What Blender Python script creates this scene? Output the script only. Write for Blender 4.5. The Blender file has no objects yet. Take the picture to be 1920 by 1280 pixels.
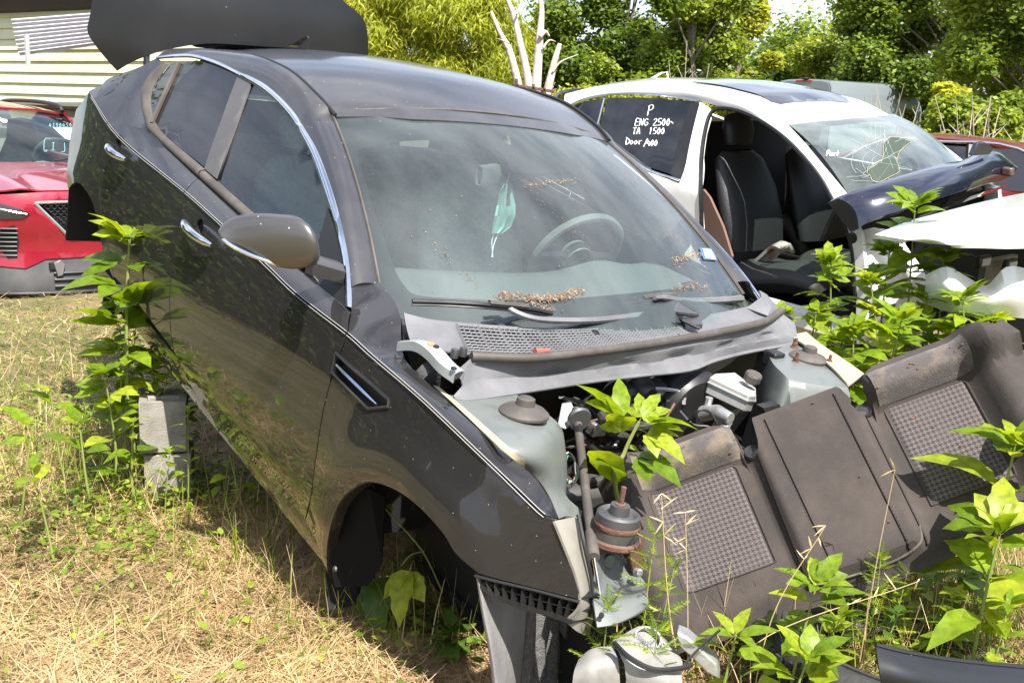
import bpy, bmesh, math, random
import numpy as np
from mathutils import Vector, Matrix
from mathutils.geometry import delaunay_2d_cdt

# ------------------------------------------------------------------ camera, sky, sun, exposure
SC = bpy.context.scene
COL = SC.collection
FPX = 2152.9625            # focal length in pixels of the 1920-wide photograph
CAMH = 1.45
W = np.array([[0.99951208, 0.03123475, 0.0], [0.00622565, -0.19922088, 0.97993484], [0.03060802, -0.9794567, -0.19931813]])
cd = bpy.data.cameras.new('camera'); cam = bpy.data.objects.new('camera', cd); COL.objects.link(cam)
cd.sensor_width = 36.0; cd.lens = FPX / 1920 * 36.0; cd.clip_start = 0.05; cd.clip_end = 900
cam.matrix_world = Matrix(((W[0, 0], -W[0, 1], -W[0, 2], 0), (W[1, 0], -W[1, 1], -W[1, 2], 0), (W[2, 0], -W[2, 1], -W[2, 2], CAMH), (0, 0, 0, 1)))
SC.camera = cam

SUN = Vector((0.26, -0.52, 0.81)).normalized()      # towards the sun
world = bpy.data.worlds.new('World'); SC.world = world; world.use_nodes = True
wn, wl = world.node_tree.nodes, world.node_tree.links
wn.clear()
sky = wn.new('ShaderNodeTexSky'); sky.sky_type = 'NISHITA'; sky.sun_disc = False
sky.sun_elevation = math.asin(SUN.z); sky.sun_rotation = math.atan2(SUN.x, SUN.y)
sky.air_density = 1.0; sky.dust_density = 1.5
tc = wn.new('ShaderNodeTexCoord'); mp = wn.new('ShaderNodeMapping'); mp.inputs['Scale'].default_value = (1, 1, 2.6)
nz = wn.new('ShaderNodeTexNoise'); nz.inputs['Scale'].default_value = 2.6; nz.inputs['Detail'].default_value = 8; nz.inputs['Roughness'].default_value = 0.58
rp = wn.new('ShaderNodeValToRGB'); rp.color_ramp.elements[0].position = 0.40; rp.color_ramp.elements[1].position = 0.60
rp.color_ramp.elements[0].color = (0.10, 0.10, 0.10, 1); rp.color_ramp.elements[1].color = (0.85, 0.85, 0.85, 1)
mx = wn.new('ShaderNodeMix'); mx.data_type = 'RGBA'; mx.inputs['B'].default_value = (6.0, 6.35, 7.2, 1)
bg = wn.new('ShaderNodeBackground'); bg.inputs['Strength'].default_value = 0.10
wo = wn.new('ShaderNodeOutputWorld')
wl.new(tc.outputs['Generated'], mp.inputs['Vector']); wl.new(mp.outputs['Vector'], nz.inputs['Vector'])
wl.new(nz.outputs['Fac'], rp.inputs['Fac']); wl.new(rp.outputs['Color'], mx.inputs['Factor'])
wl.new(sky.outputs['Color'], mx.inputs['A']); wl.new(mx.outputs['Result'], bg.inputs['Color']); wl.new(bg.outputs['Background'], wo.inputs['Surface'])
sd = bpy.data.lights.new('sun', 'SUN'); so = bpy.data.objects.new('sun', sd); COL.objects.link(so)
sd.energy = 5.0; sd.angle = math.radians(0.53); sd.color = (1.0, 0.955, 0.87)
so.rotation_euler = (-SUN).to_track_quat('-Z', 'Y').to_euler(); so.location = (0, 0, 30)
SC.view_settings.view_transform = 'Standard'; SC.view_settings.look = 'None'
SC.view_settings.exposure = 1.3; SC.view_settings.gamma = 1.0; SC.view_settings.use_curve_mapping = False
SC.cycles.max_bounces = 8; SC.cycles.transparent_max_bounces = 16; SC.cycles.glossy_bounces = 4; SC.cycles.transmission_bounces = 6
SC.cycles.caustics_reflective = False; SC.cycles.caustics_refractive = False

# ------------------------------------------------------------------ frames: pixel of the photograph -> real point on a real surface
class Frame:
    def __init__(s, M, o):
        s.M = np.array(M, float); s.o = np.array(o, float); s.c = s.M.T @ (np.array([0, 0, CAMH]) - s.o)
    def ray(s, px, py):
        d = W @ np.array([(px - 960) / FPX, (py - 640) / FPX, 1.0]); return s.M.T @ d
    def on(s, px, py, k, val):                      # hit the plane: coordinate k == val
        d = s.ray(px, py); return s.c + d * ((val - s.c[k]) / d[k])
    def hit(s, px, py, k, fun, x0=0.8):             # hit the surface: coordinate k == fun(the two others)
        x = x0; d = s.ray(px, py)
        for _ in range(40):
            p = s.c + d * ((x - s.c[k]) / d[k]); q = [p[i] for i in range(3) if i != k]
            x = 0.55 * x + 0.45 * fun(*q)
        return s.c + d * ((x - s.c[k]) / d[k])
    def w(s, p): return s.o + s.M @ np.asarray(p, float)
    def inv(s, p): return s.M.T @ (np.asarray(p, float) - s.o)
    def at_depth(s, px, py, dist):                  # point at a horizontal distance from the camera
        d = W @ np.array([(px - 960) / FPX, (py - 640) / FPX, 1.0]); d = d / d[1]
        return s.inv(np.array([0, 0, CAMH]) + d * dist)
    def mat(s):
        m = Matrix.Identity(4)
        for i in range(3):
            for j in range(3): m[i][j] = s.M[i, j]
            m[i][3] = s.o[i]
        return m
WORLD = Frame(np.eye(3), (0, 0, 0))
def gp(px, py, z=0.0): return WORLD.on(px, py, 2, z)
def wd(px, py, dist): return WORLD.at_depth(px, py, dist)

# ------------------------------------------------------------------ mesh helpers
def smooth(pts, n=6, closed=False):
    P = [np.asarray(p, float) for p in pts]
    if len(P) < 3: n_ = n; return [P[0] + (P[-1] - P[0]) * t / n_ for t in range(n_ + 1)]
    out = []; L = len(P)
    for i in range(L if closed else L - 1):
        p0 = P[(i - 1) % L] if closed or i > 0 else P[0] * 2 - P[1]
        p1, p2 = P[i], P[(i + 1) % L]
        p3 = P[(i + 2) % L] if closed or i < L - 2 else P[-1] * 2 - P[-2]
        for k in range(n):
            t = k / n
            out.append(0.5 * ((2 * p1) + (-p0 + p2) * t + (2 * p0 - 5 * p1 + 4 * p2 - p3) * t * t + (-p0 + 3 * p1 - 3 * p2 + p3) * t ** 3))
    if not closed: out.append(P[-1])
    return out
def resample(pts, n):
    P = np.array(pts, float); d = np.r_[0, np.cumsum(np.linalg.norm(np.diff(P, axis=0), axis=1))]
    t = np.linspace(0, d[-1], n); return [np.array([np.interp(x, d, P[:, k]) for k in range(P.shape[1])]) for x in t]

class MB:
    def __init__(s): s.v = []; s.f = []; s.uv = None
    def add(s, V, F):
        o = len(s.v); s.v += [tuple(map(float, p)) for p in V]; s.f += [tuple(o + i for i in f) for f in F]; return s
    def box(s, c, size, R=None):
        c = np.asarray(c, float); h = np.asarray(size, float) / 2; R = np.eye(3) if R is None else np.asarray(R, float)
        V = [c + R @ (h * np.array(k)) for k in ((-1, -1, -1), (1, -1, -1), (1, 1, -1), (-1, 1, -1), (-1, -1, 1), (1, -1, 1), (1, 1, 1), (-1, 1, 1))]
        return s.add(V, [(0, 3, 2, 1), (4, 5, 6, 7), (0, 1, 5, 4), (1, 2, 6, 5), (2, 3, 7, 6), (3, 0, 4, 7)])
    def tube(s, pts, r, n=8, caps=True):
        P = [np.asarray(p, float) for p in pts]; rr = r if hasattr(r, '__len__') else [r] * len(P)
        rings = []; prev = None
        for i, p in enumerate(P):
            t = P[min(i + 1, len(P) - 1)] - P[max(i - 1, 0)]; t = t / (np.linalg.norm(t) + 1e-12)
            if prev is None:
                a = np.array([0, 0, 1.0]) if abs(t[2]) < 0.9 else np.array([1.0, 0, 0]); x = np.cross(a, t)
            else: x = prev - t * (prev @ t)
            x = x / (np.linalg.norm(x) + 1e-12); y = np.cross(t, x); prev = x
            rings.append([p + rr[i] * (math.cos(2 * math.pi * k / n) * x + math.sin(2 * math.pi * k / n) * y) for k in range(n)])
        V = [q for ring in rings for q in ring]
        F = [(i * n + k, i * n + (k + 1) % n, (i + 1) * n + (k + 1) % n, (i + 1) * n + k) for i in range(len(P) - 1) for k in range(n)]
        if caps: F += [tuple(range(n - 1, -1, -1)), tuple((len(P) - 1) * n + k for k in range(n))]
        return s.add(V, F)
    def grid(s, rows, closed=False):
        nr, nc = len(rows), len(rows[0]); V = [p for r in rows for p in r]
        F = [(i * nc + k, i * nc + (k + 1) % nc, (i + 1) * nc + (k + 1) % nc, (i + 1) * nc + k) for i in range(nr - 1) for k in range(nc if closed else nc - 1)]
        return s.add(V, F)
    def lathe(s, prof, c, axis=(0, 0, 1), n=24):
        a = np.asarray(axis, float); a /= np.linalg.norm(a); b = np.array([1.0, 0, 0]) if abs(a[0]) < 0.8 else np.array([0, 1.0, 0])
        x = np.cross(b, a); x /= np.linalg.norm(x); y = np.cross(a, x); c = np.asarray(c, float)
        rows = [[c + a * h + r * (math.cos(2 * math.pi * k / n) * x + math.sin(2 * math.pi * k / n) * y) for k in range(n)] for r, h in prof]
        return s.grid(rows, closed=True)
    def prism(s, poly, ext):                        # closed polygon of 3-D points, extruded along a vector
        P = [np.asarray(p, float) for p in poly]; e = np.asarray(ext, float); n = len(P)
        return s.add(P + [p + e for p in P], [tuple(range(n)), tuple(range(2 * n - 1, n - 1, -1))] + [(i, i + n, (i + 1) % n + n, (i + 1) % n) for i in range(n)])

def outward(bm):                                    # open sheets of a car body: turn every island's normals away from the cabin
    ref = Vector((1.4, 0, .45)); seen = set()
    for f0 in bm.faces:
        if f0.index in seen: continue
        isl, st, opn = [], [f0], False; seen.add(f0.index)
        while st:
            f = st.pop(); isl.append(f)
            for e in f.edges:
                if len(e.link_faces) == 1: opn = True
                for g in e.link_faces:
                    if g.index not in seen: seen.add(g.index); st.append(g)
        if opn and sum(f.calc_area() * f.normal.dot(f.calc_center_median() - ref) for f in isl) < 0: bmesh.ops.reverse_faces(bm, faces=isl)
def flat_shade_angle(me, ang=40):
    me.shade_smooth() if hasattr(me, 'shade_smooth') else None
    try: me.set_sharp_from_angle(angle=math.radians(ang))
    except Exception: pass
def link(name, me, mat=None, parent=None, label=None, cat=None, group=None, kind=None):
    o = bpy.data.objects.new(name, me); COL.objects.link(o)
    if mat is not None and me is not None and len(me.materials) == 0: me.materials.append(mat)
    if parent is not None: o.parent = parent
    for k, v in (('label', label), ('category', cat), ('group', group), ('kind', kind)):
        if v: o[k] = v
    return o
def obj(name, mb, mat, parent=None, ang=40, solid=0.0, bevel=0.0, sub=0, off=-1, fix=True, **kw):
    me = bpy.data.meshes.new(name); me.from_pydata(mb.v, [], mb.f)
    if fix:
        bm = bmesh.new(); bm.from_mesh(me); bmesh.ops.remove_doubles(bm, verts=bm.verts, dist=1e-5); bmesh.ops.recalc_face_normals(bm, faces=bm.faces); (outward(bm) if solid and parent is not None and parent.name.split('.')[0] in ('sedan', 'suv', 'van') else None); bm.to_mesh(me); bm.free()
    me.update(); flat_shade_angle(me, ang)
    if solid:                                       # keep sheet edges crisp where the thickness turns
        cnt = np.zeros(len(me.edges), int); le = np.zeros(len(me.loops), np.int32); me.loops.foreach_get('edge_index', le); np.add.at(cnt, le, 1)
        sh = me.attributes.get('sharp_edge') or me.attributes.new('sharp_edge', 'BOOLEAN', 'EDGE'); cur = np.zeros(len(me.edges), bool); sh.data.foreach_get('value', cur); sh.data.foreach_set('value', cur | (cnt == 1))
    o = link(name, me, mat, parent, **kw)
    if sub: m = o.modifiers.new('sub', 'SUBSURF'); m.levels = sub; m.render_levels = sub
    if solid: m = o.modifiers.new('solid', 'SOLIDIFY'); m.thickness = solid; m.offset = off
    if bevel: m = o.modifiers.new('bevel', 'BEVEL'); m.width = bevel; m.segments = 2; m.limit_method = 'ANGLE'; m.angle_limit = math.radians(35)
    return o
def thing(name, label, cat, frame=None, loc=None, group=None):
    o = bpy.data.objects.new(name, None); COL.objects.link(o); o.empty_display_size = 0.1
    if frame is not None: o.matrix_world = frame.mat()
    if loc is not None: o.location = loc
    o['label'] = label; o['category'] = cat
    if group: o['group'] = group
    return o
def mesh_np(name, V, F, attr=None):
    me = bpy.data.meshes.new(name); V = np.asarray(V, np.float32); F = np.asarray(F, np.int32); n, k = F.shape
    me.vertices.add(len(V)); me.vertices.foreach_set('co', V.ravel()); me.loops.add(n * k); me.loops.foreach_set('vertex_index', F.ravel())
    me.polygons.add(n); me.polygons.foreach_set('loop_start', np.arange(0, n * k, k, dtype=np.int32))
    try: me.polygons.foreach_set('loop_total', np.full(n, k, dtype=np.int32))
    except Exception: pass
    if attr is not None:
        a = me.attributes.new('tint', 'FLOAT', 'POINT'); a.data.foreach_set('value', np.asarray(attr, np.float32))
    me.update(calc_edges=True); return me
def inset2(poly, d):
    n = len(poly); A = 0.5 * sum(poly[i][0] * poly[(i + 1) % n][1] - poly[(i + 1) % n][0] * poly[i][1] for i in range(n)); sg = 1 if A > 0 else -1; out = []
    for i in range(n):
        a = np.array(poly[i - 1]); b = np.array(poly[i]); c = np.array(poly[(i + 1) % n]); e1 = b - a; e2 = c - b
        e1 = e1 / (np.linalg.norm(e1) + 1e-9); e2 = e2 / (np.linalg.norm(e2) + 1e-9)
        nn = sg * (np.array([-e1[1], e1[0]]) + np.array([-e2[1], e2[0]])); l = np.linalg.norm(nn)
        out.append(b + (nn / l * d if l > 1e-6 else 0))
    return out
def inside(pt, poly):
    x, y = pt; c = False; j = len(poly) - 1
    for i in range(len(poly)):
        xi, yi = poly[i]; xj, yj = poly[j]
        if (yi > y) != (yj > y) and x < (xj - xi) * (y - yi) / (yj - yi) + xi: c = not c
        j = i
    return c
def panel_mesh(poly2, fn, step=0.03, inset=0.0, holes=()):
    """closed 2-D outline -> dense sheet lying on the surface fn(a, b) -> xyz"""
    P = [np.asarray(p, float) for p in poly2]
    Q = [P[0]]
    for p in P[1:]:
        if np.linalg.norm(p - Q[-1]) > 2e-3: Q.append(p)
    if np.linalg.norm(Q[0] - Q[-1]) < 2e-3: Q.pop()
    if inset: Q = inset2(Q, inset)
    P = []
    for i in range(len(Q)):
        a, b = Q[i], Q[(i + 1) % len(Q)]; k = max(1, int(np.linalg.norm(b - a) / step))
        P += [a + (b - a) * t / k for t in range(k)]
    V = [Vector((float(p[0]), float(p[1]))) for p in P]; E = [(i, (i + 1) % len(P)) for i in range(len(P))]
    hs = []
    for h in holes:
        o = len(V); hh = [tuple(map(float, p)) for p in h]; hs.append(hh); V += [Vector(p) for p in hh]; E += [(o + i, o + (i + 1) % len(hh)) for i in range(len(hh))]
    lo = np.min(P, axis=0); hi = np.max(P, axis=0); pl = [tuple(p) for p in P]; pa = np.array(P)
    for i, x in enumerate(np.arange(lo[0] + step / 2, hi[0], step)):
        for y in np.arange(lo[1] + step / 2 + (i % 2) * step * .5, hi[1], step):
            if inside((x, y), pl) and np.min(np.sum((pa - (x, y)) ** 2, axis=1)) > (0.5 * step) ** 2 and not any(inside((x, y), h) for h in hs): V.append(Vector((float(x), float(y))))
    vo, eo, fo, *_ = delaunay_2d_cdt(V, E, [], 0, 1e-6)
    mb = MB(); F = []
    for f in fo:
        c = sum((np.array(vo[i]) for i in f), np.zeros(2)) / len(f)
        if inside(c, pl) and not any(inside(c, h) for h in hs): F.append(tuple(f))
    return mb.add([fn(float(p[0]), float(p[1])) for p in vo], F)
def mirror(mb, k=1):
    m = MB(); m.v = [tuple(-x if i == k else x for i, x in enumerate(p)) for p in mb.v]; m.f = [tuple(reversed(f)) for f in mb.f]; return m

# ------------------------------------------------------------------ materials
def mat(name, col=(.5, .5, .5), rough=.5, metal=0., coat=0., coat_r=.05, noise=None, bump=None, spec=.5, sheen=0., flecks=None, alpha=None, emit=None):
    m = bpy.data.materials.new(name); m.use_nodes = True; nt = m.node_tree; N, L = nt.nodes, nt.links
    b = N['Principled BSDF']; b.inputs['Base Color'].default_value = (*col, 1); b.inputs['Roughness'].default_value = rough; b.inputs['Metallic'].default_value = metal
    b.inputs['Coat Weight'].default_value = coat; b.inputs['Coat Roughness'].default_value = coat_r; b.inputs['Specular IOR Level'].default_value = spec
    if sheen: b.inputs['Sheen Weight'].default_value = sheen
    tcn = N.new('ShaderNodeTexCoord'); src = None
    if noise:                                       # (colour2, scale, lo, hi[, detail])
        c2, sc, lo, hi = noise[:4]; t = N.new('ShaderNodeTexNoise'); t.inputs['Scale'].default_value = sc; t.inputs['Detail'].default_value = 6; t.inputs['Roughness'].default_value = .65
        L.new(tcn.outputs['Object'], t.inputs['Vector']); r = N.new('ShaderNodeMapRange'); r.inputs['From Min'].default_value = lo; r.inputs['From Max'].default_value = hi
        L.new(t.outputs['Fac'], r.inputs['Value']); x = N.new('ShaderNodeMix'); x.data_type = 'RGBA'; x.inputs['A'].default_value = (*col, 1); x.inputs['B'].default_value = (*c2, 1)
        L.new(r.outputs['Result'], x.inputs['Factor']); src = x.outputs['Result']; L.new(src, b.inputs['Base Color'])
        if len(noise) > 4:
            r2 = N.new('ShaderNodeMapRange'); r2.inputs['To Min'].default_value = rough; r2.inputs['To Max'].default_value = noise[4]; L.new(r.outputs['Result'], r2.inputs['Value']); L.new(r2.outputs['Result'], b.inputs['Roughness'])
    if flecks:                                      # (colour, scale, size): small scattered specks of debris
        c2, sc, sz = flecks; v = N.new('ShaderNodeTexVoronoi'); v.inputs['Scale'].default_value = sc; L.new(tcn.outputs['Object'], v.inputs['Vector'])
        lt = N.new('ShaderNodeMath'); lt.operation = 'LESS_THAN'; lt.inputs[1].default_value = sz; L.new(v.outputs['Distance'], lt.inputs[0])
        x = N.new('ShaderNodeMix'); x.data_type = 'RGBA'; x.inputs['B'].default_value = (*c2, 1); x.inputs['A'].default_value = (*col, 1)
        if src is not None: L.new(src, x.inputs['A'])
        L.new(lt.outputs[0], x.inputs['Factor']); src = x.outputs['Result']; L.new(src, b.inputs['Base Color'])
        ml = N.new('ShaderNodeMath'); ml.operation = 'MULTIPLY_ADD'; ml.inputs[1].default_value = -coat; ml.inputs[2].default_value = coat
        L.new(lt.outputs[0], ml.inputs[0]); L.new(ml.outputs[0], b.inputs['Coat Weight'])
    if bump:                                        # (scale, strength)
        t = N.new('ShaderNodeTexNoise'); t.inputs['Scale'].default_value = bump[0]; t.inputs['Detail'].default_value = 5; L.new(tcn.outputs['Object'], t.inputs['Vector'])
        bp = N.new('ShaderNodeBump'); bp.inputs['Strength'].default_value = bump[1]; bp.inputs['Distance'].default_value = .01; L.new(t.outputs['Fac'], bp.inputs['Height']); L.new(bp.outputs['Normal'], b.inputs['Normal'])
    return m
def leaf_mat(name, c1, c2, trans=.45, rough=.45, by='random', c3=None, tcol=None):
    m = bpy.data.materials.new(name); m.use_nodes = True; nt = m.node_tree; N, L = nt.nodes, nt.links; N.clear()
    out = N.new('ShaderNodeOutputMaterial')
    if by == 'random': a = N.new('ShaderNodeObjectInfo').outputs['Random']
    else: an = N.new('ShaderNodeAttribute'); an.attribute_name = 'tint'; a = an.outputs['Fac']
    r = N.new('ShaderNodeValToRGB'); r.color_ramp.elements[0].color = (*c1, 1); r.color_ramp.elements[1].color = (*c2, 1)
    if c3: e = r.color_ramp.elements.new(.55); e.color = (*c3, 1)
    L.new(a, r.inputs['Fac'])
    col = r.outputs['Color']
    tx = N.new('ShaderNodeTexCoord'); tn = N.new('ShaderNodeTexNoise'); tn.inputs['Scale'].default_value = 7 if by == 'random' else 3; tn.inputs['Detail'].default_value = 4; L.new(tx.outputs['Object'], tn.inputs['Vector'])
    tm = N.new('ShaderNodeMapRange'); tm.inputs['From Min'].default_value = .3; tm.inputs['From Max'].default_value = .7; tm.inputs['To Min'].default_value = .62; tm.inputs['To Max'].default_value = 1.2; L.new(tn.outputs['Fac'], tm.inputs['Value'])
    tv = N.new('ShaderNodeMix'); tv.data_type = 'RGBA'; tv.blend_type = 'MULTIPLY'; tv.inputs['Factor'].default_value = 1; L.new(col, tv.inputs['A']); L.new(tm.outputs['Result'], tv.inputs['B']); col = tv.outputs['Result']
    pb = N.new('ShaderNodeBsdfPrincipled'); pb.inputs['Roughness'].default_value = rough; pb.inputs['Specular IOR Level'].default_value = .35; L.new(col, pb.inputs['Base Color'])
    tr = N.new('ShaderNodeBsdfTranslucent'); g = N.new('ShaderNodeMix'); g.data_type = 'RGBA'; g.blend_type = 'MULTIPLY'; g.inputs['Factor'].default_value = 1
    g.inputs['B'].default_value = (*(tcol or (1.5, 1.35, .5)), 1); L.new(col, g.inputs['A']); L.new(g.outputs['Result'], tr.inputs['Color'])
    ms = N.new('ShaderNodeMixShader'); ms.inputs['Fac'].default_value = trans; L.new(pb.outputs[0], ms.inputs[1]); L.new(tr.outputs[0], ms.inputs[2]); L.new(ms.outputs[0], out.inputs['Surface'])
    return m
def glass_mat(name, tint=(.75, .85, .82), dust=(.55, .56, .52), dmin=.06, dmax=.3, dscale=3.0, rough=.02, stretch=(1, 1, 1)):
    m = bpy.data.materials.new(name); m.use_nodes = True; nt = m.node_tree; N, L = nt.nodes, nt.links; N.clear()
    out = N.new('ShaderNodeOutputMaterial'); tr = N.new('ShaderNodeBsdfTransparent'); tr.inputs['Color'].default_value = (*tint, 1)
    gl = N.new('ShaderNodeBsdfGlossy'); gl.inputs['Roughness'].default_value = rough; gl.inputs['Color'].default_value = (1, 1, 1, 1)
    fr = N.new('ShaderNodeFresnel'); fr.inputs['IOR'].default_value = 1.52
    fa = N.new('ShaderNodeMath'); fa.operation = 'MULTIPLY'; fa.inputs[1].default_value = 1.15; L.new(fr.outputs[0], fa.inputs[0])
    m1 = N.new('ShaderNodeMixShader'); L.new(fa.outputs[0], m1.inputs['Fac']); L.new(tr.outputs[0], m1.inputs[1]); L.new(gl.outputs[0], m1.inputs[2])
    df = N.new('ShaderNodeBsdfDiffuse'); df.inputs['Color'].default_value = (*dust, 1)
    tcn = N.new('ShaderNodeTexCoord'); mpn = N.new('ShaderNodeMapping'); mpn.inputs['Scale'].default_value = stretch; L.new(tcn.outputs['Object'], mpn.inputs['Vector'])
    t = N.new('ShaderNodeTexNoise'); t.inputs['Scale'].default_value = dscale; t.inputs['Detail'].default_value = 8; t.inputs['Roughness'].default_value = .6; L.new(mpn.outputs['Vector'], t.inputs['Vector'])
    r = N.new('ShaderNodeMapRange'); r.inputs['From Min'].default_value = .35; r.inputs['From Max'].default_value = .7; r.inputs['To Min'].default_value = dmin; r.inputs['To Max'].default_value = dmax; L.new(t.outputs['Fac'], r.inputs['Value'])
    m2 = N.new('ShaderNodeMixShader'); L.new(r.outputs['Result'], m2.inputs['Fac']); L.new(m1.outputs[0], m2.inputs[1]); L.new(df.outputs[0], m2.inputs[2]); L.new(m2.outputs[0], out.inputs['Surface'])
    return m
M = {}
M['paint'] = mat('dark_metallic_paint', (.017, .0155, .0165), .42, .0, spec=.12, coat=1, coat_r=.012, noise=((.026, .0245, .025), 2.2, .5, .85, .5), flecks=((.42, .35, .27), 42, .045), bump=(1.6, .05))
M['roofpaint'] = mat('sun_faded_roof_paint', (.022, .0215, .026), .45, .0, coat=.8, coat_r=.10, noise=((.062, .056, .054), 2.5, .45, .85, .6), flecks=((.42, .34, .25), 34, .05))
M['black'] = mat('black_plastic', (.012, .012, .013), .45, noise=((.035, .033, .032), 6, .5, .8))
M['void'] = mat('shade_black_metal', (.010, .010, .010), .8)  # near-black; the shade of holes and recesses is put into its colour
M['grey'] = mat('faded_grey_plastic', (.12, .12, .13), .6, noise=((.27, .27, .28), 5, .42, .7), bump=(60, .15))
M['trim'] = mat('brown_black_rubber_trim', (.055, .047, .042), .6, noise=((.11, .095, .085), 9, .45, .75))
M['pillar'] = mat('matte_pillar_plastic', (.075, .073, .078), .5, noise=((.11, .105, .105), 4, .45, .75))
M['chrome'] = mat('chrome', (.72, .74, .78), .12, 1.0, noise=((.55, .55, .56), 20, .5, .8, .25))
M['primer'] = mat('grey_green_primer', (.115, .125, .12), .5, noise=((.07, .074, .07), 7, .5, .75), flecks=((.22, .2, .17), 60, .06), coat=.3, coat_r=.25)
M['cream'] = mat('cream_sealer', (.34, .29, .19), .6, noise=((.45, .38, .28), 14, .5, .8))
M['glass'] = glass_mat('dusty_windshield_glass', (.80, .92, .89), (.50, .575, .58), .04, .12, 1.5, stretch=(1, 1.6, 1))
M['sideglass'] = glass_mat('tinted_side_glass', (.60, .80, .78), (.35, .42, .42), .006, .02, 2.2, stretch=(1, 1, 3))
M['darkglass'] = glass_mat('dark_tinted_glass', (.05, .055, .06), (.20, .19, .20), .012, .035, 2.4, stretch=(1, 1, 3))
M['frit'] = mat('black_ceramic_border', (.008, .008, .009), .6, spec=.1)
M['rust'] = mat('rusty_steel', (.085, .040, .028), .85, noise=((.17, .085, .055), 16, .4, .7), bump=(80, .4))
M['alu'] = mat('cast_aluminium', (.55, .55, .55), .45, .8, noise=((.35, .35, .35), 10, .4, .75), bump=(50, .3))
M['steel'] = mat('dull_dark_steel', (.12, .12, .125), .45, .7, noise=((.2, .17, .15), 12, .5, .8))
M['rubber'] = mat('black_rubber', (.022, .021, .021), .7, noise=((.05, .047, .045), 12, .45, .75), bump=(40, .3))
M['whiteplastic'] = mat('white_plastic', (.27, .265, .25), .5, noise=((.15, .135, .115), 9, .46, .74))
M['seatgrey'] = mat('light_grey_seat_cloth', (.46, .46, .44), .9, noise=((.26, .26, .25), 40, .4, .7))
M['dash'] = mat('dark_dash_plastic', (.075, .078, .08), .8, bump=(120, .2))
M['headliner'] = mat('pale_headliner', (.45, .45, .43), .9)
# ------------------------------------------------------------------ the dark sedan in front (car frame: u aft of the front axle, v to the car's right, w up)
RM = np.array([[-0.57750731, -0.80206549, 0.1522375], [0.79731916, -0.5941926, -0.10591176], [0.17540656, 0.06021706, 0.98265276]])
CAR = Frame(RM, -RM @ np.array([-2.02458116, 2.29143333, 1.85099968]) + np.array([0, 0, CAMH]))
car = thing('sedan', 'dark grey sedan without bonnet or front wheels, its boot lid raised', 'car', CAR)
def taper(u): return -.66 * u * u if u < 0 else (-.13 * (u - 2.5) ** 2 if u > 2.5 else 0.)
CREASE = [CAR.hit(x, y, 1, lambda u, w: .872 + taper(u)) for x, y in smooth([(165, 171), (226, 258), (350, 362), (408, 414), (500, 497), (560, 553), (652, 625), (700, 668), (800, 755), (900, 850), (980, 926), (1022, 965)], 5)]
cu = np.array([p[0] for p in CREASE])[::-1]; cwv = np.array([p[2] for p in CREASE])[::-1]
_cp = np.polyfit(cu, cwv, 4)
def crs(u): return float(np.polyval(_cp, min(max(u, cu[0]), cu[-1])))      # the same line, smoothed
def cr(u): return float(np.interp(u, cu, cwv)) if u < cu[-1] else cwv[-1] + .06 * (u - cu[-1])
BELT = [CAR.hit(x, y, 1, lambda u, w: .812 + taper(u)) for x, y in smooth([(274, 237), (286, 253), (357, 320), (372, 332), (447, 400), (525, 470), (603, 536), (650, 574), (659, 580)], 5)]
bu = np.array([p[0] for p in BELT])[::-1]; bwv = np.array([p[2] for p in BELT])[::-1]
def wb(u): return float(np.interp(u, bu, bwv)) if u < bu[-1] else bwv[-1] + .03 * (u - bu[-1])
LOWV = [(.05, .74), (.15, .80), (.24, .845), (.30, .862), (.355, .876), (.40, .894), (.45, .898), (.52, .9025), (.60, .9035), (.68, .900), (.76, .8935), (.83, .8845), (.88, .876)]
_x = np.arange(0, 1.0, .002); _y = np.interp(_x, [a for a, b in LOWV] + [.90, 1.0], [b for a, b in LOWV] + [.872, .842])
_k = np.exp(-(np.arange(-30, 31) / 11.) ** 2); _k /= _k.sum(); _y = np.convolve(np.pad(_y, 30, mode='edge'), _k, 'valid')
_y += .872 - np.interp(.90, _x, _y)
def Vlow(u, w):
    c = crs(u); k = .90 / c if c > .5 else 1
    v = float(np.interp(w * k, _x, _y)) + taper(u)
    r = math.hypot(u, w - .33); r2 = math.hypot(u - 2.795, w - .33)      # flared wheel arches
    fd = min(1., max(0., (c - w) / .12)); return v + fd * (.016 * math.exp(-((r - .38) / .09) ** 2) + .016 * math.exp(-((r2 - .38) / .09) ** 2))
def Vup(u, w):
    c = cr(u); b = max(wb(u), c + .02); h = w - c; hb = b - c
    if u > 2.0: k = min(1, (u - 2.0) / .5)
    else: k = 0
    if h < hb: g = .06 * h / hb
    else: q = h - hb; g = .06 + .44 * q + .22 * q * q
    g2 = .55 * max(h, 0) + .1 * h * h
    return .872 + taper(u) - ((1 - k) * g + k * g2) - .03 * max(0, u - 2.0) ** 2 * min(1, max(h, 0) / .1)
def lowpx(pts): return [(p[0], p[2]) for p in (CAR.hit(x, y, 1, Vlow) for x, y in pts)]
def uppx(pts): return [(p[0], p[2]) for p in (CAR.hit(x, y, 1, Vup) for x, y in pts)]
flow = lambda u, w: (u, Vlow(u, w), w)
fup = lambda u, w: (u, Vup(u, w), w)
def crseg(ua, ub, n=24):                            # crease between two stations
    return [(u, cr(u)) for u in np.linspace(ua, ub, n)]
def ucr(px, py): return float(CAR.hit(px, py, 1, lambda u, w: .872 + taper(u))[0])
def join(*mbs):
    m = MB()
    for b in mbs: m.add(b.v, b.f)
    return m
def cut(pts, n=5): return smooth(pts, n)
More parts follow.
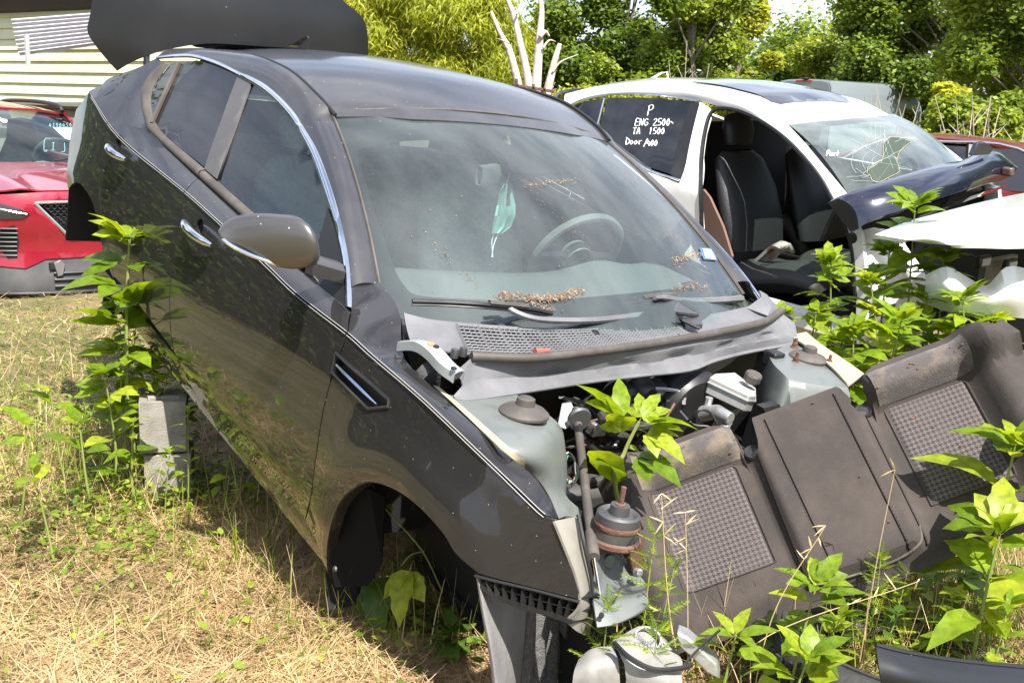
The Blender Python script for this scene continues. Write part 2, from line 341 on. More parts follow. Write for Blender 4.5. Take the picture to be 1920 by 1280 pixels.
def bodypart(name, mb, m, both=True, solid=.012, ang=24, parent=car, **kw):
    a = obj(name, mb, m, parent, ang=ang, solid=solid, **kw)
    if both:
        b = obj(name, mirror(mb), m, parent, ang=ang, solid=solid, **kw)
        return a, b
    return a
def cup_hole(c):
    c = lowpx([c])[0]; return [(c[0] + .030 * math.cos(q), c[1] + .027 * math.sin(q)) for q in np.linspace(0, 2 * math.pi, 16, endpoint=False)]
PX_F = [(652, 625), (645, 645), (634, 672), (620, 715), (605, 775), (592, 860), (583, 930), (572, 975)]           # front door / fender gap
PX_B = [(347, 362), (340, 392), (333, 433), (326, 473), (321, 510), (318, 560), (320, 620), (326, 660)]            # gap between the doors
PX_R = [(204, 228), (198, 248), (193, 282), (188, 325), (186, 352), (189, 390), (195, 430), (202, 465), (208, 495), (214, 525)]
def band(lo, hi, n=30, m=5, crown=.12):
    a, b = resample(lo, n), resample(hi, n); rows = []
    for x, y in zip(a, b):
        d = np.linalg.norm(y - x); rows.append([x + (y - x) * t + np.array([0, .6, .8]) * crown * d * t * (1 - t) for t in np.linspace(0, 1, m)])
    return MB().grid(rows)
def bead(lo, r=.0028):
    return MB().tube([p + (0, .0005, -.0005) for p in lo], r, 6)
def cr3(ua, ub, n=30): return [np.array((u, .872 + taper(u), cr(u))) for u in np.linspace(ua, ub, n)]
def upf(pts, off=.0): return [np.array(fup(*p)) + (0, off, 0) for p in uppx(pts)]
# wings and doors, each with its lower skin and the shoulder above the crease
low = lowpx(cut(PX_F)); uf = ucr(652, 625); ub_ = ucr(347, 362); ur = ucr(204, 228)
fd_low = [(uf, cr(uf))] + low[1:] + lowpx(cut([(572, 975), (500, 898), (423, 813), (370, 745), (326, 660)])[1:]) + lowpx(cut(PX_B)[::-1][1:-1]) + [(ub_, cr(ub_))] + crseg(ub_, uf)[1:-1]
fd_up = crseg(uf, ub_) + uppx(cut([(347, 362), (352, 355), (366, 342), (372, 333)])[1:]) + uppx(cut([(372, 333), (447, 401), (525, 471), (603, 537), (650, 575), (658, 583)])[1:]) + uppx([(657, 597), (654, 612)])
front_doors = bodypart('front_door', join(panel_mesh(fd_low, flow, .03, .0034, holes=[cup_hole((374, 426))]), band(cr3(uf + .003, ub_ - .003), upf(cut([(657, 585), (650, 575), (603, 537), (525, 471), (447, 401), (372, 334)])))), M['paint'])
rd_low = [(ub_, cr(ub_))] + lowpx(cut(PX_B))[1:] + lowpx(cut([(326, 660), (290, 612), (255, 565), (222, 528)])[1:]) + lowpx(cut(PX_R)[::-1])[1:-1] + [(ur, cr(ur))] + crseg(ur, ub_)[1:-1]
rd_up = crseg(ub_, ur) + uppx([(243, 240), (278, 245)]) + uppx(cut([(278, 245), (286, 254), (357, 321), (371, 334)])[1:]) + uppx([(362, 346), (352, 356)])
rear_doors = bodypart('rear_door', join(panel_mesh(rd_low, flow, .03, .0034, holes=[cup_hole((222, 270))]), band(cr3(ub_ + .003, ur - .003), upf(cut([(371, 334), (357, 321), (286, 254), (278, 245)])))), M['paint'])
# quarter panel with the wheel arch
ARCH = [(214, 525), (203, 500), (193, 470), (186, 435), (178, 396), (168, 369), (154, 349), (144, 343), (135, 346), (128, 356)]
q_low = [(ur, cr(ur))] + lowpx(cut(PX_R))[1:] + lowpx(cut(ARCH))[1:] + lowpx([(125, 340), (127, 305), (130, 270), (136, 235), (143, 205), (152, 195)]) + crseg(ucr(166, 172), ur)[:-1]
q_up = crseg(ur, ucr(166, 172)) + uppx(cut([(166, 171), (190, 160), (201, 149), (222, 140), (249, 131), (270, 122), (294, 109)])[1:]) + uppx([(306, 118)]) + uppx(cut([(303, 123), (280, 143), (267, 166), (265, 192), (270, 222), (278, 245)])) + uppx([(243, 240)])
bodypart('quarter_panel', join(panel_mesh(q_low, flow, .03, .001), panel_mesh(q_up, fup, .03, .0)), M['paint'])
# front wing: side skin plus the rounded top between crease and bonnet gap
FARCH = [(624, 1098), (615, 1070), (614, 1030), (620, 992), (634, 950), (656, 922), (685, 905), (712, 907), (745, 921), (776, 943), (804, 970), (832, 1003), (855, 1039), (897, 1076)]
f_low = lowpx(cut(PX_F))[1:] + lowpx([(590, 1012), (606, 1055)]) + lowpx(cut(FARCH)) + lowpx([(990, 1101), (1082, 1124), (1088, 1112), (1070, 1050), (1046, 974)]) + crseg(ucr(1022, 965), uf)
VENT = lowpx([(631, 662), (662, 690), (700, 722), (731, 750), (730, 762), (692, 766), (652, 726), (624, 698)])
WS_TOPZ = None
fl = panel_mesh([(uf, cr(uf))] + f_low[:-1], flow, .022, .003, holes=[VENT])
# windshield surface: bottom and top edges, bulged
def ws(s, t):
    v = (.715 - .15 * t) * s
    ub, wbm = .30 + .245 * s * s, .945 + .012 * s * s
    ut, wt = 1.205 + .06 * s * s, 1.392 - .055 * s * s
    k = 4 * t * (1 - t)
    return np.array([ub + (ut - ub) * t - .018 * k, v, wbm + (wt - wbm) * t + .03 * k])
def wspx(px, py):                                   # pixel -> (s, t) on the windshield
    s = np.clip((px - 1010) / 330, -1, 1) * -1; t = np.clip((600 - py) / 350, 0, 1); x = np.array([s, t], float)
    def pr(x): 
        p = CAR.w(ws(*x)) - np.array([0, 0, CAMH]); c = W.T @ p; return np.array([960 + FPX * c[0] / c[2], 640 + FPX * c[1] / c[2]])
    for _ in range(12):
        r = pr(x) - (px, py); J = np.stack([(pr(x + (1e-4, 0)) - pr(x)) / 1e-4, (pr(x + (0, 1e-4)) - pr(x)) / 1e-4], 1); x = np.clip(x - np.linalg.lstsq(J, r, rcond=None)[0], -1.3, 1.3)
    return x
INNER = [CAR.on(x, y, 1, v) for x, y, v in smooth([(752, 596, .745), (752, 632, .765), (757, 668, .785), (772, 690, .80)], 5)[:-1]] + [CAR.hit(x, y, 1, lambda u, w: .80 + .018 * min(1, max(0, (.3 - u) / .2)) + taper(u)) for x, y in smooth([(772, 690), (850, 762), (950, 852), (1000, 892), (1030, 935), (1046, 974)], 5)]
A_IN = [ws(.985, .055), ws(.985, -.0)]
Ledge = [np.array(fup(*p)) for p in uppx([(659, 538), (659, 560), (659, 582), (656, 603)])] + [np.array((u, .872 + taper(u), cr(u))) for u in np.linspace(uf, ucr(1022, 965), 30)]
i0 = CAR.on(709, 525, 1, .705); i1 = CAR.on(741, 566, 1, .722)
Redge = [i0, (i0 + i1) / 2, i1] + INNER
La, Ra = resample(Ledge, 44), resample(Redge, 44)
rows = []
for a, b in zip(La, Ra):
    d = np.linalg.norm(b - a); rows.append([a + (b - a) * t + np.array([0, .06 * d * (t * (1 - t)), .12 * d * (t * (1 - t))]) for t in np.linspace(0, 1, 9)])
top = MB().grid(rows)
obj('front_fender', join(fl, top), M['paint'], car, ang=30, solid=.010)
# double pale pinstripe along the shoulder
M['stripe'] = mat('pale_pinstripe', (.34, .335, .33), .6)
for (ua, ub2, par) in ((ucr(1025, 966), uf - .004, car), (uf + .004, ub_ - .004, front_doors[0]), (ub_ + .004, ur - .004, rear_doors[0]), (ur + .004, ucr(172, 182), car)):
    for dz in (-.0036, .0036):
        m = MB(); m.tube([np.array([p[0], max(p[1], Vlow(p[0], p[2] + dz)) + .0035 - .35 * max(dz, 0), p[2] + dz + .001]) for p in cr3(ua, ub2, 60)], .0009, 4); obj('pinstripe', m, M['stripe'], par, fix=False)
# fender vent: dark recess, frame and bright blade
vm = MB(); VB = [np.array(flow(*p)) for p in VENT]; vc = sum(VB) / len(VB)
vm.add(VB + [p + (0, -.022, 0) for p in VB] , [(i, (i + 1) % 8, (i + 1) % 8 + 8, i + 8) for i in range(8)] + [tuple(range(8, 16))])
vo = obj('fender_vent', vm, M['black'], car)
fr = MB(); fr.tube([np.array(flow(*p)) + (0, .002, 0) for p in VENT + VENT[:1]], .0045, 6); obj('vent_frame', fr, M['black'], vo)
bl = MB(); a, b = [np.array(flow(*lowpx([q])[0])) for q in ((634, 684), (709, 757))]
bl.tube([a + (b - a) * t + (0, .004, 0) for t in np.linspace(0, 1, 6)], [.004, .007, .007, .007, .006, .003], 6); obj('vent_blade', bl, M['chrome'], vo)
# inner arch lip
lip = MB(); ap = [np.array(flow(*p)) for p in lowpx(cut(FARCH))]; lip.grid([[p + (0, -.002, 0) for p in ap], [p + (0, -.03, -.004) for p in ap]]); obj('wheel_arch_lip', lip, M['paint'], car, solid=.004)
# sills
sm = MB(); pr = [(.20, .80), (.215, .846), (.27, .866), (.315, .868), (.325, .84)]
us = np.linspace(.40, 2.52, 24)
def sillw(u): return .012 + .065 * max(0, (u - .3)) * .9
for s in (1, -1):
    m = MB().grid([[(u, s * v, w + sillw(u)) for w, v in pr] for u in us]); obj('door_sill', m, M['black'] if False else M['paint'], car, ang=30, solid=.01)
# ---------------- greenhouse: chrome strip, rail, pillars, glass
CH_O = [(294, 108), (330, 103), (362, 102), (404, 112), (445, 131), (500, 159), (547, 204), (573, 244), (598, 288), (625, 362), (645, 437), (657, 512), (660, 577)]
CH_I = [(300, 111), (333, 109), (366, 110), (404, 122), (445, 141), (500, 175), (540, 215), (562, 248), (588, 300), (612, 370), (635, 437), (649, 500), (652, 575)]
co, ci = resample(upf(cut(CH_O)), 60), resample(upf(cut(CH_I)), 60)
ch = MB().grid([[o + (0, .000, 0), o * .7 + i * .3 + (0, .010, .004), o * .3 + i * .7 + (0, .010, .002), i + (0, .002, 0)] for o, i in zip(co, ci)])
bodypart('chrome_window_trim', ch, M['chrome'], ang=60, solid=.004)
# painted rail and A-pillar between chrome strip and windshield / roof ditch
pil_in = [ws(1.0, t) for t in np.linspace(.06, 1, 14)]
DITCH = [CAR.on(x, y, 1, v) for x, y, v in ((627, 215, .575), (600, 184, .585), (555, 141, .59), (520, 120, .59), (478, 104, .585), (440, 97, .575), (405, 95, .56), (363, 97, .545))]
ins = resample(pil_in + smooth(DITCH, 4)[1:], 70)
outs = resample(upf(cut([(660, 538), (657, 512), (645, 437), (625, 362), (598, 288), (573, 244), (547, 204), (500, 159), (445, 131), (404, 112), (362, 102), (330, 103), (294, 108)]), .001), 70)
rl = []
for a, b in zip(outs, ins):
    d = np.linalg.norm(a - b); rl.append([a + (b - a) * t + np.array([-.05 * d, .22 * d, .30 * d]) * (t * (1 - t) * 1.6) for t in np.linspace(0, 1, 8)])
bodypart('roof_rail', MB().grid(rl), M['roofpaint'], ang=50, solid=.01)
# roof skin between the ditches
nd = resample([p for p in smooth(DITCH, 4)], 30)
rr = []
topn = 25
for i, p in enumerate(nd):
    t = i / 29; row = []
    for s in np.linspace(1, -1, topn):
        k = 1 - s * s; fu = -.065 * k * (1 - t) ** 3 - .03 * (1 if abs(s) < .62 else max(0, 1 - (abs(s) - .62) / .12)) * (1 - t) ** 6 + .10 * k * t ** 2
        row.append((p[0] + fu, p[1] * s * .985, p[2] - .006 + .052 * k * (1 - .25 * (1 - t) ** 2)))
    rr.append(row)
obj('roof', MB().grid(rr), M['roofpaint'], car, ang=60, solid=.012)
rd = MB()
for s in (1, -1): rd.tube([(p[0], s * (p[1] - .004), p[2] - .001) for p in nd], .006, 6)
obj('roof_ditch_moulding', rd, M['black'], car)
fin = MB(); fb = CAR.on(565, 90, 1, .0)
fin.grid([[(fb[0] + .09 - x, .022 * (1 - x / .17) * s, fb[2] - .005 + z) for x, z in ((0, .0), (.05, .018), (.10, .045), (.135, .062), (.15, .055), (.155, 0))] for s in (1, .6, 0, -.6, -1)])
obj('aerial_fin', fin, M['paint'], car, solid=.004)
# windshield glass, ceramic border, seal
gr = [[ws(s, t) for s in np.linspace(1, -1, 41)] for t in np.linspace(-.06, 1.0, 25)]
wsg = obj('windshield', MB().grid(gr), M['glass'], car, ang=80)
INB = [(672, 283), (684, 330), (706, 400), (727, 458), (745, 508), (760, 532), (783, 550), (850, 556), (950, 560), (1050, 558), (1150, 550), (1250, 540), (1330, 528), (1372, 512), (1340, 440), (1290, 370), (1220, 310), (1130, 283), (1080, 280), (1072, 318), (1000, 322), (960, 316), (940, 283), (850, 262), (760, 262), (700, 272)]
inb = [tuple(wspx(x, y)) for x, y in smooth(INB, 3, True)]
oub = [(1, -.06), (1, .3), (1, .6), (1, 1), (.5, 1), (0, 1), (-.5, 1), (-1, 1), (-1, .6), (-1, .3), (-1, -.06), (-.5, -.06), (0, -.06), (.5, -.06)]
fm = panel_mesh(oub, lambda s, t: tuple(ws(s, t) + np.array([.004, 0, -.006])), .06, holes=[inb])
obj('ceramic_border', fm, M['frit'], wsg, ang=80)
sl = MB(); sl.tube([ws(1.0, t) + (-.002, .003, .002) for t in np.linspace(0, 1, 20)] , .0045, 6); sl.tube([ws(-1.0, t) + (-.002, -.003, .002) for t in np.linspace(0, 1, 20)], .006, 6)
sl.tube([ws(s, 1.0) + (.0, 0, .003) for s in np.linspace(1, -1, 30)], .004, 6); obj('windshield_seal', sl, M['trim'], wsg)
# side glass, each pane on the glass plane
def pane(name, px, m, off=-.006, both=True, solid=0, step=.05, parent=car):
    p2 = uppx(px); mb = panel_mesh(p2, lambda u, w: tuple(np.array(fup(u, w)) + (0, off, 0)), step)
    if both: obj(name, mirror(mb), m, parent, ang=80, solid=solid)
    return obj(name, mb, m, parent, ang=80, solid=solid)
FWIN = [(473, 156), (440, 245), (411, 322), (406, 340), (470, 397), (560, 474), (592, 500), (604, 436), (616, 392), (612, 370), (588, 300), (562, 248), (540, 215), (500, 175)]
pane('front_door_window', FWIN, M['sideglass'])
RWIN = [(447, 141), (416, 225), (384, 316), (345, 286), (302, 250), (288, 229), (310, 178), (337, 119), (366, 113), (404, 123)]
pane('rear_door_window', RWIN, M['darkglass'])
pane('quarter_window', [(334, 117), (311, 165), (286, 220), (281, 200), (281, 180), (292, 152), (316, 120)], M['darkglass'])
pane('pillar_cover', [(447, 141), (472, 155), (442, 240), (408, 336), (384, 316), (416, 225)], M['pillar'], .002, solid=.006)
bar = MB(); bar.tube(upf([(337, 118), (310, 176), (286, 231)], .002), .010, 6); obj('window_divider', bar, M['trim'], car); obj('window_divider', mirror(bar), M['trim'], car)
def strip(lo, hi, name, m, n=40, h=.008):
    a, b = resample(upf(cut(lo)), n), resample(upf(cut(hi)), n)
    mb = MB().grid([[x, x * .8 + y * .2 + (0, h, .004), x * .3 + y * .7 + (0, h, .003), y + (0, -.006, .0)] for x, y in zip(a, b)]); bodypart(name, mb, m, ang=60, solid=.004)
strip([(306, 121), (280, 143), (266, 166), (265, 192), (274, 237), (286, 253), (371, 332)], [(314, 121), (291, 152), (281, 178), (281, 200), (286, 222), (303, 250), (381, 317)], 'window_trim', M['trim'])
strip([(373, 333), (447, 400), (525, 470), (603, 536)], [(384, 319), (407, 341), (470, 397), (560, 474)], 'window_trim', M['trim'])
# mirror sail and mirror
pane('mirror_sail', [(616, 390), (604, 436), (592, 478), (585, 522), (603, 537), (651, 576), (649, 500), (635, 437)], M['black'], .003, solid=.01)
mc = []                                             # housing: cross sections from the inner (door) side to the tip
CEN = CAR.on(500, 455, 1, .985)
ROW = [(588, 460, 440, 415, 495, .02), (578, 0, 418, 408, 497, .5), (555, 0, 405, 402, 499, .95)]
mir_top = smooth([(584, 470), (583, 440), (574, 418), (556, 405), (520, 401), (480, 400), (450, 404), (428, 413), (413, 427), (408, 440)], 4)
mir_bot = smooth([(584, 470), (582, 485), (575, 494), (555, 499), (530, 499), (500, 492), (470, 480), (440, 466), (420, 455), (408, 440)], 4)
ta, ba = resample(mir_top, 26), resample(mir_bot, 26)
rows = []
for i, (a, b) in enumerate(zip(ta, ba)):
    k = i / 25; v = .915 + .21 * k; A = CAR.on(a[0], a[1], 1, v + .00); B = CAR.on(b[0], b[1], 1, v); c = (A + B) / 2; h = (A - B) / 2; hl = np.linalg.norm(h)
    dep = .088 * math.sin(math.pi * min(1, .04 + k * .96)) ** .45 * (1 - .45 * k)
    ring = []
    for q in np.linspace(0, 2 * math.pi, 20, endpoint=False):
        cx, sx = math.cos(q), math.sin(q); r = 1.0
        fwd = -dep * (1.0 if cx > 0 else .35) * (abs(cx) ** .75) * (1 if cx > 0 else -1)
        ring.append(c + h * (abs(sx) ** .8) * (1 if sx > 0 else -1) + np.array([fwd, 0, 0]))
    rows.append(ring)
mroot = obj('door_mirror', MB().grid(rows, closed=True), None, car, ang=60)
M['mirrorpaint'] = mat('bronze_grey_metallic_paint', (.125, .118, .112), .36, .75, coat=.5, coat_r=.15, noise=((.19, .185, .18), 5.5, .62, .66, .6), flecks=((.7, .7, .68), 26, .06))
mroot.data.materials.append(M['mirrorpaint'])
def on_mir(px, py, v): return CAR.on(px, py, 1, v)
ind = MB(); pts = [on_mir(x, y, v) + np.array([-.036 * kk, 0, 0]) for x, y, v, kk in ((410, 441, 1.115, .5), (425, 453, 1.10, 1.1), (450, 464, 1.07, 1.6), (478, 473, 1.035, 2.0), (503, 480, 1.0, 2.15))]
ind.tube(smooth(pts, 4), [.003] + [.006] * 15 + [.003], 6); obj('turn_signal', ind, M['chrome'], mroot)
arm = MB(); a0 = on_mir(560, 482, .93); a1 = on_mir(600, 494, .86) ; a2 = on_mir(632, 503, .80)
arm.grid([[p + np.array([-.03 + dx, 0, dz]) for dx, dz in ((0, .02), (-.02, .005), (-.015, -.03), (.05, -.03), (.06, .0), (.04, .02))] for p in smooth([a0, a1, a2], 4)], closed=True); obj('mirror_arm', arm, M['mirrorpaint'], mroot)
# door handles: dark cup and bright pull
def handle(cup, pull, parent, L):
    m = MB(); c = np.array(flow(*lowpx([cup])[0])); m.lathe([(0, -.03), (.022, -.028), (.032, -.012), (.033, -.004)], c, (0, 1, 0), 20)
    h = obj('door_handle_cup', m, M['void'], parent)
    a, b = [CAR.hit(x, y, 1, lambda u, w: Vlow(u, w) + .03) + (0, -.03, 0) for x, y in pull]
    pts = [a + (b - a) * t + np.array([0, .004 + .036 * math.sin(math.pi * min(1, .12 + .8 * t)) ** .6, .0]) for t in np.linspace(0, 1, 9)]
    m = MB(); m.tube(pts, [.009, .014, .016, .016, .0155, .015, .014, .012, .007], 10); g = obj('door_handle', m, M['chrome'], parent)
handle((222, 270), ((200, 272), (230, 299)), rear_doors[0], 0)
handle((374, 426), ((341, 415), (391, 460)), front_doors[0], 0)
for cup, par in (((222, 270), rear_doors[1]), ((374, 426), front_doors[1])):        # the far doors' handles
    c = np.array(flow(*lowpx([cup])[0])) * (1, -1, 1); m = MB(); m.lathe([(0, -.03), (.022, -.028), (.032, -.012), (.034, -.003)], c, (0, -1, 0), 20); hq = obj('door_handle_cup', m, M['void'], par)
    m = MB(); m.tube([c + np.array([dx, -dy, 0]) for dx, dy in ((.10, .01), (.06, .035), (0, .04), (-.06, .035), (-.09, .01))], .013, 8); obj('door_handle', m, M['chrome'], par)
# ---------------- boot lid standing up behind the roof
TL = [(226, 137), (203, 108), (181, 71), (186, 35), (193, -5), (205, -60)]
def trk(px, py, u=3.08): return CAR.on(px, py, 0, u)
def tdepth(v): return -.10 * (1 - (v / .70) ** 2)
lidL = smooth(TL, 4); base = smooth([(226, 137), (240, 124), (262, 108), (292, 92), (350, 78), (401, 75), (511, 82), (590, 90), (682, 103)], 4); right = smooth([(682, 103), (681, 70), (676, 40), (657, 18), (630, -5), (600, -60)], 4)
outl = [trk(*p) for p in lidL[::-1]][:-1] + [trk(*p) for p in base][:-1] + [trk(*p) for p in right]
ol2 = [(p[1], p[2]) for p in outl]
def lidf(v, w): return (3.08 + tdepth(v) * 1.5 + .10 * (w - 1.2) + .5 * max(0, w - 1.42) ** 2 + .35 * max(0, abs(v) - .50) + .25 * max(0, 1.27 - w - .10 * (1 - abs(v))) , v, w)
ltm = panel_mesh(ol2, lidf, .04); M['lidpaint'] = mat('dull_dark_lid_paint', (.010, .0105, .0125), .40, .0, spec=.2, coat=.5, coat_r=.2, noise=((.018, .018, .020), 1.5, .45, .85, .45), flecks=((.35, .3, .26), 16, .03))
lid = obj('boot_lid', ltm, M['lidpaint'], car, ang=40, solid=.025, off=1)
for v in (.55, -.42):
    hm = MB(); p0, p1, p2 = np.array([2.92, v, .98]), np.array([3.05, v, 1.18]), np.array([3.10, v, 1.42]); hm.tube([p0, p1, p2], .014, 6); obj('boot_hinge', hm, M['black'], lid)
hb = MB(); hb.box((3.02, .05, 1.325), (.05, .62, .06)); obj('boot_trim', hb, M['void'], lid)
# parcel shelf, rear glass and rear end
rg = [[(2.30 + .62 * t + .04 * (1 - s * s) * (1 - t), (.54 - .04 * t) * s, 1.385 - .24 * t - .07 * t * t + .03 * (1 - s * s)) for s in np.linspace(1, -1, 13)] for t in np.linspace(0, 1, 8)]
obj('rear_window', MB().grid(rg), M['darkglass'], car, ang=80)
rb = MB(); rb.box((3.1, 0, .72), (.30, 1.34, .56)); obj('boot_floor', rb, M['void'], car)
# ---------------- inside of the cabin
fl_ = MB(); fl_.box((1.62, 0, .32), (2.2, 1.50, .03)); fl_.box((2.72, 0, .72), (.04, 1.46, .82)); obj('cabin_floor', fl_, mat('grey_cabin_carpet', (.14, .14, .135), .95), car)
dp = []
for t, (du, dw) in enumerate(((.0, .0), (.14, .022), (.30, .028), (.42, .01), (.46, -.05), (.47, -.25))):
    dp.append([(.47 + .20 * s * s + du * (1 - .15 * s * s), .70 * s, .915 + dw + (.035 * math.exp(-((s + .52) / .22) ** 2) if t in (2, 3) else 0)) for s in np.linspace(1, -1, 25)])
obj('dashboard', MB().grid(dp), M['dash'], car, ang=50, solid=.01)
sw = MB(); M['wheelgrey'] = mat('grey_wheel_leather', (.12, .12, .12), .5); sc_, sr = np.array([1.05, -.37, .94]), .18; ax = np.array([.88, 0, .42]); ax /= np.linalg.norm(ax); e1 = np.array([0, 1.0, 0]); e2 = np.cross(ax, e1)
sw.tube([sc_ + sr * (math.cos(q) * e1 + math.sin(q) * e2) for q in np.linspace(0, 2 * math.pi, 33)], .016, 8, caps=False)
swo = obj('steering_wheel', sw, M['wheelgrey'], car); sb = MB()
for q in (0, math.pi, 1.5 * math.pi): sb.tube([sc_ + .03 * (math.cos(q) * e1 + math.sin(q) * e2), sc_ + sr * (math.cos(q) * e1 + math.sin(q) * e2)], .014, 6)
sb.lathe([(0, .03), (.05, .028), (.06, .0), (.05, -.02)], sc_, ax, 16); obj('wheel_spokes', sb, M['wheelgrey'], swo)
def seat(u, v):
    m = MB(); prof = [(.26, .0), (.26, .12)]
    def blk(P): # list of (u, w, halfwidth, thickness) rows from bottom to top
        rows = []
        for (a, w, hw, th) in P: rows.append([(a + th * (c if c > 0 else c) * .5, v + hw * (abs(s) ** .6) * (1 if s > 0 else -1), w) for c, s in [(math.cos(q), math.sin(q)) for q in np.linspace(0, 2 * math.pi, 18, endpoint=False)]])
        return rows
    m.grid(blk([(u + .02, .52, .02, .02), (u + .02, .53, .24, .10), (u + .05, .65, .25, .14), (u + .12, .85, .255, .13), (u + .19, 1.02, .22, .11), (u + .22, 1.09, .15, .07), (u + .22, 1.10, .02, .02)]), closed=True)
    s = obj('seat', m, M['seatgrey'], car, ang=70); h = MB()
    h.grid(blk([(u + .23, 1.12, .02, .02), (u + .23, 1.125, .12, .08), (u + .24, 1.20, .135, .11), (u + .25, 1.27, .12, .09), (u + .25, 1.30, .02, .02)]), closed=True); obj('headrest', h, M['seatgrey'], s, ang=70)
    c = MB(); c.grid([[(u - .48 + .5 * t, v + .25 * x, .47 + .07 * math.sin(math.pi * min(1, t + .25)) - .10 * abs(x) ** 4) for x in np.linspace(-1, 1, 9)] for t in np.linspace(0, 1, 8)]); obj('seat_cushion', c, M['seatgrey'], s, solid=.1)
seat(1.52, .37); seat(1.60, -.37)
rs = MB(); rs.box((2.45, 0, .75), (.14, 1.3, .55)); obj('rear_seat', rs, M['seatgrey'], car, bevel=.04)
hl = MB(); hl.grid([[(1.25 + 1.05 * t, .53 * s, 1.345 + .05 * (1 - s * s) * .8 + .02 * math.sin(math.pi * t)) for s in np.linspace(1, -1, 11)] for t in np.linspace(0, 1, 6)]); obj('headliner', hl, M['headliner'], car)
rm = MB(); c = CAR.on(958, 321, 0, 1.0); d = CAR.on(1018, 313, 0, 1.0); e = CAR.on(898, 330, 0, 1.0)
rm.grid([[q + np.array([x, 0, 0]) + np.array([0, 0, z]) for x, z in ((-.02, .0), (-.012, .03), (.012, .032), (.02, 0), (.012, -.03), (-.012, -.03))] for q in (e + (d - e) * t for t in np.linspace(0, 1, 8))], closed=True)
rmo = obj('rear_view_mirror', rm, M['dash'], car, ang=60); st = MB(); st.tube([c + (0, 0, .02), c + (.06, 0, .1)], .012, 6); obj('mirror_stalk', st, M['dash'], rmo)
# ---------------- wheel houses
ub3 = MB(); ub3.box((1.62, 0, .285), (2.3, 1.56, .03)); obj('underbody', ub3, M['void'], car)
im = MB(); im.prism([(-.45, .53, .16), (.46, .53, .16), (.46, .53, .80), (.1, .53, .70), (-.25, .53, .50), (-.45, .53, .42)], (0, -.02, 0)); obj('dark_inner_wheel_panel', im, M['void'], car)  # near-black sheet added behind the arch so the opening stays dark
def house(uc, v0, v1, name='wheel_liner', r=.385, a0=-35, a1=215, m=M['black']):
    mb = MB(); qs = np.radians(np.linspace(a0, a1, 24)); mb.grid([[(uc + r * math.cos(q), v, .33 + r * math.sin(q)) for v in np.linspace(v0, v1, 5)] for q in qs]); return obj(name, mb, m, car, solid=.006)
for s in (1, -1):
    house(2.795, s * .865, s * .52, a0=58, a1=190)
    rp_ = MB(); rp_.prism([(3.0, s * .855, .40), (3.0, s * .52, .40), (3.0, s * .52, .80), (3.0, s * .855, .66)], (.01, 0, 0)); obj('wheel_house_end', rp_, M['void'], car)
    wm = MB(); wm.prism([(2.4, s * .52, .34), (3.0, s * .52, .38), (3.0, s * .52, .85), (2.4, s * .52, .85)], (0, -s * .02, 0)); obj('dark_inner_wheel_panel', wm, M['void'], car)
house(.0, .855, .70, a0=-30, a1=120, r=.405)
mf = MB(); mf.add([CAR.on(x, y, 1, v) for x, y, v in ((620, 1000, .87), (618, 1050, .865), (628, 1100, .855), (690, 1098, .80), (715, 1060, .78), (722, 930, .78), (690, 915, .85), (650, 930, .865), (632, 960, .87))], [tuple(range(9))])
obj('mud_flap', mf, mat('shaded_black_flap', (.006, .006, .0065), .8, spec=.15), car, solid=.008)  # blacker than the other plastic, the flap's shade put into its colour
for x, y in ((637, 962), (622, 1011), (629, 1066)): bt = MB(); bt.lathe([(0, .006), (.007, .004), (.009, 0)], CAR.on(x, y, 1, .868), (0, 1, 0), 10); obj('flap_rivet', bt, M['steel'], car)
# ------------------------------------------------------------------ open engine bay of the dark sedan
def cw(px, py, w): return CAR.on(px, py, 2, w)
# firewall, floor and far inner wing keep the bay dark
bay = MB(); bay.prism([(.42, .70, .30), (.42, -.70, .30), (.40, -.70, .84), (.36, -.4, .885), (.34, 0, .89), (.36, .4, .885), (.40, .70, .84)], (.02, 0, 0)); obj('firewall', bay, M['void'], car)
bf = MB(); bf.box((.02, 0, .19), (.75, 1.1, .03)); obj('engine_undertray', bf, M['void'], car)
# plastic cowl: flat cover at the glass, grille, rubber seal, deep lower lip with pockets
CT = smooth([(757, 586, .958), (800, 597, .95), (850, 603, .946), (1000, 614, .942), (1100, 614, .941), (1200, 606, .942), (1280, 598, .944), (1400, 575, .952), (1428, 562, .962)], 5)
CB = smooth([(770, 640, .925), (820, 655, .925), (885, 664, .928), (1000, 667, .930), (1110, 655, .932), (1200, 643, .932), (1300, 630, .932), (1420, 602, .932), (1462, 588, .93)], 5)
ct = resample([cw(*p) for p in CT], 60); cb = resample([cw(*p) for p in CB], 60)
def cowlp(a, t):                                    # a along the cowl 0..1, t from glass 0 to seal 1
    i = min(58, int(a * 59)); f = a * 59 - i; A = ct[i] * (1 - f) + ct[i + 1] * f; B = cb[i] * (1 - f) + cb[i + 1] * f
    return A + (B - A) * t + np.array([0, 0, -.006 * math.sin(math.pi * t)])
def cowl_at(px, py):
    best = None
    for a in np.linspace(0, 1, 121):
        for t in (0, .5, 1):
            p = cowlp(a, t); c = W.T @ (CAR.w(p) - np.array([0, 0, CAMH])); q = (960 + FPX * c[0] / c[2], 640 + FPX * c[1] / c[2]); d = (q[0] - px) ** 2 + (q[1] - py) ** 2
            if best is None or d < best[0]: best = (d, a)
    return best[1]
a0, a1 = cowl_at(868, 632), cowl_at(1278, 612); am = cowl_at(1110, 612)
M['cowl'] = mat('sun_bleached_cowl_plastic', (.105, .105, .112), .55, noise=((.155, .155, .165), 6, .4, .7), bump=(90, .12))
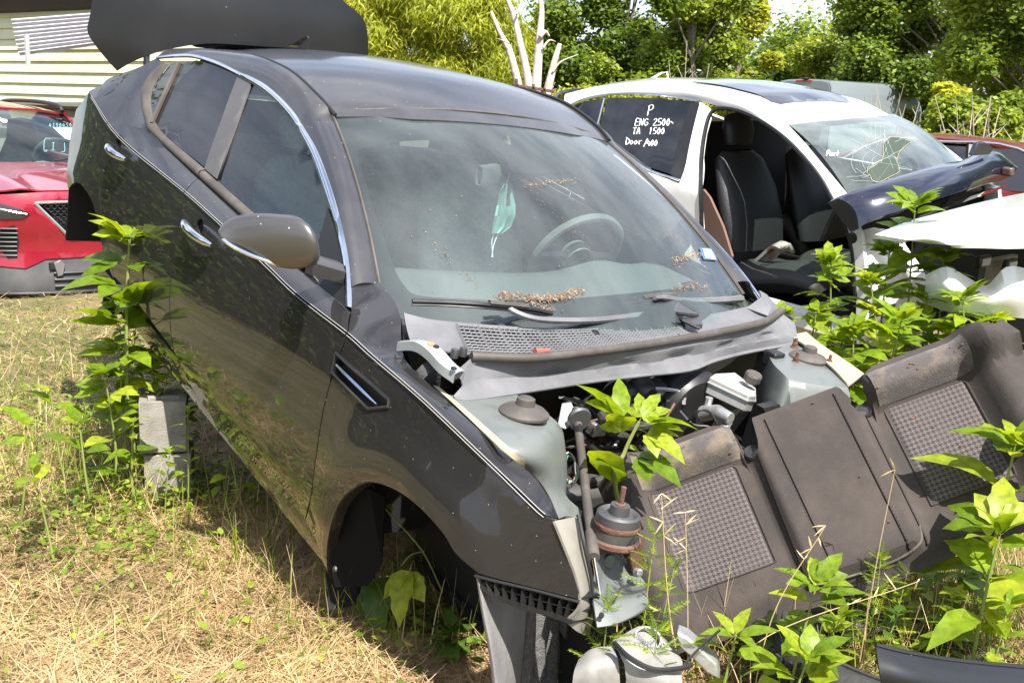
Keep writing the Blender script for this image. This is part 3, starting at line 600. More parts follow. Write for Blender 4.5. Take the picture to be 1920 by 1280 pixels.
cowl = obj('cowl_panel', join(MB().grid([[cowlp(a, t) for t in np.linspace(0, 1, 6)] for a in np.linspace(0, a0, 12)]), MB().grid([[cowlp(a, t) for t in np.linspace(0, 1, 6)] for a in np.linspace(a1, 1, 12)]),
      MB().grid([[cowlp(a, t) for t in (0, .1)] for a in np.linspace(a0, a1, 30)]), MB().grid([[cowlp(a, t) for t in (.93, 1)] for a in np.linspace(a0, a1, 30)])), M['cowl'], car, solid=.004)
g = MB(); NB = 52
for k in range(NB + 1):
    a = a0 + (a1 - a0) * k / NB; wdt = .0022 if k % 4 else .005
    g.tube([cowlp(a, t) + (0, 0, .001) for t in np.linspace(.08, .95, 6)], wdt, 4)
for t in np.linspace(.08, .95, 10): g.tube([cowlp(a, t) + (0, 0, .0005) for a in np.linspace(a0, a1, 50)], .0026, 4)
obj('cowl_grille', g, M['cowl'], cowl, kind='stuff', fix=False)
gb = MB().grid([[cowlp(a, t) + (0, 0, -.02) for t in (.0, 1)] for a in np.linspace(a0, a1, 20)]); obj('grille_backing', gb, M['void'], cowl)
nt_ = MB(); c = cowlp(am, .22); nt_.lathe([(.0, .004), (.011, .006), (.014, .0), (.014, -.01)], c, (0, 0, 1), 14); obj('washer_nozzle', nt_, M['black'], cowl)
SEAL = [cw(*p) for p in smooth([(884, 668, .945), (1000, 671, .947), (1110, 659, .948), (1210, 646, .948), (1310, 630, .948), (1400, 612, .948), (1440, 600, .948), (1466, 582, .955)], 6)]
sl2 = MB(); sl2.tube(SEAL, .0125, 10); obj('bonnet_seal', sl2, M['trim'], car)
LIPT = [cw(*p) for p in smooth([(862, 690, .925), (900, 682, .925), (1000, 682, .925), (1110, 672, .925), (1200, 662, .925), (1310, 645, .925), (1420, 618, .925), (1490, 605, .92)], 5)]
LIPM = [cw(*p) for p in smooth([(868, 722, .89), (905, 712, .89), (1000, 704, .89), (1090, 695, .89), (1200, 683, .89), (1310, 664, .89), (1400, 645, .89), (1495, 628, .89)], 5)]
LIPB = [cw(*p) for p in smooth([(850, 742, .868), (880, 744, .868), (1000, 727, .868), (1100, 712, .868), (1200, 700, .868), (1290, 690, .868), (1340, 672, .868), (1410, 655, .868), (1500, 640, .87)], 5)]
sx = resample(SEAL, 80); lt, lm, lb = resample(LIPT, 80), resample(LIPM, 80), resample(LIPB, 80)
rows = []
for i in range(80):
    a = i / 79; pk = .010 * max(0, math.sin(a * 2 * math.pi * 6)) ** .5 if .08 < a < .95 else 0
    A = lt[i]; B = lm[i]; C = lb[i]; n_ = np.array([.6, 0, -.2])
    rows.append([sx[i] + (.004, 0, -.008), A, A * .7 + B * .3, A * .45 + B * .55 + n_ * pk * 1.6, B * .9 + A * .1 + n_ * pk * 1.6, B, B * .3 + C * .7, C, C + np.array([-.012, 0, -.003])])
lip2 = MB().grid(rows[:47]); lip3 = MB().grid(rows[46:])
obj('cowl_lip', lip2, M['cowl'], car, ang=35, solid=.004); obj('cowl_lip', lip3, M['cowl'], car, ang=35, solid=.004)
# end horn of the cowl at the far side
hn = MB(); hn.grid([[cw(1400, 577, .95), cw(1428, 556, .985), cw(1424, 544, 1.005)], [cw(1440, 592, .94), cw(1447, 570, .97), cw(1438, 552, .985)], [cw(1466, 590, .93), cw(1466, 585, .935), cw(1462, 580, .94)]]); obj('cowl_horn', hn, M['cowl'], car, solid=.006)
# black corner gap filler by the fender, hinge arm, foam block
gp_ = MB(); gp_.prism([cw(752, 588, .93), cw(800, 603, .93), cw(812, 640, .90), (cw(770, 680, .86)), cw(756, 640, .9)], (0, 0, -.05)); obj('cowl_corner_filler', gp_, M['black'], car)
hg = MB(); hp = [cw(*p) for p in smooth([(758, 640, .930), (790, 640, .955), (815, 655, .957), (838, 680, .945), (862, 698, .935)], 5)]
rows = []
for i, p in enumerate(hp):
    t = hp[min(i + 1, len(hp) - 1)] - hp[max(i - 1, 0)]; t /= np.linalg.norm(t); sd_ = np.cross(t, (0, 0, 1)); sd_ /= np.linalg.norm(sd_); wd_ = .021
    rows.append([p + sd_ * wd_ + (0, 0, -.024), p + sd_ * wd_, p + sd_ * wd_ * .4 + (0, 0, .003), p - sd_ * wd_ * .4 + (0, 0, .003), p - sd_ * wd_, p - sd_ * wd_ + (0, 0, -.024)])
M['pale'] = mat('pale_grey_painted_metal', (.33, .35, .355), .35, .2, noise=((.18, .19, .19), 12, .5, .8), coat=.3)
hinge = obj('bonnet_hinge', MB().grid(rows), M['pale'], car, solid=.003, ang=50)
for px, py in ((818, 649), (851, 690)):
    m = MB(); c = cw(px, py, .963 if px < 830 else .948); m.lathe([(0, .002), (.007, .002), (.008, -.002)], c, (0, 0, 1), 12); obj('bolt_hole', m, M['void'], hinge)
ru = MB(); ru.prism([cw(800, 643, .962), cw(812, 642, .962), cw(816, 647, .962), cw(806, 648, .962)], (0, 0, .0008)); obj('rust_patch', ru, mat('orange_rust', (.45, .2, .08), .9), hinge)
fo = MB(); fo.grid([[cw(x, y, w) for x, y, w in r] for r in (((786, 718, .87), (805, 700, .90), (828, 682, .905), (842, 690, .90), (846, 715, .87)), ((800, 735, .82), (812, 735, .82), (830, 730, .82), (842, 725, .82), (846, 722, .82)))]); obj('foam_block', fo, mat('grey_black_foam', (.05, .05, .05), .95, bump=(150, .6)), car, solid=.03)
# two bolts and the little red cap left on the cowl
bl2 = MB()
for px, py in ((852, 663), (868, 660)):
    b2 = MB(); b2.lathe([(0, .014), (.009, .013), (.011, .004), (.011, -.01)], cw(px, py, .935), (0, 0, 1), 8); obj('cowl_bolt', b2, M['steel'], car)
rc = MB(); rc.tube([cw(1003, 659, .945), cw(1012, 658, .945), cw(1030, 657, .945)], [.009, .009, .006], 8)
o_ = obj('plastic_clip', rc, mat('faded_red_plastic', (.32, .09, .06), .5), None, label='small faded red plastic clip lying on the cowl grille', cat='plastic clip'); o_.matrix_world = CAR.mat()
# wipers
def wiper(pts, blade, w0):
    m = MB(); P = [CAR.on(x, y, 2, z) for x, y, z in pts]; m.tube(smooth(P, 5), [.007] * 5 + [.010] * (5 * (len(P) - 3)) + [.012] * 5 + [.014], 6)
    wo_ = obj('wiper_arm', m, M['cowl'], car); b = MB(); B = [CAR.on(x, y, 2, z) for x, y, z in blade]
    b.tube(smooth(B, 4), .006, 6); b.tube([p + (0, 0, -.010) for p in smooth(B, 4)], .004, 4); obj('wiper_blade', b, M['black'], wo_)
    r = MB(); pp = resample(smooth(B, 4), 20)[9:16]; r.grid([[p + (0, -.0, .006) + np.array([dx, 0, dz]) for dx, dz in ((-.008, 0), (-.004, .006), (.006, .006), (.009, 0))] for p in pp]); obj('blade_bridge', r, M['trim'], wo_)
wiper([(918, 566, 1.005), (942, 570, 1.0), (965, 585, .985), (1000, 597, .975), (1050, 601, .97), (1120, 600, .965), (1190, 592, .962), (1255, 580, .96)], [(773, 564, .995), (840, 566, 1.0), (915, 571, 1.005), (1000, 580, .985), (1035, 588, .97)], 0)
wiper([(1228, 558, 1.01), (1245, 558, 1.005), (1275, 562, .985), (1330, 564, .975), (1390, 560, .97)], [(1080, 590, .965), (1140, 577, .98), (1200, 563, .995), (1240, 557, 1.0), (1310, 554, .985)], 0)
ln = MB(); ln.prism([cw(1268, 572, .975), cw(1312, 598, .965), cw(1316, 616, .95), cw(1296, 614, .95), cw(1262, 588, .96)], (0, 0, .012)); obj('wiper_linkage', ln, M['steel'], car)
lk = MB()
for a, b in (((1255, 560), (1300, 585)), ((1280, 600), (1312, 616)), ((1270, 588), (1308, 592))): lk.tube([cw(*a, .985), cw(*b, .975)], .006, 6)
obj('linkage_rod', lk, M['black'], car, kind='stuff')
# near strut tower and apron: grey-green body-colour metal
AP = [[(800, 722, .862), (850, 742, .862), (905, 742, .862), (962, 735, .862)], [(842, 752, .862), (890, 768, .867), (960, 766, .868), (1015, 768, .858), ], [(900, 805, .862), (950, 820, .865), (1010, 815, .862), (1052, 800, .840)],
      [(950, 850, .845), (985, 855, .842), (1025, 848, .835), (1058, 838, .800)], [(1003, 893, .78), (1020, 895, .775), (1040, 893, .77), (1056, 885, .755)], [(1030, 930, .73), (1040, 930, .728), (1048, 926, .725), (1058, 920, .715)], [(1048, 972, .69), (1058, 968, .69), (1070, 965, .69), (1085, 962, .685)]]
R_ = [resample(smooth([cw(*p) for p in r], 4), 13) for r in AP]
cols = [resample(smooth([r[k] for r in R_], 5), 30) for k in range(13)]
rows = [[cols[k][i] for k in range(13)] + [cols[12][i] + np.array([-.012, -.012, -.05]), cols[12][i] + np.array([-.02, -.03, -.17]), cols[12][i] + np.array([-.02, -.035, -.34])] for i in range(30)]
for i in range(30):                                 # slope the tower wall off at the front
    if i > 19:
        k = (i - 19) / 10.; rows[i][13] = rows[i][13] * (1 - k) + rows[i][12] * k + (0, 0, -.01 * k); rows[i][14] = rows[i][14] * (1 - .5 * k) + rows[i][12] * .5 * k
tower = obj('strut_tower', MB().grid(rows), M['primer'], car, ang=50, solid=.006)
def cap(px, py, w, k=1.0):
    m = MB(); c = cw(px, py, w); m.lathe([(.062 * k, .0), (.062 * k, .006), (.05 * k, .016), (.028 * k, .022), (.024 * k, .024), (.022 * k, .040), (.015 * k, .044), (0, .045)], c, (.05, 0, 1), 28); obj('strut_cap', m, M['trim'], car, ang=35)
cap(982, 776, .868); 
cs = MB(); cs.grid([[cw(x, y, w) for x, y, w in r] for r in smooth([((812, 722, .872), (822, 724, .874)), ((850, 756, .872), (862, 757, .874)), ((905, 808, .872), (918, 806, .874)), ((950, 850, .862), (963, 846, .862)), ((985, 880, .80), (1000, 878, .80))], 4)]); obj('apron_flange', cs, M['cream'], car, solid=.004)
# far strut tower with cream inner flange (its wing is gone)
FT = [[(1440, 662, .868), (1475, 647, .868), (1510, 634, .868)], [(1450, 682, .868), (1490, 668, .872), (1535, 655, .868)], [(1470, 702, .868), (1520, 694, .87), (1565, 690, .868)], [(1480, 712, .862), (1535, 722, .862), (1590, 727, .868)]]
fr_ = [resample(smooth([cw(*p) for p in r], 4), 12) for r in FT]
cc = [resample(smooth([r[k] for r in fr_], 4), 14) for k in range(12)]
rows = [[cc[k][i] for k in range(12)] for i in range(14)]
rows += [[p + np.array([-.015, 0, -.02]) for p in rows[-1]], [p + np.array([-.05, .0, -.10]) for p in rows[-1]], [p + np.array([-.07, .02, -.30]) for p in rows[-1]]]
for r in rows: r.insert(0, r[0] + np.array([-.01, .01, -.02])); r.insert(0, r[0] + np.array([-.01, .03, -.28]))
obj('strut_tower', MB().grid(rows), M['primer'], car, ang=50, solid=.006)
m = MB(); c = cw(1515, 673, .87); m.lathe([(.062, .0), (.062, .006), (.05, .016), (.028, .022), (.024, .024), (.022, .040), (.015, .044), (0, .045)], c, (.05, 0, 1), 28); obj('strut_cap', m, M['trim'], car, ang=35)
for px, py in ((1489, 652), (1491, 680), (1553, 684)):
    m = MB(); c = cw(px, py, .868); m.lathe([(.014, 0), (.014, .004), (.009, .006), (.009, .018), (.005, .019), (.005, .034), (0, .035)], c, (0, 0, 1), 8); obj('strut_bolt', m, M['rust'], car)
ff = MB(); ff.grid([[cw(x, y, w) for x, y, w in r] for r in smooth([((1480, 628, .885), (1512, 622, .885)), ((1515, 650, .885), (1540, 645, .885)), ((1560, 688, .88), (1585, 675, .88)), ((1592, 722, .875), (1620, 700, .875))], 5)]); obj('apron_flange', ff, M['cream'], car, solid=.006)
for q in obj.__defaults__[:0]: pass
# brake booster, reservoir, master cylinder
bb = MB(); c = CAR.on(1285, 760, 0, .22); bb.lathe([(0, -.05), (.10, -.05), (.125, -.02), (.125, .02), (.11, .06), (0, .07)], c, (1, 0, .05), 28); obj('brake_booster', bb, M['black'], car, ang=40)
def hull(name, top, bot, m, parent=car, bevel=.004):
    mb = MB(); n = len(top); mb.add([np.array(p) for p in top + bot], [tuple(range(n)), tuple(range(2 * n - 1, n - 1, -1))] + [(i, i + n, (i + 1) % n + n, (i + 1) % n) for i in range(n)]); return obj(name, mb, m, parent, bevel=bevel)
M['cloudy'] = mat('cloudy_white_plastic', (.36, .36, .35), .4, noise=((.22, .215, .20), 9, .45, .75))
U0 = .12
def cu_(px, py, u): return CAR.on(px, py, 0, u)
T_ = [cu_(1331, 706, .16), cu_(1340, 700, .20), cu_(1378, 697, .20), cu_(1418, 728, .16), cu_(1418, 742, .06), cu_(1405, 741, .04)]
res = hull('fluid_reservoir', T_, [p + (0.005, 0, -.055) for p in T_], M['cloudy'])
rs2 = MB(); rs2.tube([p + (0, 0, -.018) for p in T_ + T_[:1]], .004, 6); obj('reservoir_rim', rs2, M['whiteplastic'], res)
cp = MB(); c = cu_(1412, 706, .13); cp.lathe([(.020, -.02), (.027, -.012), (.028, .006), (.024, .012), (0, .014)], c, (-.15, 0, 1), 10); obj('reservoir_cap', cp, M['trim'], res, ang=30)
mc2 = MB(); mc2.tube([cu_(1318, 775, .12), cu_(1345, 772, .07), cu_(1370, 785, .02)], [.024, .022, .018], 12); mc2.tube([cu_(1325, 765, .12), cu_(1330, 745, .12)], .012, 8); mc2.tube([cu_(1365, 790, .04), cu_(1350, 815, .02)], .014, 8); obj('master_cylinder', mc2, M['alu'], car)
for pts, r, mm in (([(1290, 790, .05), (1310, 770, .03), (1330, 772, .02), (1345, 795, .0)], .004, 'black'), ([(1275, 770, .1), (1300, 795, .05), (1330, 800, .02), (1352, 820, .0)], .003, 'steel'), ([(1300, 820, .0), (1330, 850, -.02), (1370, 830, -.03), (1400, 845, -.02)], .006, 'black')):
    m = MB(); m.tube(smooth([cu_(x, y, u) for x, y, u in pts], 5), r, 6); obj('brake_line', m, M[mm], car)
bk = MB(); bk.prism([cu_(1432, 765, .0), cu_(1462, 758, .0), cu_(1470, 775, .0), (cu_(1458, 778, .0)), cu_(1452, 768, .0), cu_(1436, 778, .0)], (.03, 0, 0)); obj('cable_bracket', bk, M['black'], car)
fz = MB(); fz.box(cw(1450, 672, .86), (.05, .05, .05)); obj('relay_box', fz, M['black'], car, bevel=.006)
# loose engine parts in the dark of the bay
eb = MB(); eb.box((.22, .22, .42), (.20, .26, .22)); obj('gearbox_casing', eb, M['steel'], car, bevel=.03)
for px, py, u, r, L, ax, mm in ((1195, 725, .25, .045, .10, (1, .2, .3), 'black'), (1232, 735, .25, .04, .08, (1, 0, .2), 'steel'), (1160, 745, .22, .05, .08, (1, .3, .2), 'black'), (1150, 790, .22, .04, .10, (.3, 1, .2), 'steel'), (1120, 770, .25, .05, .1, (1, 0, 0), 'steel')):
    m = MB(); m.lathe([(0, -L / 2), (r * .7, -L / 2), (r, -L / 3), (r, L / 4), (r * .75, L / 2), (0, L / 2)], cu_(px, py, u), ax, 14); obj('engine_pulley', m, M[mm], car)
for pts, r, mm in (([(1110, 745, .25), (1140, 790, .15), (1190, 800, .12), (1240, 790, .12)], .014, 'rubber'), ([(1180, 760, .2), (1210, 780, .14), (1230, 815, .1), (1210, 850, .08)], .018, 'rubber'), ([(1130, 800, .2), (1160, 815, .18), (1200, 812, .2), (1260, 800, .2)], .013, 'steel'), ([(1090, 820, .2), (1120, 845, .18), (1160, 850, .16), (1210, 845, .16)], .010, 'black'), ([(1245, 755, .22), (1262, 775, .2), (1258, 795, .18)], .010, 'alu'), ([(1070, 880, .1), (1100, 905, .08), (1130, 900, .08)], .016, 'rubber'), ([(1100, 770, .22), (1125, 800, .2), (1118, 840, .2)], .008, 'black'), ([(1150, 870, .12), (1162, 880, .1), (1166, 895, .1)], .010, 'whiteplastic')):
    m = MB(); m.tube(smooth([cu_(x, y, u) for x, y, u in pts], 6), r, 8); obj('engine_hose', m, M[mm], car)
random.seed(5)
for k, colr in enumerate(((.05, .25, .28), (.5, .5, .48), (.03, .03, .03), (.45, .3, .28), (.1, .3, .2), (.4, .4, .38))):
    m = MB(); c0 = np.array([1068, 880]); pts = []
    for q in np.linspace(0, 5.2, 9): pts.append(cu_(c0[0] + (13 + 3 * k % 5) * math.cos(q + k) + random.uniform(-4, 4), c0[1] + (24 + 2 * k % 7) * math.sin(q + k) + random.uniform(-5, 5), .02 - .006 * k))
    m.tube(smooth(pts, 4), .0022, 5); obj('wiring_loop', m, mat('wire_colour', colr, .5), car)
random.seed(17)
for k in range(26):                                 # thin looms and pipes lost in the dark
    x0, y0 = random.uniform(1085, 1290), random.uniform(735, 860); P = [cu_(x0, y0, random.uniform(.16, .3))]
    for q in range(3): P.append(cu_(x0 + random.uniform(-70, 70), y0 + random.uniform(-40, 45), random.uniform(.14, .3)))
    m = MB(); m.tube(smooth(P, 5), random.choice((.003, .004, .006, .009)), 6); obj('loom', m, M[random.choice(('black', 'rubber', 'steel', 'rust', 'alu', 'trim'))], car)
for k in range(10):
    m = MB(); m.box(cu_(random.uniform(1095, 1290), random.uniform(740, 850), random.uniform(.18, .3)), [random.uniform(.015, .05) for _ in range(3)], None); obj('bracket', m, M[random.choice(('black', 'steel', 'rust', 'alu'))], car, bevel=.003)
# gas strut from the tower bracket down over the front
A, B, C = cw(1080, 768, .80), CAR.on(1113, 1045, 0, -.40), CAR.on(1132, 1160, 0, -.46)
gs = MB(); gs.tube([A, A + (B - A) * .5, A + (B - A) * .90], .0115, 12); gs.tube([A + (B - A) * .86, B], .0145, 12); st_ = obj('gas_strut', gs, M['trim'], car); rd_ = MB(); rd_.tube([B, C], .0042, 8); obj('strut_rod', rd_, M['chrome'], st_)
br = MB(); br.lathe([(0, -.008), (.030, -.008), (.034, 0), (.030, .008), (0, .01)], cw(1086, 785, .80), (1, -.25, .1), 20); obj('strut_bracket', br, M['steel'], st_)
bp2 = MB(); bp2.prism([cw(1058, 758, .80), cw(1072, 754, .80), cw(1080, 772, .79), cw(1078, 795, .77), cw(1060, 805, .77), cw(1050, 800, .78)], (.012, 0, 0)); obj('strut_plate', bp2, M['pale'], st_, bevel=.003)
# front rail, side support, lower plate
SS = [[(1040, 976, -.39), (1060, 972, -.38), (1082, 968, -.36)], [(1062, 1030, -.43), (1075, 1026, -.42), (1095, 1020, -.40)], [(1082, 1085, -.46), (1092, 1082, -.45), (1108, 1085, -.43)], [(1088, 1135, -.48), (1102, 1135, -.47), (1115, 1140, -.45)], [(1060, 1165, -.46), (1085, 1185, -.47), (1105, 1190, -.45)]]
ss = [[cu_(*p) for p in smooth(r, 4)] for r in SS]; ss = [[smooth([r[k] for r in ss], 5)[i] for k in range(len(ss[0]))] for i in range(21)]
obj('lamp_support', MB().grid(ss), mat('grey_cream_lamp_support', (.22, .205, .175), .6, noise=((.15, .135, .115), 9, .45, .75)), car, solid=.006)
ed = MB(); ed.tube(smooth([cu_(1084, 965, -.37), cu_(1095, 1020, -.42), cu_(1110, 1090, -.45), cu_(1112, 1140, -.47), cu_(1128, 1190, -.47)], 5), .005, 6); obj('support_edge', ed, M['black'], car)
tab = MB(); tab.prism([cw(1030, 945, .70), cw(1060, 930, .70), cw(1092, 958, .69), cw(1086, 970, .69), cw(1050, 965, .69), cw(1035, 978, .69)], (0, 0, -.006)); obj('mounting_tab', tab, M['primer'], car)
PL = [[(1122, 1040, -.36), (1140, 1030, -.34), (1160, 1035, -.33), (1180, 1060, -.33)], [(1118, 1080, -.40), (1140, 1075, -.37), (1170, 1085, -.36), (1205, 1085, -.36)], [(1112, 1115, -.44), (1140, 1112, -.42), (1175, 1108, -.41), (1212, 1098, -.40)], [(1112, 1120, -.47), (1140, 1125, -.48), (1180, 1120, -.48), (1214, 1105, -.46)], [(1120, 1175, -.52), (1150, 1170, -.53), (1185, 1155, -.53), (1216, 1135, -.52)]]
pg_ = [[cu_(*p) for p in smooth(r, 4)] for r in PL]; pg_ = [[smooth([r[k] for r in pg_], 5)[i] for k in range(len(pg_[0]))] for i in range(21)]
obj('front_rail', MB().grid(pg_), M['primer'], car, ang=40, solid=.006)
for px, py, u in ((1183, 1140, -.50), (1127, 1153, -.515)):
    m = MB(); m.lathe([(0, .004), (.006, .004), (.007, .0)], cu_(px, py, u), (-.9, 0, .5), 10); obj('rail_hole', m, M['void'], car)
ov = MB(); ov.lathe([(0, .004), (.015, .003), (.018, 0)], cu_(1143, 1052, -.36), (-1, 0, .4), 14); obj('rail_plug', ov, M['steel'], car)
# rusty engine mount: rubber in a can, bracket arms, stud
em = MB(); c = CAR.on(1156, 985, 0, -.36); axm = np.array([.05, 0, 1.0])
em.lathe([(0, .052), (.022, .052), (.024, .030), (.034, .026), (.044, .034), (.050, .030), (.052, .010), (.0525, -.025), (.058, -.028), (.060, -.036), (.056, -.042), (0, -.045)], c, axm, 30); mount = obj('engine_mount', em, M['steel'], car, ang=30)
r1 = MB(); r1.lathe([(.053, .012), (.0545, .010), (.0545, .001), (.053, -.002)], c, axm, 30); r1.lathe([(.057, -.024), (.0615, -.028), (.0615, -.037), (.057, -.042)], c, axm, 30); obj('mount_ring', r1, M['rust'], mount, kind='stuff')
s1 = MB(); s1.lathe([(.012, .0), (.012, .004), (.0065, .006), (.0065, .045), (0, .047)], c + axm * .05, axm, 10); obj('mount_stud', s1, M['rust'], mount)
for quad in (((1120, 1010), (1150, 1005), (1172, 1030), (1168, 1045), (1150, 1035), (1122, 1035)), ((1165, 1010), (1185, 995), (1205, 1010), (1212, 1065), (1200, 1080), (1185, 1072), (1180, 1040))):
    m = MB(); m.prism([cu_(x, y, -.36) for x, y in quad], (.018, 0, 0)); obj('mount_arm', m, M['rust'], mount, bevel=.004)
b3 = MB(); b3.lathe([(0, .014), (.010, .012), (.011, 0)], cu_(1193, 1072, -.385), (-1, 0, .4), 8); obj('mount_bolt', b3, M['alu'], mount)
# black lattice bumper bracket under the wing, wheel-arch liner and felt behind it
LT = [CAR.hit(x, y, 1, lambda u, w: Vlow(u, w) - .006) for x, y in smooth([(893, 1078), (940, 1090), (1000, 1104), (1050, 1117), (1088, 1127)], 4)]
LB = [CAR.hit(x, y, 1, lambda u, w: Vlow(u, max(w, .5)) - .004) for x, y in smooth([(900, 1098), (930, 1118), (985, 1138), (1040, 1154), (1072, 1166)], 4)]
la, lb_ = resample(LT, 12), resample(LB, 12); dep = np.array([0, -.055, 0])
m = MB(); m.grid([[p + (0, 0, .004), p + dep + (0, 0, .004)] for p in la]); lat = obj('bumper_bracket', m, M['black'], car, solid=.004)
m = MB(); m.grid([[p, p + dep * .9] for p in lb_]); m.grid([[p + (0, 0.0, .004), p + (0, 0, -.006)] for p in lb_]); obj('bracket_flange', m, M['black'], lat, solid=.004)
m = MB(); m.grid([[p * .5 + q * .5 + dep * .15, p * .5 + q * .5 + dep * .95] for p, q in zip(la, lb_)]); obj('bracket_shelf', m, M['black'], lat, solid=.003)
m = MB(); m.grid([[p + dep * 1.0, q + dep * .9] for p, q in zip(la, lb_)]); obj('bracket_back', m, M['void'], lat, solid=.002)
for i in range(1, 11):
    m = MB(); m.add([la[i], lb_[i], lb_[i] + dep * .9, la[i] + dep], [(0, 1, 2, 3)]); obj('bracket_rib', m, M['black'], lat, solid=.003)
tp = MB(); tp.tube([p + (0, .003, .0) for p in LT], .004, 6); obj('bracket_lip', tp, M['black'], lat)
LQ = [[(893, 1083), (899, 1084), (925, 1100), (960, 1118), (986, 1135)], [(903, 1150), (910, 1150), (935, 1165), (962, 1178), (984, 1190)], [(915, 1215), (923, 1216), (945, 1225), (965, 1232), (980, 1240)], [(924, 1285), (932, 1285), (950, 1290), (965, 1292), (974, 1296)], [(930, 1345), (938, 1345), (952, 1348), (965, 1350), (970, 1352)]]
lrows = [smooth([CAR.on(x, y, 1, v) for (x, y), v in zip(r, (.862, .858, .80, .74, .69))], 4) for r in LQ]; lrows = [smooth([r[k] for r in lrows], 5) for k in range(len(lrows[0]))]
M['liner'] = mat('grey_liner_plastic', (.15, .145, .15), .6, noise=((.22, .21, .21), 8, .4, .7), bump=(70, .2))
obj('arch_liner', MB().grid(lrows), M['liner'], car, ang=40, solid=.005)
M['felt'] = mat('grey_felt', (.085, .083, .083), .98, noise=((.16, .157, .157), 90, .35, .65), bump=(300, .8))
FQ = [[(984, 1140), (1010, 1150), (1035, 1158), (1062, 1166)], [(983, 1200), (1008, 1205), (1034, 1210), (1064, 1215)], [(974, 1290), (1002, 1292), (1030, 1296), (1060, 1300)], [(970, 1350), (1000, 1352), (1030, 1354), (1058, 1356)]]
frs = [smooth([CAR.on(x, y, 1, v) for (x, y), v in zip(r, (.688, .63, .57, .50))], 4) for r in FQ]; frs = [smooth([r[k] + np.array([.008 * math.sin(k * 1.9), 0, 0]) for r in frs], 5) for k in range(len(frs[0]))]
obj('felt_liner', MB().grid(frs), M['felt'], car, ang=60, solid=.008)
# ------------------------------------------------------------------ loose rear seat back lying in the nose of the sedan
SK = .80
SM_ = np.array([[.91941281, -.31202845, -.23941249], [.00565857, .61916871, -.7852376], [.39325319, .72060277, .57103728]])
SEATF = Frame(SM_, np.array([1.16582674, 3.41370731, -1.41766804]) * SK + np.array([0, 0, CAMH]))
def houndstooth():
    m = bpy.data.materials.new('houndstooth_cloth'); m.use_nodes = True; nt = m.node_tree; N, L = nt.nodes, nt.links; b = N['Principled BSDF']; b.inputs['Roughness'].default_value = .95; b.inputs['Sheen Weight'].default_value = .3
    tcn = N.new('ShaderNodeTexCoord'); sp = N.new('ShaderNodeSeparateXYZ'); L.new(tcn.outputs['Object'], sp.inputs[0])
    def mth(op, a, bb=None, c=None):
        n = N.new('ShaderNodeMath'); n.operation = op
        for i, x in enumerate((a, bb, c)):
            if x is None: continue
            if isinstance(x, (int, float)): n.inputs[i].default_value = x
            else: L.new(x, n.inputs[i])
        return n.outputs[0]
    th = .0165 / 8
    i = mth('FLOOR', mth('DIVIDE', mth('ADD', sp.outputs['X'], 10), th)); j = mth('FLOOR', mth('DIVIDE', mth('ADD', sp.outputs['Y'], 10), th))
    warp = mth('LESS_THAN', mth('MODULO', i, 8), 4); weft = mth('LESS_THAN', mth('MODULO', j, 8), 4); top = mth('LESS_THAN', mth('MODULO', mth('ADD', i, j), 4), 2)
    v = mth('ADD', mth('MULTIPLY', top, warp), mth('MULTIPLY', mth('SUBTRACT', 1, top), weft))
    x = N.new('ShaderNodeMix'); x.data_type = 'RGBA'; x.inputs['A'].default_value = (.026, .020, .019, 1); x.inputs['B'].default_value = (.098, .082, .081, 1); L.new(v, x.inputs['Factor'])
    t = N.new('ShaderNodeTexNoise'); t.inputs['Scale'].default_value = 9; t.inputs['Detail'].default_value = 5; L.new(tcn.outputs['Object'], t.inputs['Vector']); r = N.new('ShaderNodeMapRange'); r.inputs['From Min'].default_value = .4; r.inputs['From Max'].default_value = .8; r.inputs['To Max'].default_value = .45; L.new(t.outputs['Fac'], r.inputs['Value'])
    y = N.new('ShaderNodeMix'); y.data_type = 'RGBA'; y.inputs['B'].default_value = (.075, .062, .058, 1); L.new(r.outputs['Result'], y.inputs['Factor']); L.new(x.outputs['Result'], y.inputs['A']); L.new(y.outputs['Result'], b.inputs['Base Color'])
    return m
M['hound'] = houndstooth()
M['seatcloth'] = mat('brown_black_seat_cloth', (.032, .025, .0225), .88, sheen=.06, noise=((.062, .047, .039), 5, .42, .75), bump=(260, .25))
M['seatdust'] = mat('dusty_seat_cloth', (.060, .050, .048), .88, sheen=.2, noise=((.19, .145, .10), 7, .46, .68), bump=(200, .3))
M['thread'] = mat('grey_thread', (.075, .066, .063), 1.0, spec=.0); M['seamdark'] = mat('dark_seam_cloth', (.012, .010, .010), 1.0, spec=.0)
seatb = thing('rear_seat_back', 'torn out dark rear seat back with two houndstooth panels, lying in the open front of the grey sedan', 'car seat', SEATF)
seatb['label'] = 'dark rear seat back with two houndstooth panels lying in the front of the grey sedan'
seatb.scale = (SK, SK, SK)
def sstep(a, b, x):
    t = min(1, max(0, (x - a) / (b - a))); return t * t * (3 - 2 * t)
def seatz(x, y):                                    # relief of the seat face
    ax = abs(x); z = .0
    z -= .030 * (sstep(.20, .25, ax) - sstep(.245, .30, ax)) * 0
    z += .050 * (1 - sstep(.165, .225, ax)) * sstep(.0, .06, y)                 # raised centre arm rest
    z += .095 * sstep(.535, .63, ax) - .05 * sstep(.66, .73, ax)              # outer bolster
    z += .082 * sstep(.495, .56, y) * sstep(.20, .26, ax)                     # head bolster above the panels
    z -= .05 * sstep(.585, .66, y) * sstep(.16, .24, ax)
    z -= .035 * sstep(.60, .645, y) * (1 - sstep(.16, .24, ax))
    z -= .05 * sstep(.06, -.04, y) if False else 0
    z -= .045 * (1 - sstep(-.03, .07, y))
    return z
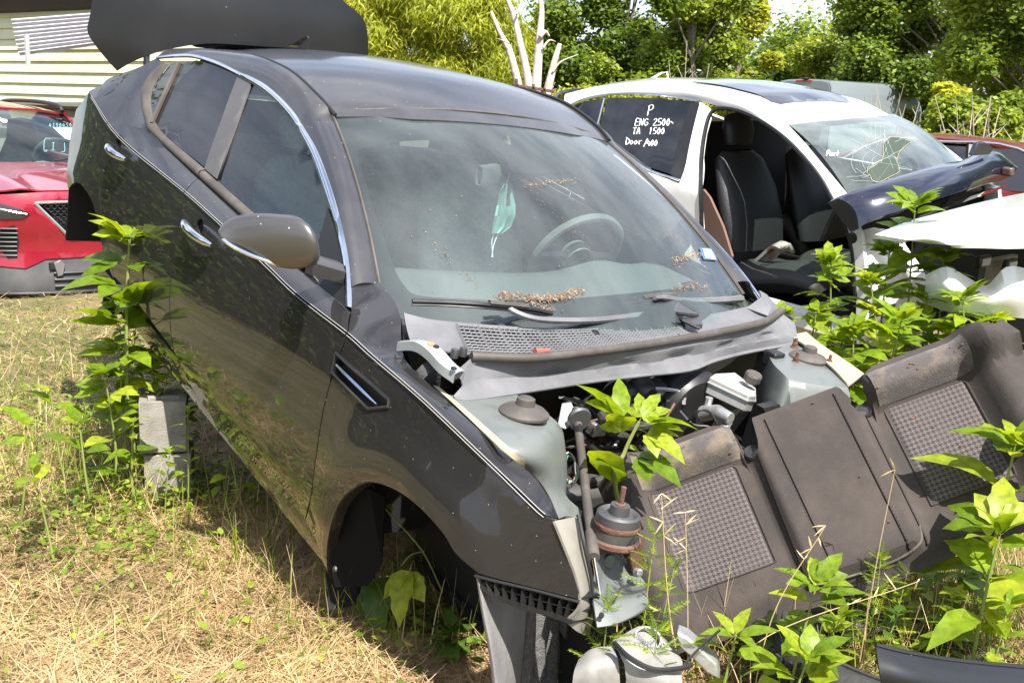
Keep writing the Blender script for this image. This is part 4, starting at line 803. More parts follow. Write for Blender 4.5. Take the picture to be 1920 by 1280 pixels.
def topy(x):
    ax = abs(x)
    if ax < .155: return .632
    if ax < .235: return .632 - .118 * (sstep(.150, .172, ax) - sstep(.212, .240, ax))
    return .632 + .020 * sstep(.24, .30, ax) - .10 * sstep(.55, .72, ax) ** 1.5
def boty(x): return -.02 + .03 * sstep(.16, .3, abs(x)) * 0 - .008 * math.cos(x * 9)
def spatch(xs, y0, y1, n, mm, name, dz=0., both=None, back=True):
    rows = []
    for t in np.linspace(0, 1, n): rows.append([(x, y0(x) + (y1(x) - y0(x)) * t, seatz(x, y0(x) + (y1(x) - y0(x)) * t) + dz) for x in xs])
    return MB().grid(rows)
xs = sorted(set(list(np.linspace(-.72, .74, 66)) + [k * s for s in (1, -1) for k in (.15, .155, .165, .175, .21, .22, .235, .24)]))
body = spatch(xs, boty, topy, 34, None, 'b')
so_ = obj('seat_cover', body, M['seatcloth'], seatb, ang=70, solid=.10, bevel=.012, fix=False)
for x0, x1 in ((-.575, -.262), (.262, .545)):
    mm = MB(); rows = []
    for y in np.linspace(.150, .502, 22): rows.append([(x, y, seatz(x, y) + .004 - .012 * max(0, abs((x - (x0 + x1) / 2) / ((x1 - x0) / 2)) - .9) / .1) for x in np.linspace(x0 + .03 * max(0, (y - .46) / .04) ** 2 * (x0 < 0) * .0, x1, 20)])
    obj('houndstooth_panel', mm.grid(rows), M['hound'], seatb, ang=70)
    pp = MB(); pp.tube([(x, y, seatz(x, y) + .003) for x, y in resample([(x0, .150), (x0, .502), (x1, .502), (x1, .150), (x0, .150)], 60)], .0035, 5); obj('panel_seam', pp, M['seatcloth'], seatb)
    hb_ = MB().grid([[(x, y, seatz(x, y) + .003) for x in np.linspace(x0 - .01, x1 + .03, 20)] for y in np.linspace(.512, .625, 10)]); obj('head_bolster', hb_, M['seatdust'], seatb, ang=70)
for x0 in (-.155, -.10 + .0, .10, .155 - .0):
    pass
for xa, xb in ((-.118, -.108), (.125, .132), (-.185, -.20), (.195, .192)):
    sm2 = MB(); pts = [(xa + (xb - xa) * (1 - t), y, seatz(xa + (xb - xa) * (1 - t), y) + .0015) for t, y in zip(np.linspace(0, 1, 40), np.linspace(.035, .60 if abs(xa) < .15 else .50, 40))]
    sm2.tube(pts, .0024, 5); obj('stitched_seam', sm2, M['seamdark'], seatb)
    th_ = MB()
    for k in range(44):
        t0 = k / 44; yy = .035 + ((.60 if abs(xa) < .15 else .50) - .035) * t0; x_ = xa + (xb - xa) * (1 - t0) + .006 * (1 if xa > 0 else -1)
        th_.tube([(x_, yy, seatz(x_, yy) + .001), (x_, yy + .006, seatz(x_, yy + .006) + .001)], .0011, 3)
    obj('stitching', th_, M['thread'], seatb, kind='stuff', fix=False)
ar = MB(); ar.tube(smooth([(-.19, .06, seatz(-.19, .06) + .002), (-.17, .035, seatz(-.17, .035) + .003), (-.10, .028, seatz(-.1, .028) + .004), (.08, .026, seatz(.08, .026) + .004), (.17, .045, seatz(.17, .045) + .003), (.195, .10, seatz(.195, .1) + .002)], 6), .004, 6); obj('armrest_piping', ar, M['seatdust'], seatb)
for s in (-1, 1):
    nl = MB(); c = np.array([.195 * s, .520, seatz(.195, .50) - .012]); nl.lathe([(0, .0), (.020, .0), (.026, .006), (.030, .0), (.030, -.02)], c, (0, .3, 1), 16); obj('headrest_notch', nl, M['black'], seatb)
random.seed(3)
for k in range(22):
    x, y = random.choice((random.uniform(.28, .6), random.uniform(-.6, .6))), random.choice((random.uniform(.53, .6), random.uniform(.03, .6)))
    m = MB(); m.box((x, y, seatz(x, y) + .006), (random.uniform(.004, .010), random.uniform(.003, .005), .003)); obj('leaf_crumb', m, M['rust'], seatb)

# ------------------------------------------------------------------ white sedan without its front door
WF = Frame([[-.66366407, -.7475261, .02747256], [.7435462, -.66325578, -.08503428], [.08178667, -.03600708, .99599921]], (2.715, 6.304, -1.407 + CAMH))
M['white'] = mat('white_car_paint', (.74, .74, .73), .28, coat=1, coat_r=.03, noise=((.66, .64, .61), 3.5, .5, .8), flecks=((.4, .33, .25), 22, .035))
wc = thing('sedan', 'crashed white sedan without front door, chalk prices on its rear window', 'car', WF)
def Vw(u, w):
    h = w - .98; t = -.66 * u * u if u < 0 else -.10 * max(0, u - 2.6) ** 2
    if h > 0: return .81 + t - .42 * h - .25 * h * h - .02 * max(0, u - 2.2) ** 2
    return .81 + t + min(.075, -h * .8) - .10 * max(0, .35 - w)
fw_ = lambda u, w: (u, Vw(u, w), w)
def wpx(pts, n=0):
    if n: pts = smooth(pts, n)
    return [(p[0], p[2]) for p in (WF.hit(x, y, 1, Vw) for x, y in pts)]
def wp3(pts, n=4, off=0.): return [np.array(fw_(*p)) + (0, off, 0) for p in wpx(pts, n)]
WDI = [WF.on(x, y, 1, v) for x, y, v in smooth([(1477, 233, .575), (1424, 212, .59), (1394, 192, .595), (1362, 182, .595), (1300, 168, .59), (1206, 160, .57), (1128, 161, .55), (1062, 176, .53)], 4)]
nd = resample(WDI, 32); rr = []
for i, p in enumerate(nd):
    t = i / 31; rr.append([(p[0] - .055 * (1 - s * s) * (1 - t) ** 3, p[1] * s * .99, p[2] + .05 * (1 - s * s) * (1 - .3 * (1 - t) ** 2)) for s in np.linspace(1, -1, 21)])
obj('roof', MB().grid(rr), M['white'], wc, ang=60, solid=.01)
def roofz(u, v):
    us_ = [p[0] for p in nd]; z = np.interp(u, us_, [p[2] for p in nd]); vv = np.interp(u, us_, [p[1] for p in nd]); s = v / vv; return z + .05 * (1 - s * s) * .93 + .004
srp = [(1.40, -.36), (1.385, 0), (1.40, .36), (1.44, .41), (2.05, .40), (2.11, .35), (2.125, 0), (2.11, -.35), (2.05, -.40), (1.44, -.41)]
obj('sunroof', panel_mesh(srp, lambda u, v: (u, v, roofz(u, v) + .002), .06), mat('sunroof_glass', (.012, .013, .02), .12, coat=1), wc, ang=80, solid=.004, off=1)
OP = [(1316, 500), (1315, 427), (1313, 347), (1315, 292), (1321, 248), (1331, 214), (1350, 203), (1385, 208), (1425, 226), (1465, 254), (1500, 288), (1535, 330), (1560, 372), (1582, 420), (1597, 470), (1604, 560)]
CHR = [(1312, 190), (1269, 182), (1206, 176), (1144, 177), (1097, 186), (1059, 203)]
outs = resample(wp3([(1582, 420), (1560, 372), (1535, 330), (1500, 288), (1465, 254), (1425, 226), (1385, 208), (1350, 200), (1312, 190), (1269, 182), (1206, 176), (1144, 177), (1097, 186), (1059, 203)], 4), 60)
ins = resample([WF.on(x, y, 1, v) for x, y, v in ((1590, 364, .725), (1548, 314, .68), (1512, 270, .63))] + WDI, 60)
def rail(outs, ins):
    rl = []
    for a, b in zip(outs, ins):
        d = np.linalg.norm(a - b); rl.append([a + (b - a) * t + np.array([-.05 * d, .2 * d, .28 * d]) * (t * (1 - t) * 1.6) for t in np.linspace(0, 1, 7)])
    return MB().grid(rl)
for k in (0, 1):
    mb = rail(outs, ins); obj('roof_rail', mirror(mb) if k else mb, M['white'], wc, ang=50, solid=.01)
# pillar between doors, hinge pillar, rear door, sill, quarter
bp_ = wpx([(1312, 191), (1331, 203), (1331, 214), (1321, 248), (1315, 292), (1313, 347), (1315, 427), (1316, 520), (1240, 520), (1262, 368), (1270, 352), (1276, 338)])
obj('door_pillar', panel_mesh(bp_, fw_, .05), M['white'], wc, ang=50, solid=.03)
hp_ = wpx([(1582, 420), (1597, 470), (1606, 560), (1606, 645), (1625, 645), (1624, 520), (1615, 440), (1600, 385)])
obj('hinge_pillar', panel_mesh(hp_, fw_, .04), M['white'], wc, ang=50, solid=.03)
m = MB(); m.lathe([(0, .003), (.026, .003), (.030, 0)], np.array(fw_(*wpx([(1598, 446)])[0])) + (0, .002, 0), (0, 1, 0), 18); obj('rubber_plug', m, M['black'], wc)
rd2 = [(p[0], p[1]) for p in wpx([(1059, 208), (1130, 250), (1211, 318), (1274, 345), (1262, 368)])] + [(1.72, .62), (1.70, .30), (2.6, .32), (2.75, .6), (3.1, .75), (3.3, .98)]
for k in (0, 1):
    mb = panel_mesh(rd2, fw_, .06); obj('rear_door', mirror(mb) if k else mb, M['white'], wc, ang=50, solid=.02)
    mb = panel_mesh([(3.32, .98), (3.12, .75), (3.22, .4), (3.8, .4), (3.8, .95), (3.5, 1.02), wpx([(1059, 203)])[0]], fw_, .08); obj('quarter_panel', mirror(mb) if k else mb, M['white'], wc, ang=50, solid=.02)
mb = panel_mesh([(.55, .25), (1.7, .27), (1.7, .98), (.55, .95)], fw_, .1); obj('front_door', mirror(mb), M['white'], wc, ang=50, solid=.03)
sb_ = MB(); sb_.grid([[(u, s, w) for s, w in ((.80, .34), (.86, .32), (.87, .24), (.82, .18))] for u in np.linspace(.5, 3.1, 8)]); obj('door_sill', sb_, M['white'], wc, solid=.02)
RW = wpx([(1139, 184), (1206, 183), (1294, 190), (1309, 194), (1273, 334), (1255, 326), (1211, 312), (1150, 265), (1124, 240)])
rwo = obj('rear_door_window', panel_mesh(RW, lambda u, w: (u, Vw(u, w) - .004, w), .06), mat('black_tinted_glass', (.010, .010, .012), .06, coat=.5, noise=((.03, .03, .03), 5, .45, .75, .2)), wc, ang=80)
obj('quarter_window', panel_mesh(wpx([(1060, 208), (1097, 190), (1131, 185), (1117, 236), (1090, 226)]), lambda u, w: (u, Vw(u, w) - .004, w), .06), rwo.data.materials[0], wc, ang=80)
obj('pillar_cover', panel_mesh(wpx([(1295, 192), (1312, 195), (1275, 339), (1256, 326)]), lambda u, w: (u, Vw(u, w) + .003, w), .05), M['black'], wc, solid=.006)
for nm_, pts, r in (('window_chrome', CHR, .009), ('window_chrome', [(1275, 338), (1211, 315), (1150, 268), (1110, 236)], .008), ('window_divider', [(1134, 185), (1120, 240)], .008)):
    m = MB(); m.tube(wp3(pts, 4, .003), r, 6); obj(nm_, m, M['chrome'], wc)
se = MB(); se.tube(wp3(OP, 4, -.004), .013, 6); obj('door_seal', se, M['black'], wc)
# chalk hand-writing: single-stroke letters laid on the glass
GL = {'P': [[(0, 0), (.1, 1)], [(.0, .9), (.35, 1.05), (.5, .8), (.3, .55), (.08, .5)]], 'E': [[(.5, 1), (.1, 1), (0, 0), (.42, .02)], [(.05, .52), (.38, .55)]], 'N': [[(0, 0), (.08, 1), (.4, .05), (.52, 1)]], 'G': [[(.55, .85), (.3, 1), (.02, .5), (.25, 0), (.5, .2), (.5, .45), (.3, .45)]],
      '2': [[(0, .8), (.25, 1), (.42, .75), (.0, .02), (.5, .05)]], '5': [[(.5, 1), (.12, .98), (.08, .55), (.4, .5), (.38, .1), (0, .05)]], '0': [[(.25, 1), (.03, .5), (.2, 0), (.42, .45), (.25, 1)]], '1': [[(.15, .0), (.25, 1), (.1, .8)]], 'T': [[(0, .98), (.55, 1)], [(.28, 1), (.22, 0)]], 'A': [[(0, 0), (.28, 1), (.48, 0)], [(.1, .4), (.45, .42)]],
      'D': [[(.08, 1), (.05, 0), (.4, .15), (.5, .6), (.0, 1)]], 'o': [[(.2, .55), (.02, .25), (.2, 0), (.4, .3), (.2, .55)]], 'r': [[(.05, .55), (.08, 0)], [(.08, .4), (.38, .55)]], '4': [[(.2, 1), (.0, .4), (.5, .42)], [(.4, .75), (.36, 0)]], '-': [[(0, .6), (.35, .3)]], 'a': [[(.4, .5), (.1, .5), (.02, .15), (.25, 0), (.4, .4), (.42, 0)]], 't': [[(.2, .9), (.16, 0)], [(0, .6), (.4, .62)]], '3': [[(0, .95), (.35, .95), (.15, .55), (.42, .3), (.05, .02)]], '9': [[(.4, .8), (.15, 1), (.05, .65), (.38, .6), (.4, .85), (.3, 0)]],
      '[': [[(.45, 1.05), (.0, 1.0), (.05, .0), (.3, -.1)]], ']': [[(-.05, 1.0), (.1, .05), (-.3, -.05)]], 'I': [[(.1, .9), (.4, .9)], [(.25, .9), (.3, .15)], [(.1, .15), (.5, .12)]], 'R': [[(0, 0), (.08, 1)], [(.05, 1), (.42, .8), (.1, .5), (.5, 0)]], '/': [[(.0, -.1), (.4, 1)]]}
def write(txt, p0, h, proj, m, parent, name='chalk_writing', r=.0032, dx=.62, slope=0., sp=None):
    mb = MB(); x = 0
    for chx in txt:
        if chx == ' ': x += .5; continue
        for st in GL[chx]:
            P = smooth(st, 4) if len(st) > 2 else [np.array(st[0]), np.array(st[1])]
            mb.tube([proj(p0[0] + (x + q[0] + .12 * q[1]) * h, p0[1] - q[1] * h + slope * (x + q[0]) * h) for q in P], r, 5)
        x += dx
    return obj(name, mb, m, parent)
M['chalk'] = mat('white_paint_pen', (.78, .80, .80), .7); M['bluechalk'] = mat('pale_blue_paint_pen', (.50, .72, .78), .7)
wproj = lambda x, y: np.array(fw_(*wpx([(x, y)])[0])) + (0, .001, 0)
for txt, p0, h in (('P', (1214, 217), 19), ('ENG', (1191, 236), 13), ('2500-', (1225, 236), 13), ('TA', (1186, 252), 12), ('1500', (1217, 252), 12), ('Door', (1173, 271), 13), ('/', (1207, 274), 14), ('400', (1213, 274), 11)):
    write(txt, p0, h, wproj, M['chalk'], rwo)
# windshield with its cracks
WT = {1: (WF.on(1477, 233, 1, .57), WF.on(1588, 360, 1, .725)), -1: (WF.on(1674, 214, 1, -.57), WF.on(1800, 301, 1, -.70))}
def wws(s, t):
    a = WT[1][1] * (1 + s) / 2 + WT[-1][1] * (1 - s) / 2; b = WT[1][0] * (1 + s) / 2 + WT[-1][0] * (1 - s) / 2
    return a + (b - a) * t + np.array([-.16 * (1 - s * s) * (1 - .6 * t), 0, .012 * (1 - s * s) + .035 * 4 * t * (1 - t)])
M['crackglass'] = glass_mat('cracked_dusty_glass', (.60, .75, .72), (.45, .52, .50), .05, .22, 3.0)
wgl = obj('windshield', MB().grid([[wws(s, t) for s in np.linspace(1, -1, 25)] for t in np.linspace(-.12, 1, 13)]), M['crackglass'], wc, ang=80)
def wst(px, py):
    x = np.array([0., .5])
    def pr(x):
        p = WF.w(wws(*x)) - np.array([0, 0, CAMH]); c = W.T @ p; return np.array([960 + FPX * c[0] / c[2], 640 + FPX * c[1] / c[2]])
    for _ in range(12):
        r = pr(x) - (px, py); J = np.stack([(pr(x + (1e-4, 0)) - pr(x)) / 1e-4, (pr(x + (0, 1e-4)) - pr(x)) / 1e-4], 1); x = x - np.linalg.solve(J, r)
    return x
wsproj = lambda x, y: wws(*wst(x, y)) + (-.004, 0, .004)
cb_ = panel_mesh([(1, -.12), (1, 1), (.5, 1), (0, 1), (-.5, 1), (-1, 1), (-1, -.12), (0, -.12)], lambda s, t: tuple(wws(s, t) + np.array([.005, 0, -.006])), .08, holes=[[tuple(wst(x, y)) for x, y in ((1510, 243), (1545, 237), (1620, 228), (1668, 226), (1710, 250), (1770, 295), (1760, 318), (1690, 336), (1600, 345), (1560, 305))]])
obj('ceramic_border', cb_, M['frit'], wgl, ang=80)
write('Part', (1548, 294), 10, wsproj, M['chalk'], wgl)
HOLE = [(1657, 268), (1668, 258), (1690, 260), (1706, 268), (1690, 282), (1680, 300), (1684, 320), (1664, 336), (1640, 342), (1628, 330), (1626, 316), (1646, 306), (1655, 296)]
obj('broken_hole', panel_mesh([tuple(wst(*p)) for p in HOLE], lambda s, t: tuple(wws(s, t) + np.array([-.004, 0, .004])), .05), mat('torn_dark_hole', (.03, .045, .03), .6), wgl)
random.seed(11); cm = MB(); pap = MB()
HP = HOLE + HOLE[:1]
pap.tube([wsproj(x + random.uniform(-1.5, 1.5), y + random.uniform(-1.5, 1.5)) for x, y in smooth(HP, 3)], .0022, 4)
for k in range(30):
    c = random.choice(HOLE); ang = random.uniform(0, 2 * math.pi); L_ = random.uniform(8, 70); pts = [c]
    for q in range(4): pts.append((pts[-1][0] + L_ / 4 * math.cos(ang) + random.uniform(-2, 2), pts[-1][1] + L_ / 4 * math.sin(ang) * .8 + random.uniform(-2, 2)))
    pts = [p for p in pts if 1500 < p[0] < 1780 and 236 < p[1] < 350 and p[1] > 214 + (p[0] - 1674) * .7]
    if len(pts) > 1: cm.tube([wsproj(*p) for p in pts], .0007, 3)
for r_ in (20, 34, 50):
    cm.tube([wsproj(1660 + r_ * 1.3 * math.cos(q), 305 + r_ * .8 * math.sin(q)) for q in np.linspace(2.6, 4.2, 14)], .0006, 3)
M['crack'] = mat('bright_crack_edge', (.40, .50, .47), .3)
obj('glass_cracks', cm, M['crack'], wgl, kind='stuff', fix=False); obj('torn_edge', pap, mat('torn_film_edge', (.30, .24, .17), .7), wgl)
# inside
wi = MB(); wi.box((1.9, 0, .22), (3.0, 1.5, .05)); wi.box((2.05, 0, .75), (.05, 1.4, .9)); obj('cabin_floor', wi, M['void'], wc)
M['blackseat'] = mat('black_seat_leather', (.016, .016, .017), .5, bump=(60, .2)); M['greycloth'] = mat('dark_grey_leather', (.045, .044, .042), .6)  # cushion leather is a lighter grey than the black seat backs
def blk(P, v):
    return [[(a + th * math.cos(q) * .5, v + hw * (abs(math.sin(q)) ** .6) * (1 if math.sin(q) > 0 else -1), w) for q in np.linspace(0, 2 * math.pi, 18, endpoint=False)] for (a, w, hw, th) in P]
for v in (.36, -.36):
    u = 1.46; s = obj('seat', MB().grid(blk([(u + .0, .48, .02, .02), (u + .0, .50, .26, .14), (u + .05, .66, .28, .19), (u + .12, .86, .27, .16), (u + .20, 1.02, .22, .12), (u + .22, 1.07, .14, .06)], v), closed=True), M['blackseat'], wc, ang=70)
    obj('headrest', MB().grid(blk([(u + .22, 1.10, .02, .02), (u + .22, 1.11, .12, .09), (u + .23, 1.20, .135, .12), (u + .25, 1.28, .11, .08), (u + .25, 1.30, .02, .02)], v), closed=True), M['blackseat'], s, ang=70)
    cu2 = MB(); cu2.grid([[(u - .62 + .64 * t, v + .27 * x, .44 + .06 * math.sin(math.pi * min(1, t + .3)) - .09 * abs(x) ** 4) for x in np.linspace(-1, 1, 11)] for t in np.linspace(0, 1, 9)]); obj('seat_cushion', cu2, M['greycloth'], s, solid=.14, bevel=.03)
dt_ = MB(); dt_.prism([(.5, -.74, .26), (2.6, -.74, .26), (2.6, -.74, .99), (.6, -.74, .97)], (0, .02, 0)); obj('door_trim', dt_, M['blackseat'], wc)
sp_ = MB(); sp_.prism([WF.on(x, y, 1, .665) for x, y in ((1318, 355), (1330, 370), (1355, 425), (1372, 480), (1366, 500), (1340, 470), (1318, 430))], (0, -.02, 0)); obj('seat_side_cover', sp_, mat('dusty_brown_plastic', (.16, .095, .075), .7), wc)
bg_ = MB(); bg_.grid([[WF.on(x + dx, y + dy, 1, .45 - .03 * k) for k, (dx, dy) in enumerate(((0, 0), (14, -8), (22, 6)))] for x, y in smooth([(1402, 505), (1425, 485), (1448, 466), (1466, 470)], 4)]); obj('crumpled_bag', bg_, mat('dirty_white_bag', (.45, .40, .36), .7, noise=((.25, .10, .05), 12, .5, .6)), wc, solid=.02)
ds = MB(); ds.grid([[(.62 + .25 * t - .05 * s * s, .62 * s, .93 + .06 * math.sin(math.pi * t) - .25 * t ** 3) for s in np.linspace(1, -1, 15)] for t in np.linspace(0, 1, 9)]); obj('dashboard', ds, M['blackseat'], wc, solid=.02)
sw2 = MB(); c = np.array([1.0, -.36, .92]); ax = np.array([.9, 0, .4]); e1 = np.array([0, 1., 0]); e2 = np.cross(ax, e1); sw2.tube([c + .18 * (math.cos(q) * e1 + math.sin(q) * e2) for q in np.linspace(0, 2 * math.pi, 25)], .016, 6); obj('steering_wheel', sw2, M['black'], wc)
# buckled bonnet, torn wing, bumper bar, engine
HB = [[(1640, 440, 1.0), (1700, 416, 1.03), (1780, 394, 1.05), (1860, 374, 1.06), (1930, 360, 1.06), (2010, 345, 1.05)], [(1690, 448, 1.02), (1745, 435, 1.05), (1810, 420, 1.07), (1880, 405, 1.08), (1950, 395, 1.08), (2030, 385, 1.05)], [(1740, 457, 1.0), (1785, 459, 1.02), (1835, 459, 1.03), (1895, 460, 1.04), (1960, 458, 1.03), (2040, 450, 1.0)]]
hb3 = [smooth([WF.on(x, y, 2, z) for x, y, z in r], 5) for r in HB]; hb3 = [smooth([r[k] for r in hb3], 6) for k in range(len(hb3[0]))]
obj('bonnet', MB().grid(hb3), M['white'], wc, ang=60, solid=.015)
random.seed(8)
FW = [[(1615, 432), (1640, 428), (1668, 432), (1690, 448)], [(1618, 470), (1650, 475), (1690, 490), (1730, 505)], [(1618, 520), (1655, 525), (1700, 540), (1745, 545)], [(1616, 575), (1655, 580), (1690, 590), (1725, 590)], [(1612, 645), (1640, 645), (1665, 645), (1690, 640)]]
fw3 = []
for r in FW: fw3.append([WF.on(x, y, 1, .86 - .03 * k + random.uniform(-.035, .035)) for k, (x, y) in enumerate(r)])
fw3 = [smooth(r, 4) for r in fw3]; fw3 = [smooth([r[k] for r in fw3], 4) for k in range(len(fw3[0]))]
obj('torn_fender', MB().grid(fw3), M['white'], wc, ang=35, solid=.008)
BB = [[(1735, 515, -.35), (1775, 500, -.45), (1815, 520, -.5), (1850, 535, -.52), (1888, 500, -.58), (1940, 505, -.6), (2010, 500, -.6)], [(1735, 540, -.36), (1780, 545, -.5), (1820, 550, -.55), (1860, 560, -.58), (1900, 550, -.62), (1950, 555, -.64), (2010, 550, -.64)], [(1730, 568, -.34), (1780, 585, -.46), (1820, 588, -.52), (1870, 592, -.56), (1920, 597, -.6), (1960, 600, -.6), (2010, 600, -.6)]]
bb3 = [smooth([WF.on(x, y, 0, u) for x, y, u in r], 4) for r in BB]; bb3 = [smooth([r[k] for r in bb3], 5) for k in range(len(bb3[0]))]
obj('torn_bumper', MB().grid(bb3), M['white'], wc, ang=40, solid=.02)
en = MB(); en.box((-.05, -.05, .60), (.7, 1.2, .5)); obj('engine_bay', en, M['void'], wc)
for x, y in ((1843, 490), (1893, 496)):
    m = MB(); c = WF.on(x, y, 0, -.42); m.box(c, (.03, .10, .055)); pl = obj('lamp_socket', m, M['black'], wc, bevel=.008); m = MB(); m.box(c + (-.012, 0, 0), (.012, .075, .032)); obj('socket_grid', m, M['alu'], pl)
bt2 = MB(); bt2.box(WF.on(1870, 510, 0, -.36), (.03, .30, .14)); obj('radiator_cover', bt2, mat('greyish_panel', (.11, .10, .095), .5, noise=((.2, .19, .17), 20, .5, .7)), wc)
fnw = MB(); fb = WF.on(1240, 146, 1, 0); fnw.grid([[(fb[0] + .10 - x, .025 * (1 - x / .2) * s, fb[2] - .02 + z) for x, z in ((0, .0), (.05, .03), (.10, .055), (.15, .065), (.165, 0))] for s in (1, 0, -1)]); obj('aerial_fin', fnw, M['white'], wc, solid=.004)
# black curved bumper skin thrown across its windshield base
bs = thing('bumper_skin', 'glossy blue-black curved bumper skin lying across the windshield base of the white sedan', 'bumper', WF)
M['bluepaint'] = mat('blue_black_gloss_paint', (.012, .014, .030), .2, .3, coat=1, coat_r=.04, flecks=((.4, .4, .45), 14, .03))
TOP = [(1572, 372), (1600, 358), (1687, 330), (1764, 308), (1803, 301), (1827, 292), (1850, 280), (1872, 283), (1890, 300), (1899, 315)]
BOT = [(1610, 428), (1640, 410), (1700, 392), (1770, 370), (1812, 356), (1838, 347), (1858, 340), (1876, 335), (1890, 333), (1898, 328)]
ta, ba = resample(smooth(TOP, 4), 40), resample(smooth(BOT, 4), 40); rows = []
for i, (a, b) in enumerate(zip(ta, ba)):
    k = i / 39; u1 = .50 - .25 * math.sin(math.pi * k) * .6; A = WF.on(a[0], a[1], 0, u1); B = WF.on(b[0], b[1], 0, u1 - .14)
    rows.append([A + np.array([.06, 0, -.03]), A] + [A + (B - A) * t + np.array([-.5, 0, .5]) * .055 * math.sin(math.pi * t) for t in (.2, .4, .6, .8)] + [B, B + np.array([.04, 0, -.03])])
obj('skin', MB().grid(rows), M['bluepaint'], bs, ang=60, solid=.008)
ef = MB(); ef.add([rows[0][k] for k in range(8)], [tuple(range(8))]); obj('end_web', ef, M['black'], bs, solid=.005)
sp2 = MB(); A = WF.on(1838, 290, 0, .32); sp2.prism([WF.on(x, y, 0, .33) for x, y in ((1824, 292), (1834, 268), (1846, 266), (1866, 278), (1856, 290))], (.03, 0, 0)); obj('corner_tip', sp2, M['bluepaint'], bs, bevel=.006)
lr = MB(); lr.box(WF.on(1890, 322, 0, .30), (.06, .05, .05)); obj('reflector_socket', lr, mat('smoked_lens', (.10, .06, .05), .2), bs, bevel=.01)
gz_ = MB(); gz_.grid([[WF.on(x, y, 2, w) for x, y, w in r] for r in (((1668, 428, .99), (1790, 385, 1.0), (1885, 352, 1.0)), ((1690, 418, 1.03), (1800, 375, 1.04), (1890, 345, 1.03)))]); obj('broken_glass_sheet', gz_, M['crackglass'], wc)

# ------------------------------------------------------------------ red SUV behind on the left
RF = Frame([[-.680064913, -.733000904, .0148791428], [.733084375, -.680137667, .000230932863], [.0099505915, .0110647165, .999889273]], (-3.934, 9.784, -1.697 + CAMH))
M['red'] = mat('red_metallic_paint', (.30, .008, .026), .28, .35, coat=1, coat_r=.03, noise=((.33, .03, .04), 3, .5, .8), flecks=((.6, .5, .4), 20, .03))
rv = thing('suv', 'red SUV with black lower bumper facing the camera, behind the tail of the grey sedan', 'car', RF)
def Ff(v, w):                                       # front face: u as a function of v, w
    a = abs(v); z = -.90 + .30 * a * a + .55 * max(0, a - .62) ** 1.6
    return z + .22 * max(0, w - .62) ** 1.2 + .10 * max(0, .42 - w) + .04 * math.cos((w - .5) * 9)
ff_ = lambda v, w: (Ff(v, w), v, w)
def rpx(pts): return [(p[1], p[2]) for p in (RF.hit(x, y, 0, Ff, -.8) for x, y in pts)]
GC = rpx([(65, 381), (124, 438)]); print('grille corners', GC, rpx([(56, 401), (0, 368), (100, 545), (0, 450), (122, 462), (70, 500)]))
gv0, gw0 = GC[0]; gv1, gw1 = GC[1]
gr_ = [(gv0, gw0), (gv0 - .03, gw0 + .005), (0, gw0 + .015), (-gv0 + .03, gw0 + .005), (-gv0, gw0), (-gv1, gw1), (-gv1 + .04, gw1 - .03), (0, gw1 - .035), (gv1 - .04, gw1 - .03), (gv1, gw1)]
bumper = [(-.93, .40), (-.93, .86), (-.80, .92), (-.4, .95), (0, .96), (.4, .95), (.80, .92), (.93, .86), (.93, .40), (.55, .36), (.40, .43), (0, .44), (-.40, .43), (-.55, .36)]
obj('front_bumper', panel_mesh(bumper, ff_, .05, holes=[gr_[::-1]]), M['red'], rv, ang=60, solid=.01)
lowb = [(-.92, .16), (-.93, .395), (-.55, .355), (-.40, .425), (0, .435), (.40, .425), (.55, .355), (.93, .395), (.92, .16), (0, .14)]
lbo = obj('lower_bumper', panel_mesh(lowb, lambda v, w: (Ff(v, w) + .012, v, w), .05), mat('charcoal_bumper_plastic', (.045, .044, .046), .55, noise=((.07, .068, .068), 6, .4, .7)), rv, ang=60, solid=.02)
for w in (.22, .27, .32):
    m = MB(); m.tube([(Ff(v, w) - .006, v, w) for v in np.linspace(-.36, .36, 12)], .010, 6); obj('air_slat', m, M['black'], lbo)
lp = MB(); lp.tube([(Ff(v, .17) - .01, v, .17) for v in np.linspace(-.9, .9, 20)], .018, 8); obj('bumper_lip', lp, M['black'], lbo)
for vv in (.36, -.36):
    m = MB(); m.box((Ff(vv, .38) - .004, vv, .375), (.03, .05, .05)); obj('tow_hook_hole', m, M['void'], lbo)
br2 = MB(); br2.prism([RF.hit(x, y, 0, Ff, -.8) + (-.03, 0, 0) for x, y in ((98, 492), (112, 486), (120, 494), (116, 515), (106, 518))], (.05, 0, 0)); obj('fog_bracket', br2, M['steel'], lbo, bevel=.004)
gm = MB().add([(Ff(a, b) + .06, a, b) for a, b in gr_], [tuple(range(10))]); gro = obj('grille', gm, M['void'], rv)
gt = MB(); gt.tube([(Ff(a, b) - .004, a, b) for a, b in gr_ + gr_[:1]], .014, 8); obj('grille_frame', gt, M['chrome'], gro)
M['gloss'] = mat('gloss_black_mesh', (.012, .012, .014), .2, coat=1)
gsc = MB()
for j in range(11):
    w = gw1 + (gw0 - gw1) * (j + .2) / 11.; hwid = gv1 + (gv0 - gv1) * (w - gw1) / (gw0 - gw1) - .02
    for k in range(int(-hwid / .045) - 1, int(hwid / .045) + 2):
        v0 = k * .045 + (.0225 if j % 2 else 0)
        if abs(v0) < hwid - .015: gsc.tube([(Ff(v0 + d, w) + .030 - .02 * (1 - (d / .022) ** 2), v0 + d, w + .010 - .016 * (1 - (d / .022) ** 2)) for d in np.linspace(-.022, .022, 5)], .004, 4)
obj('grille_mesh', gsc, M['gloss'], gro, kind='stuff', fix=False)
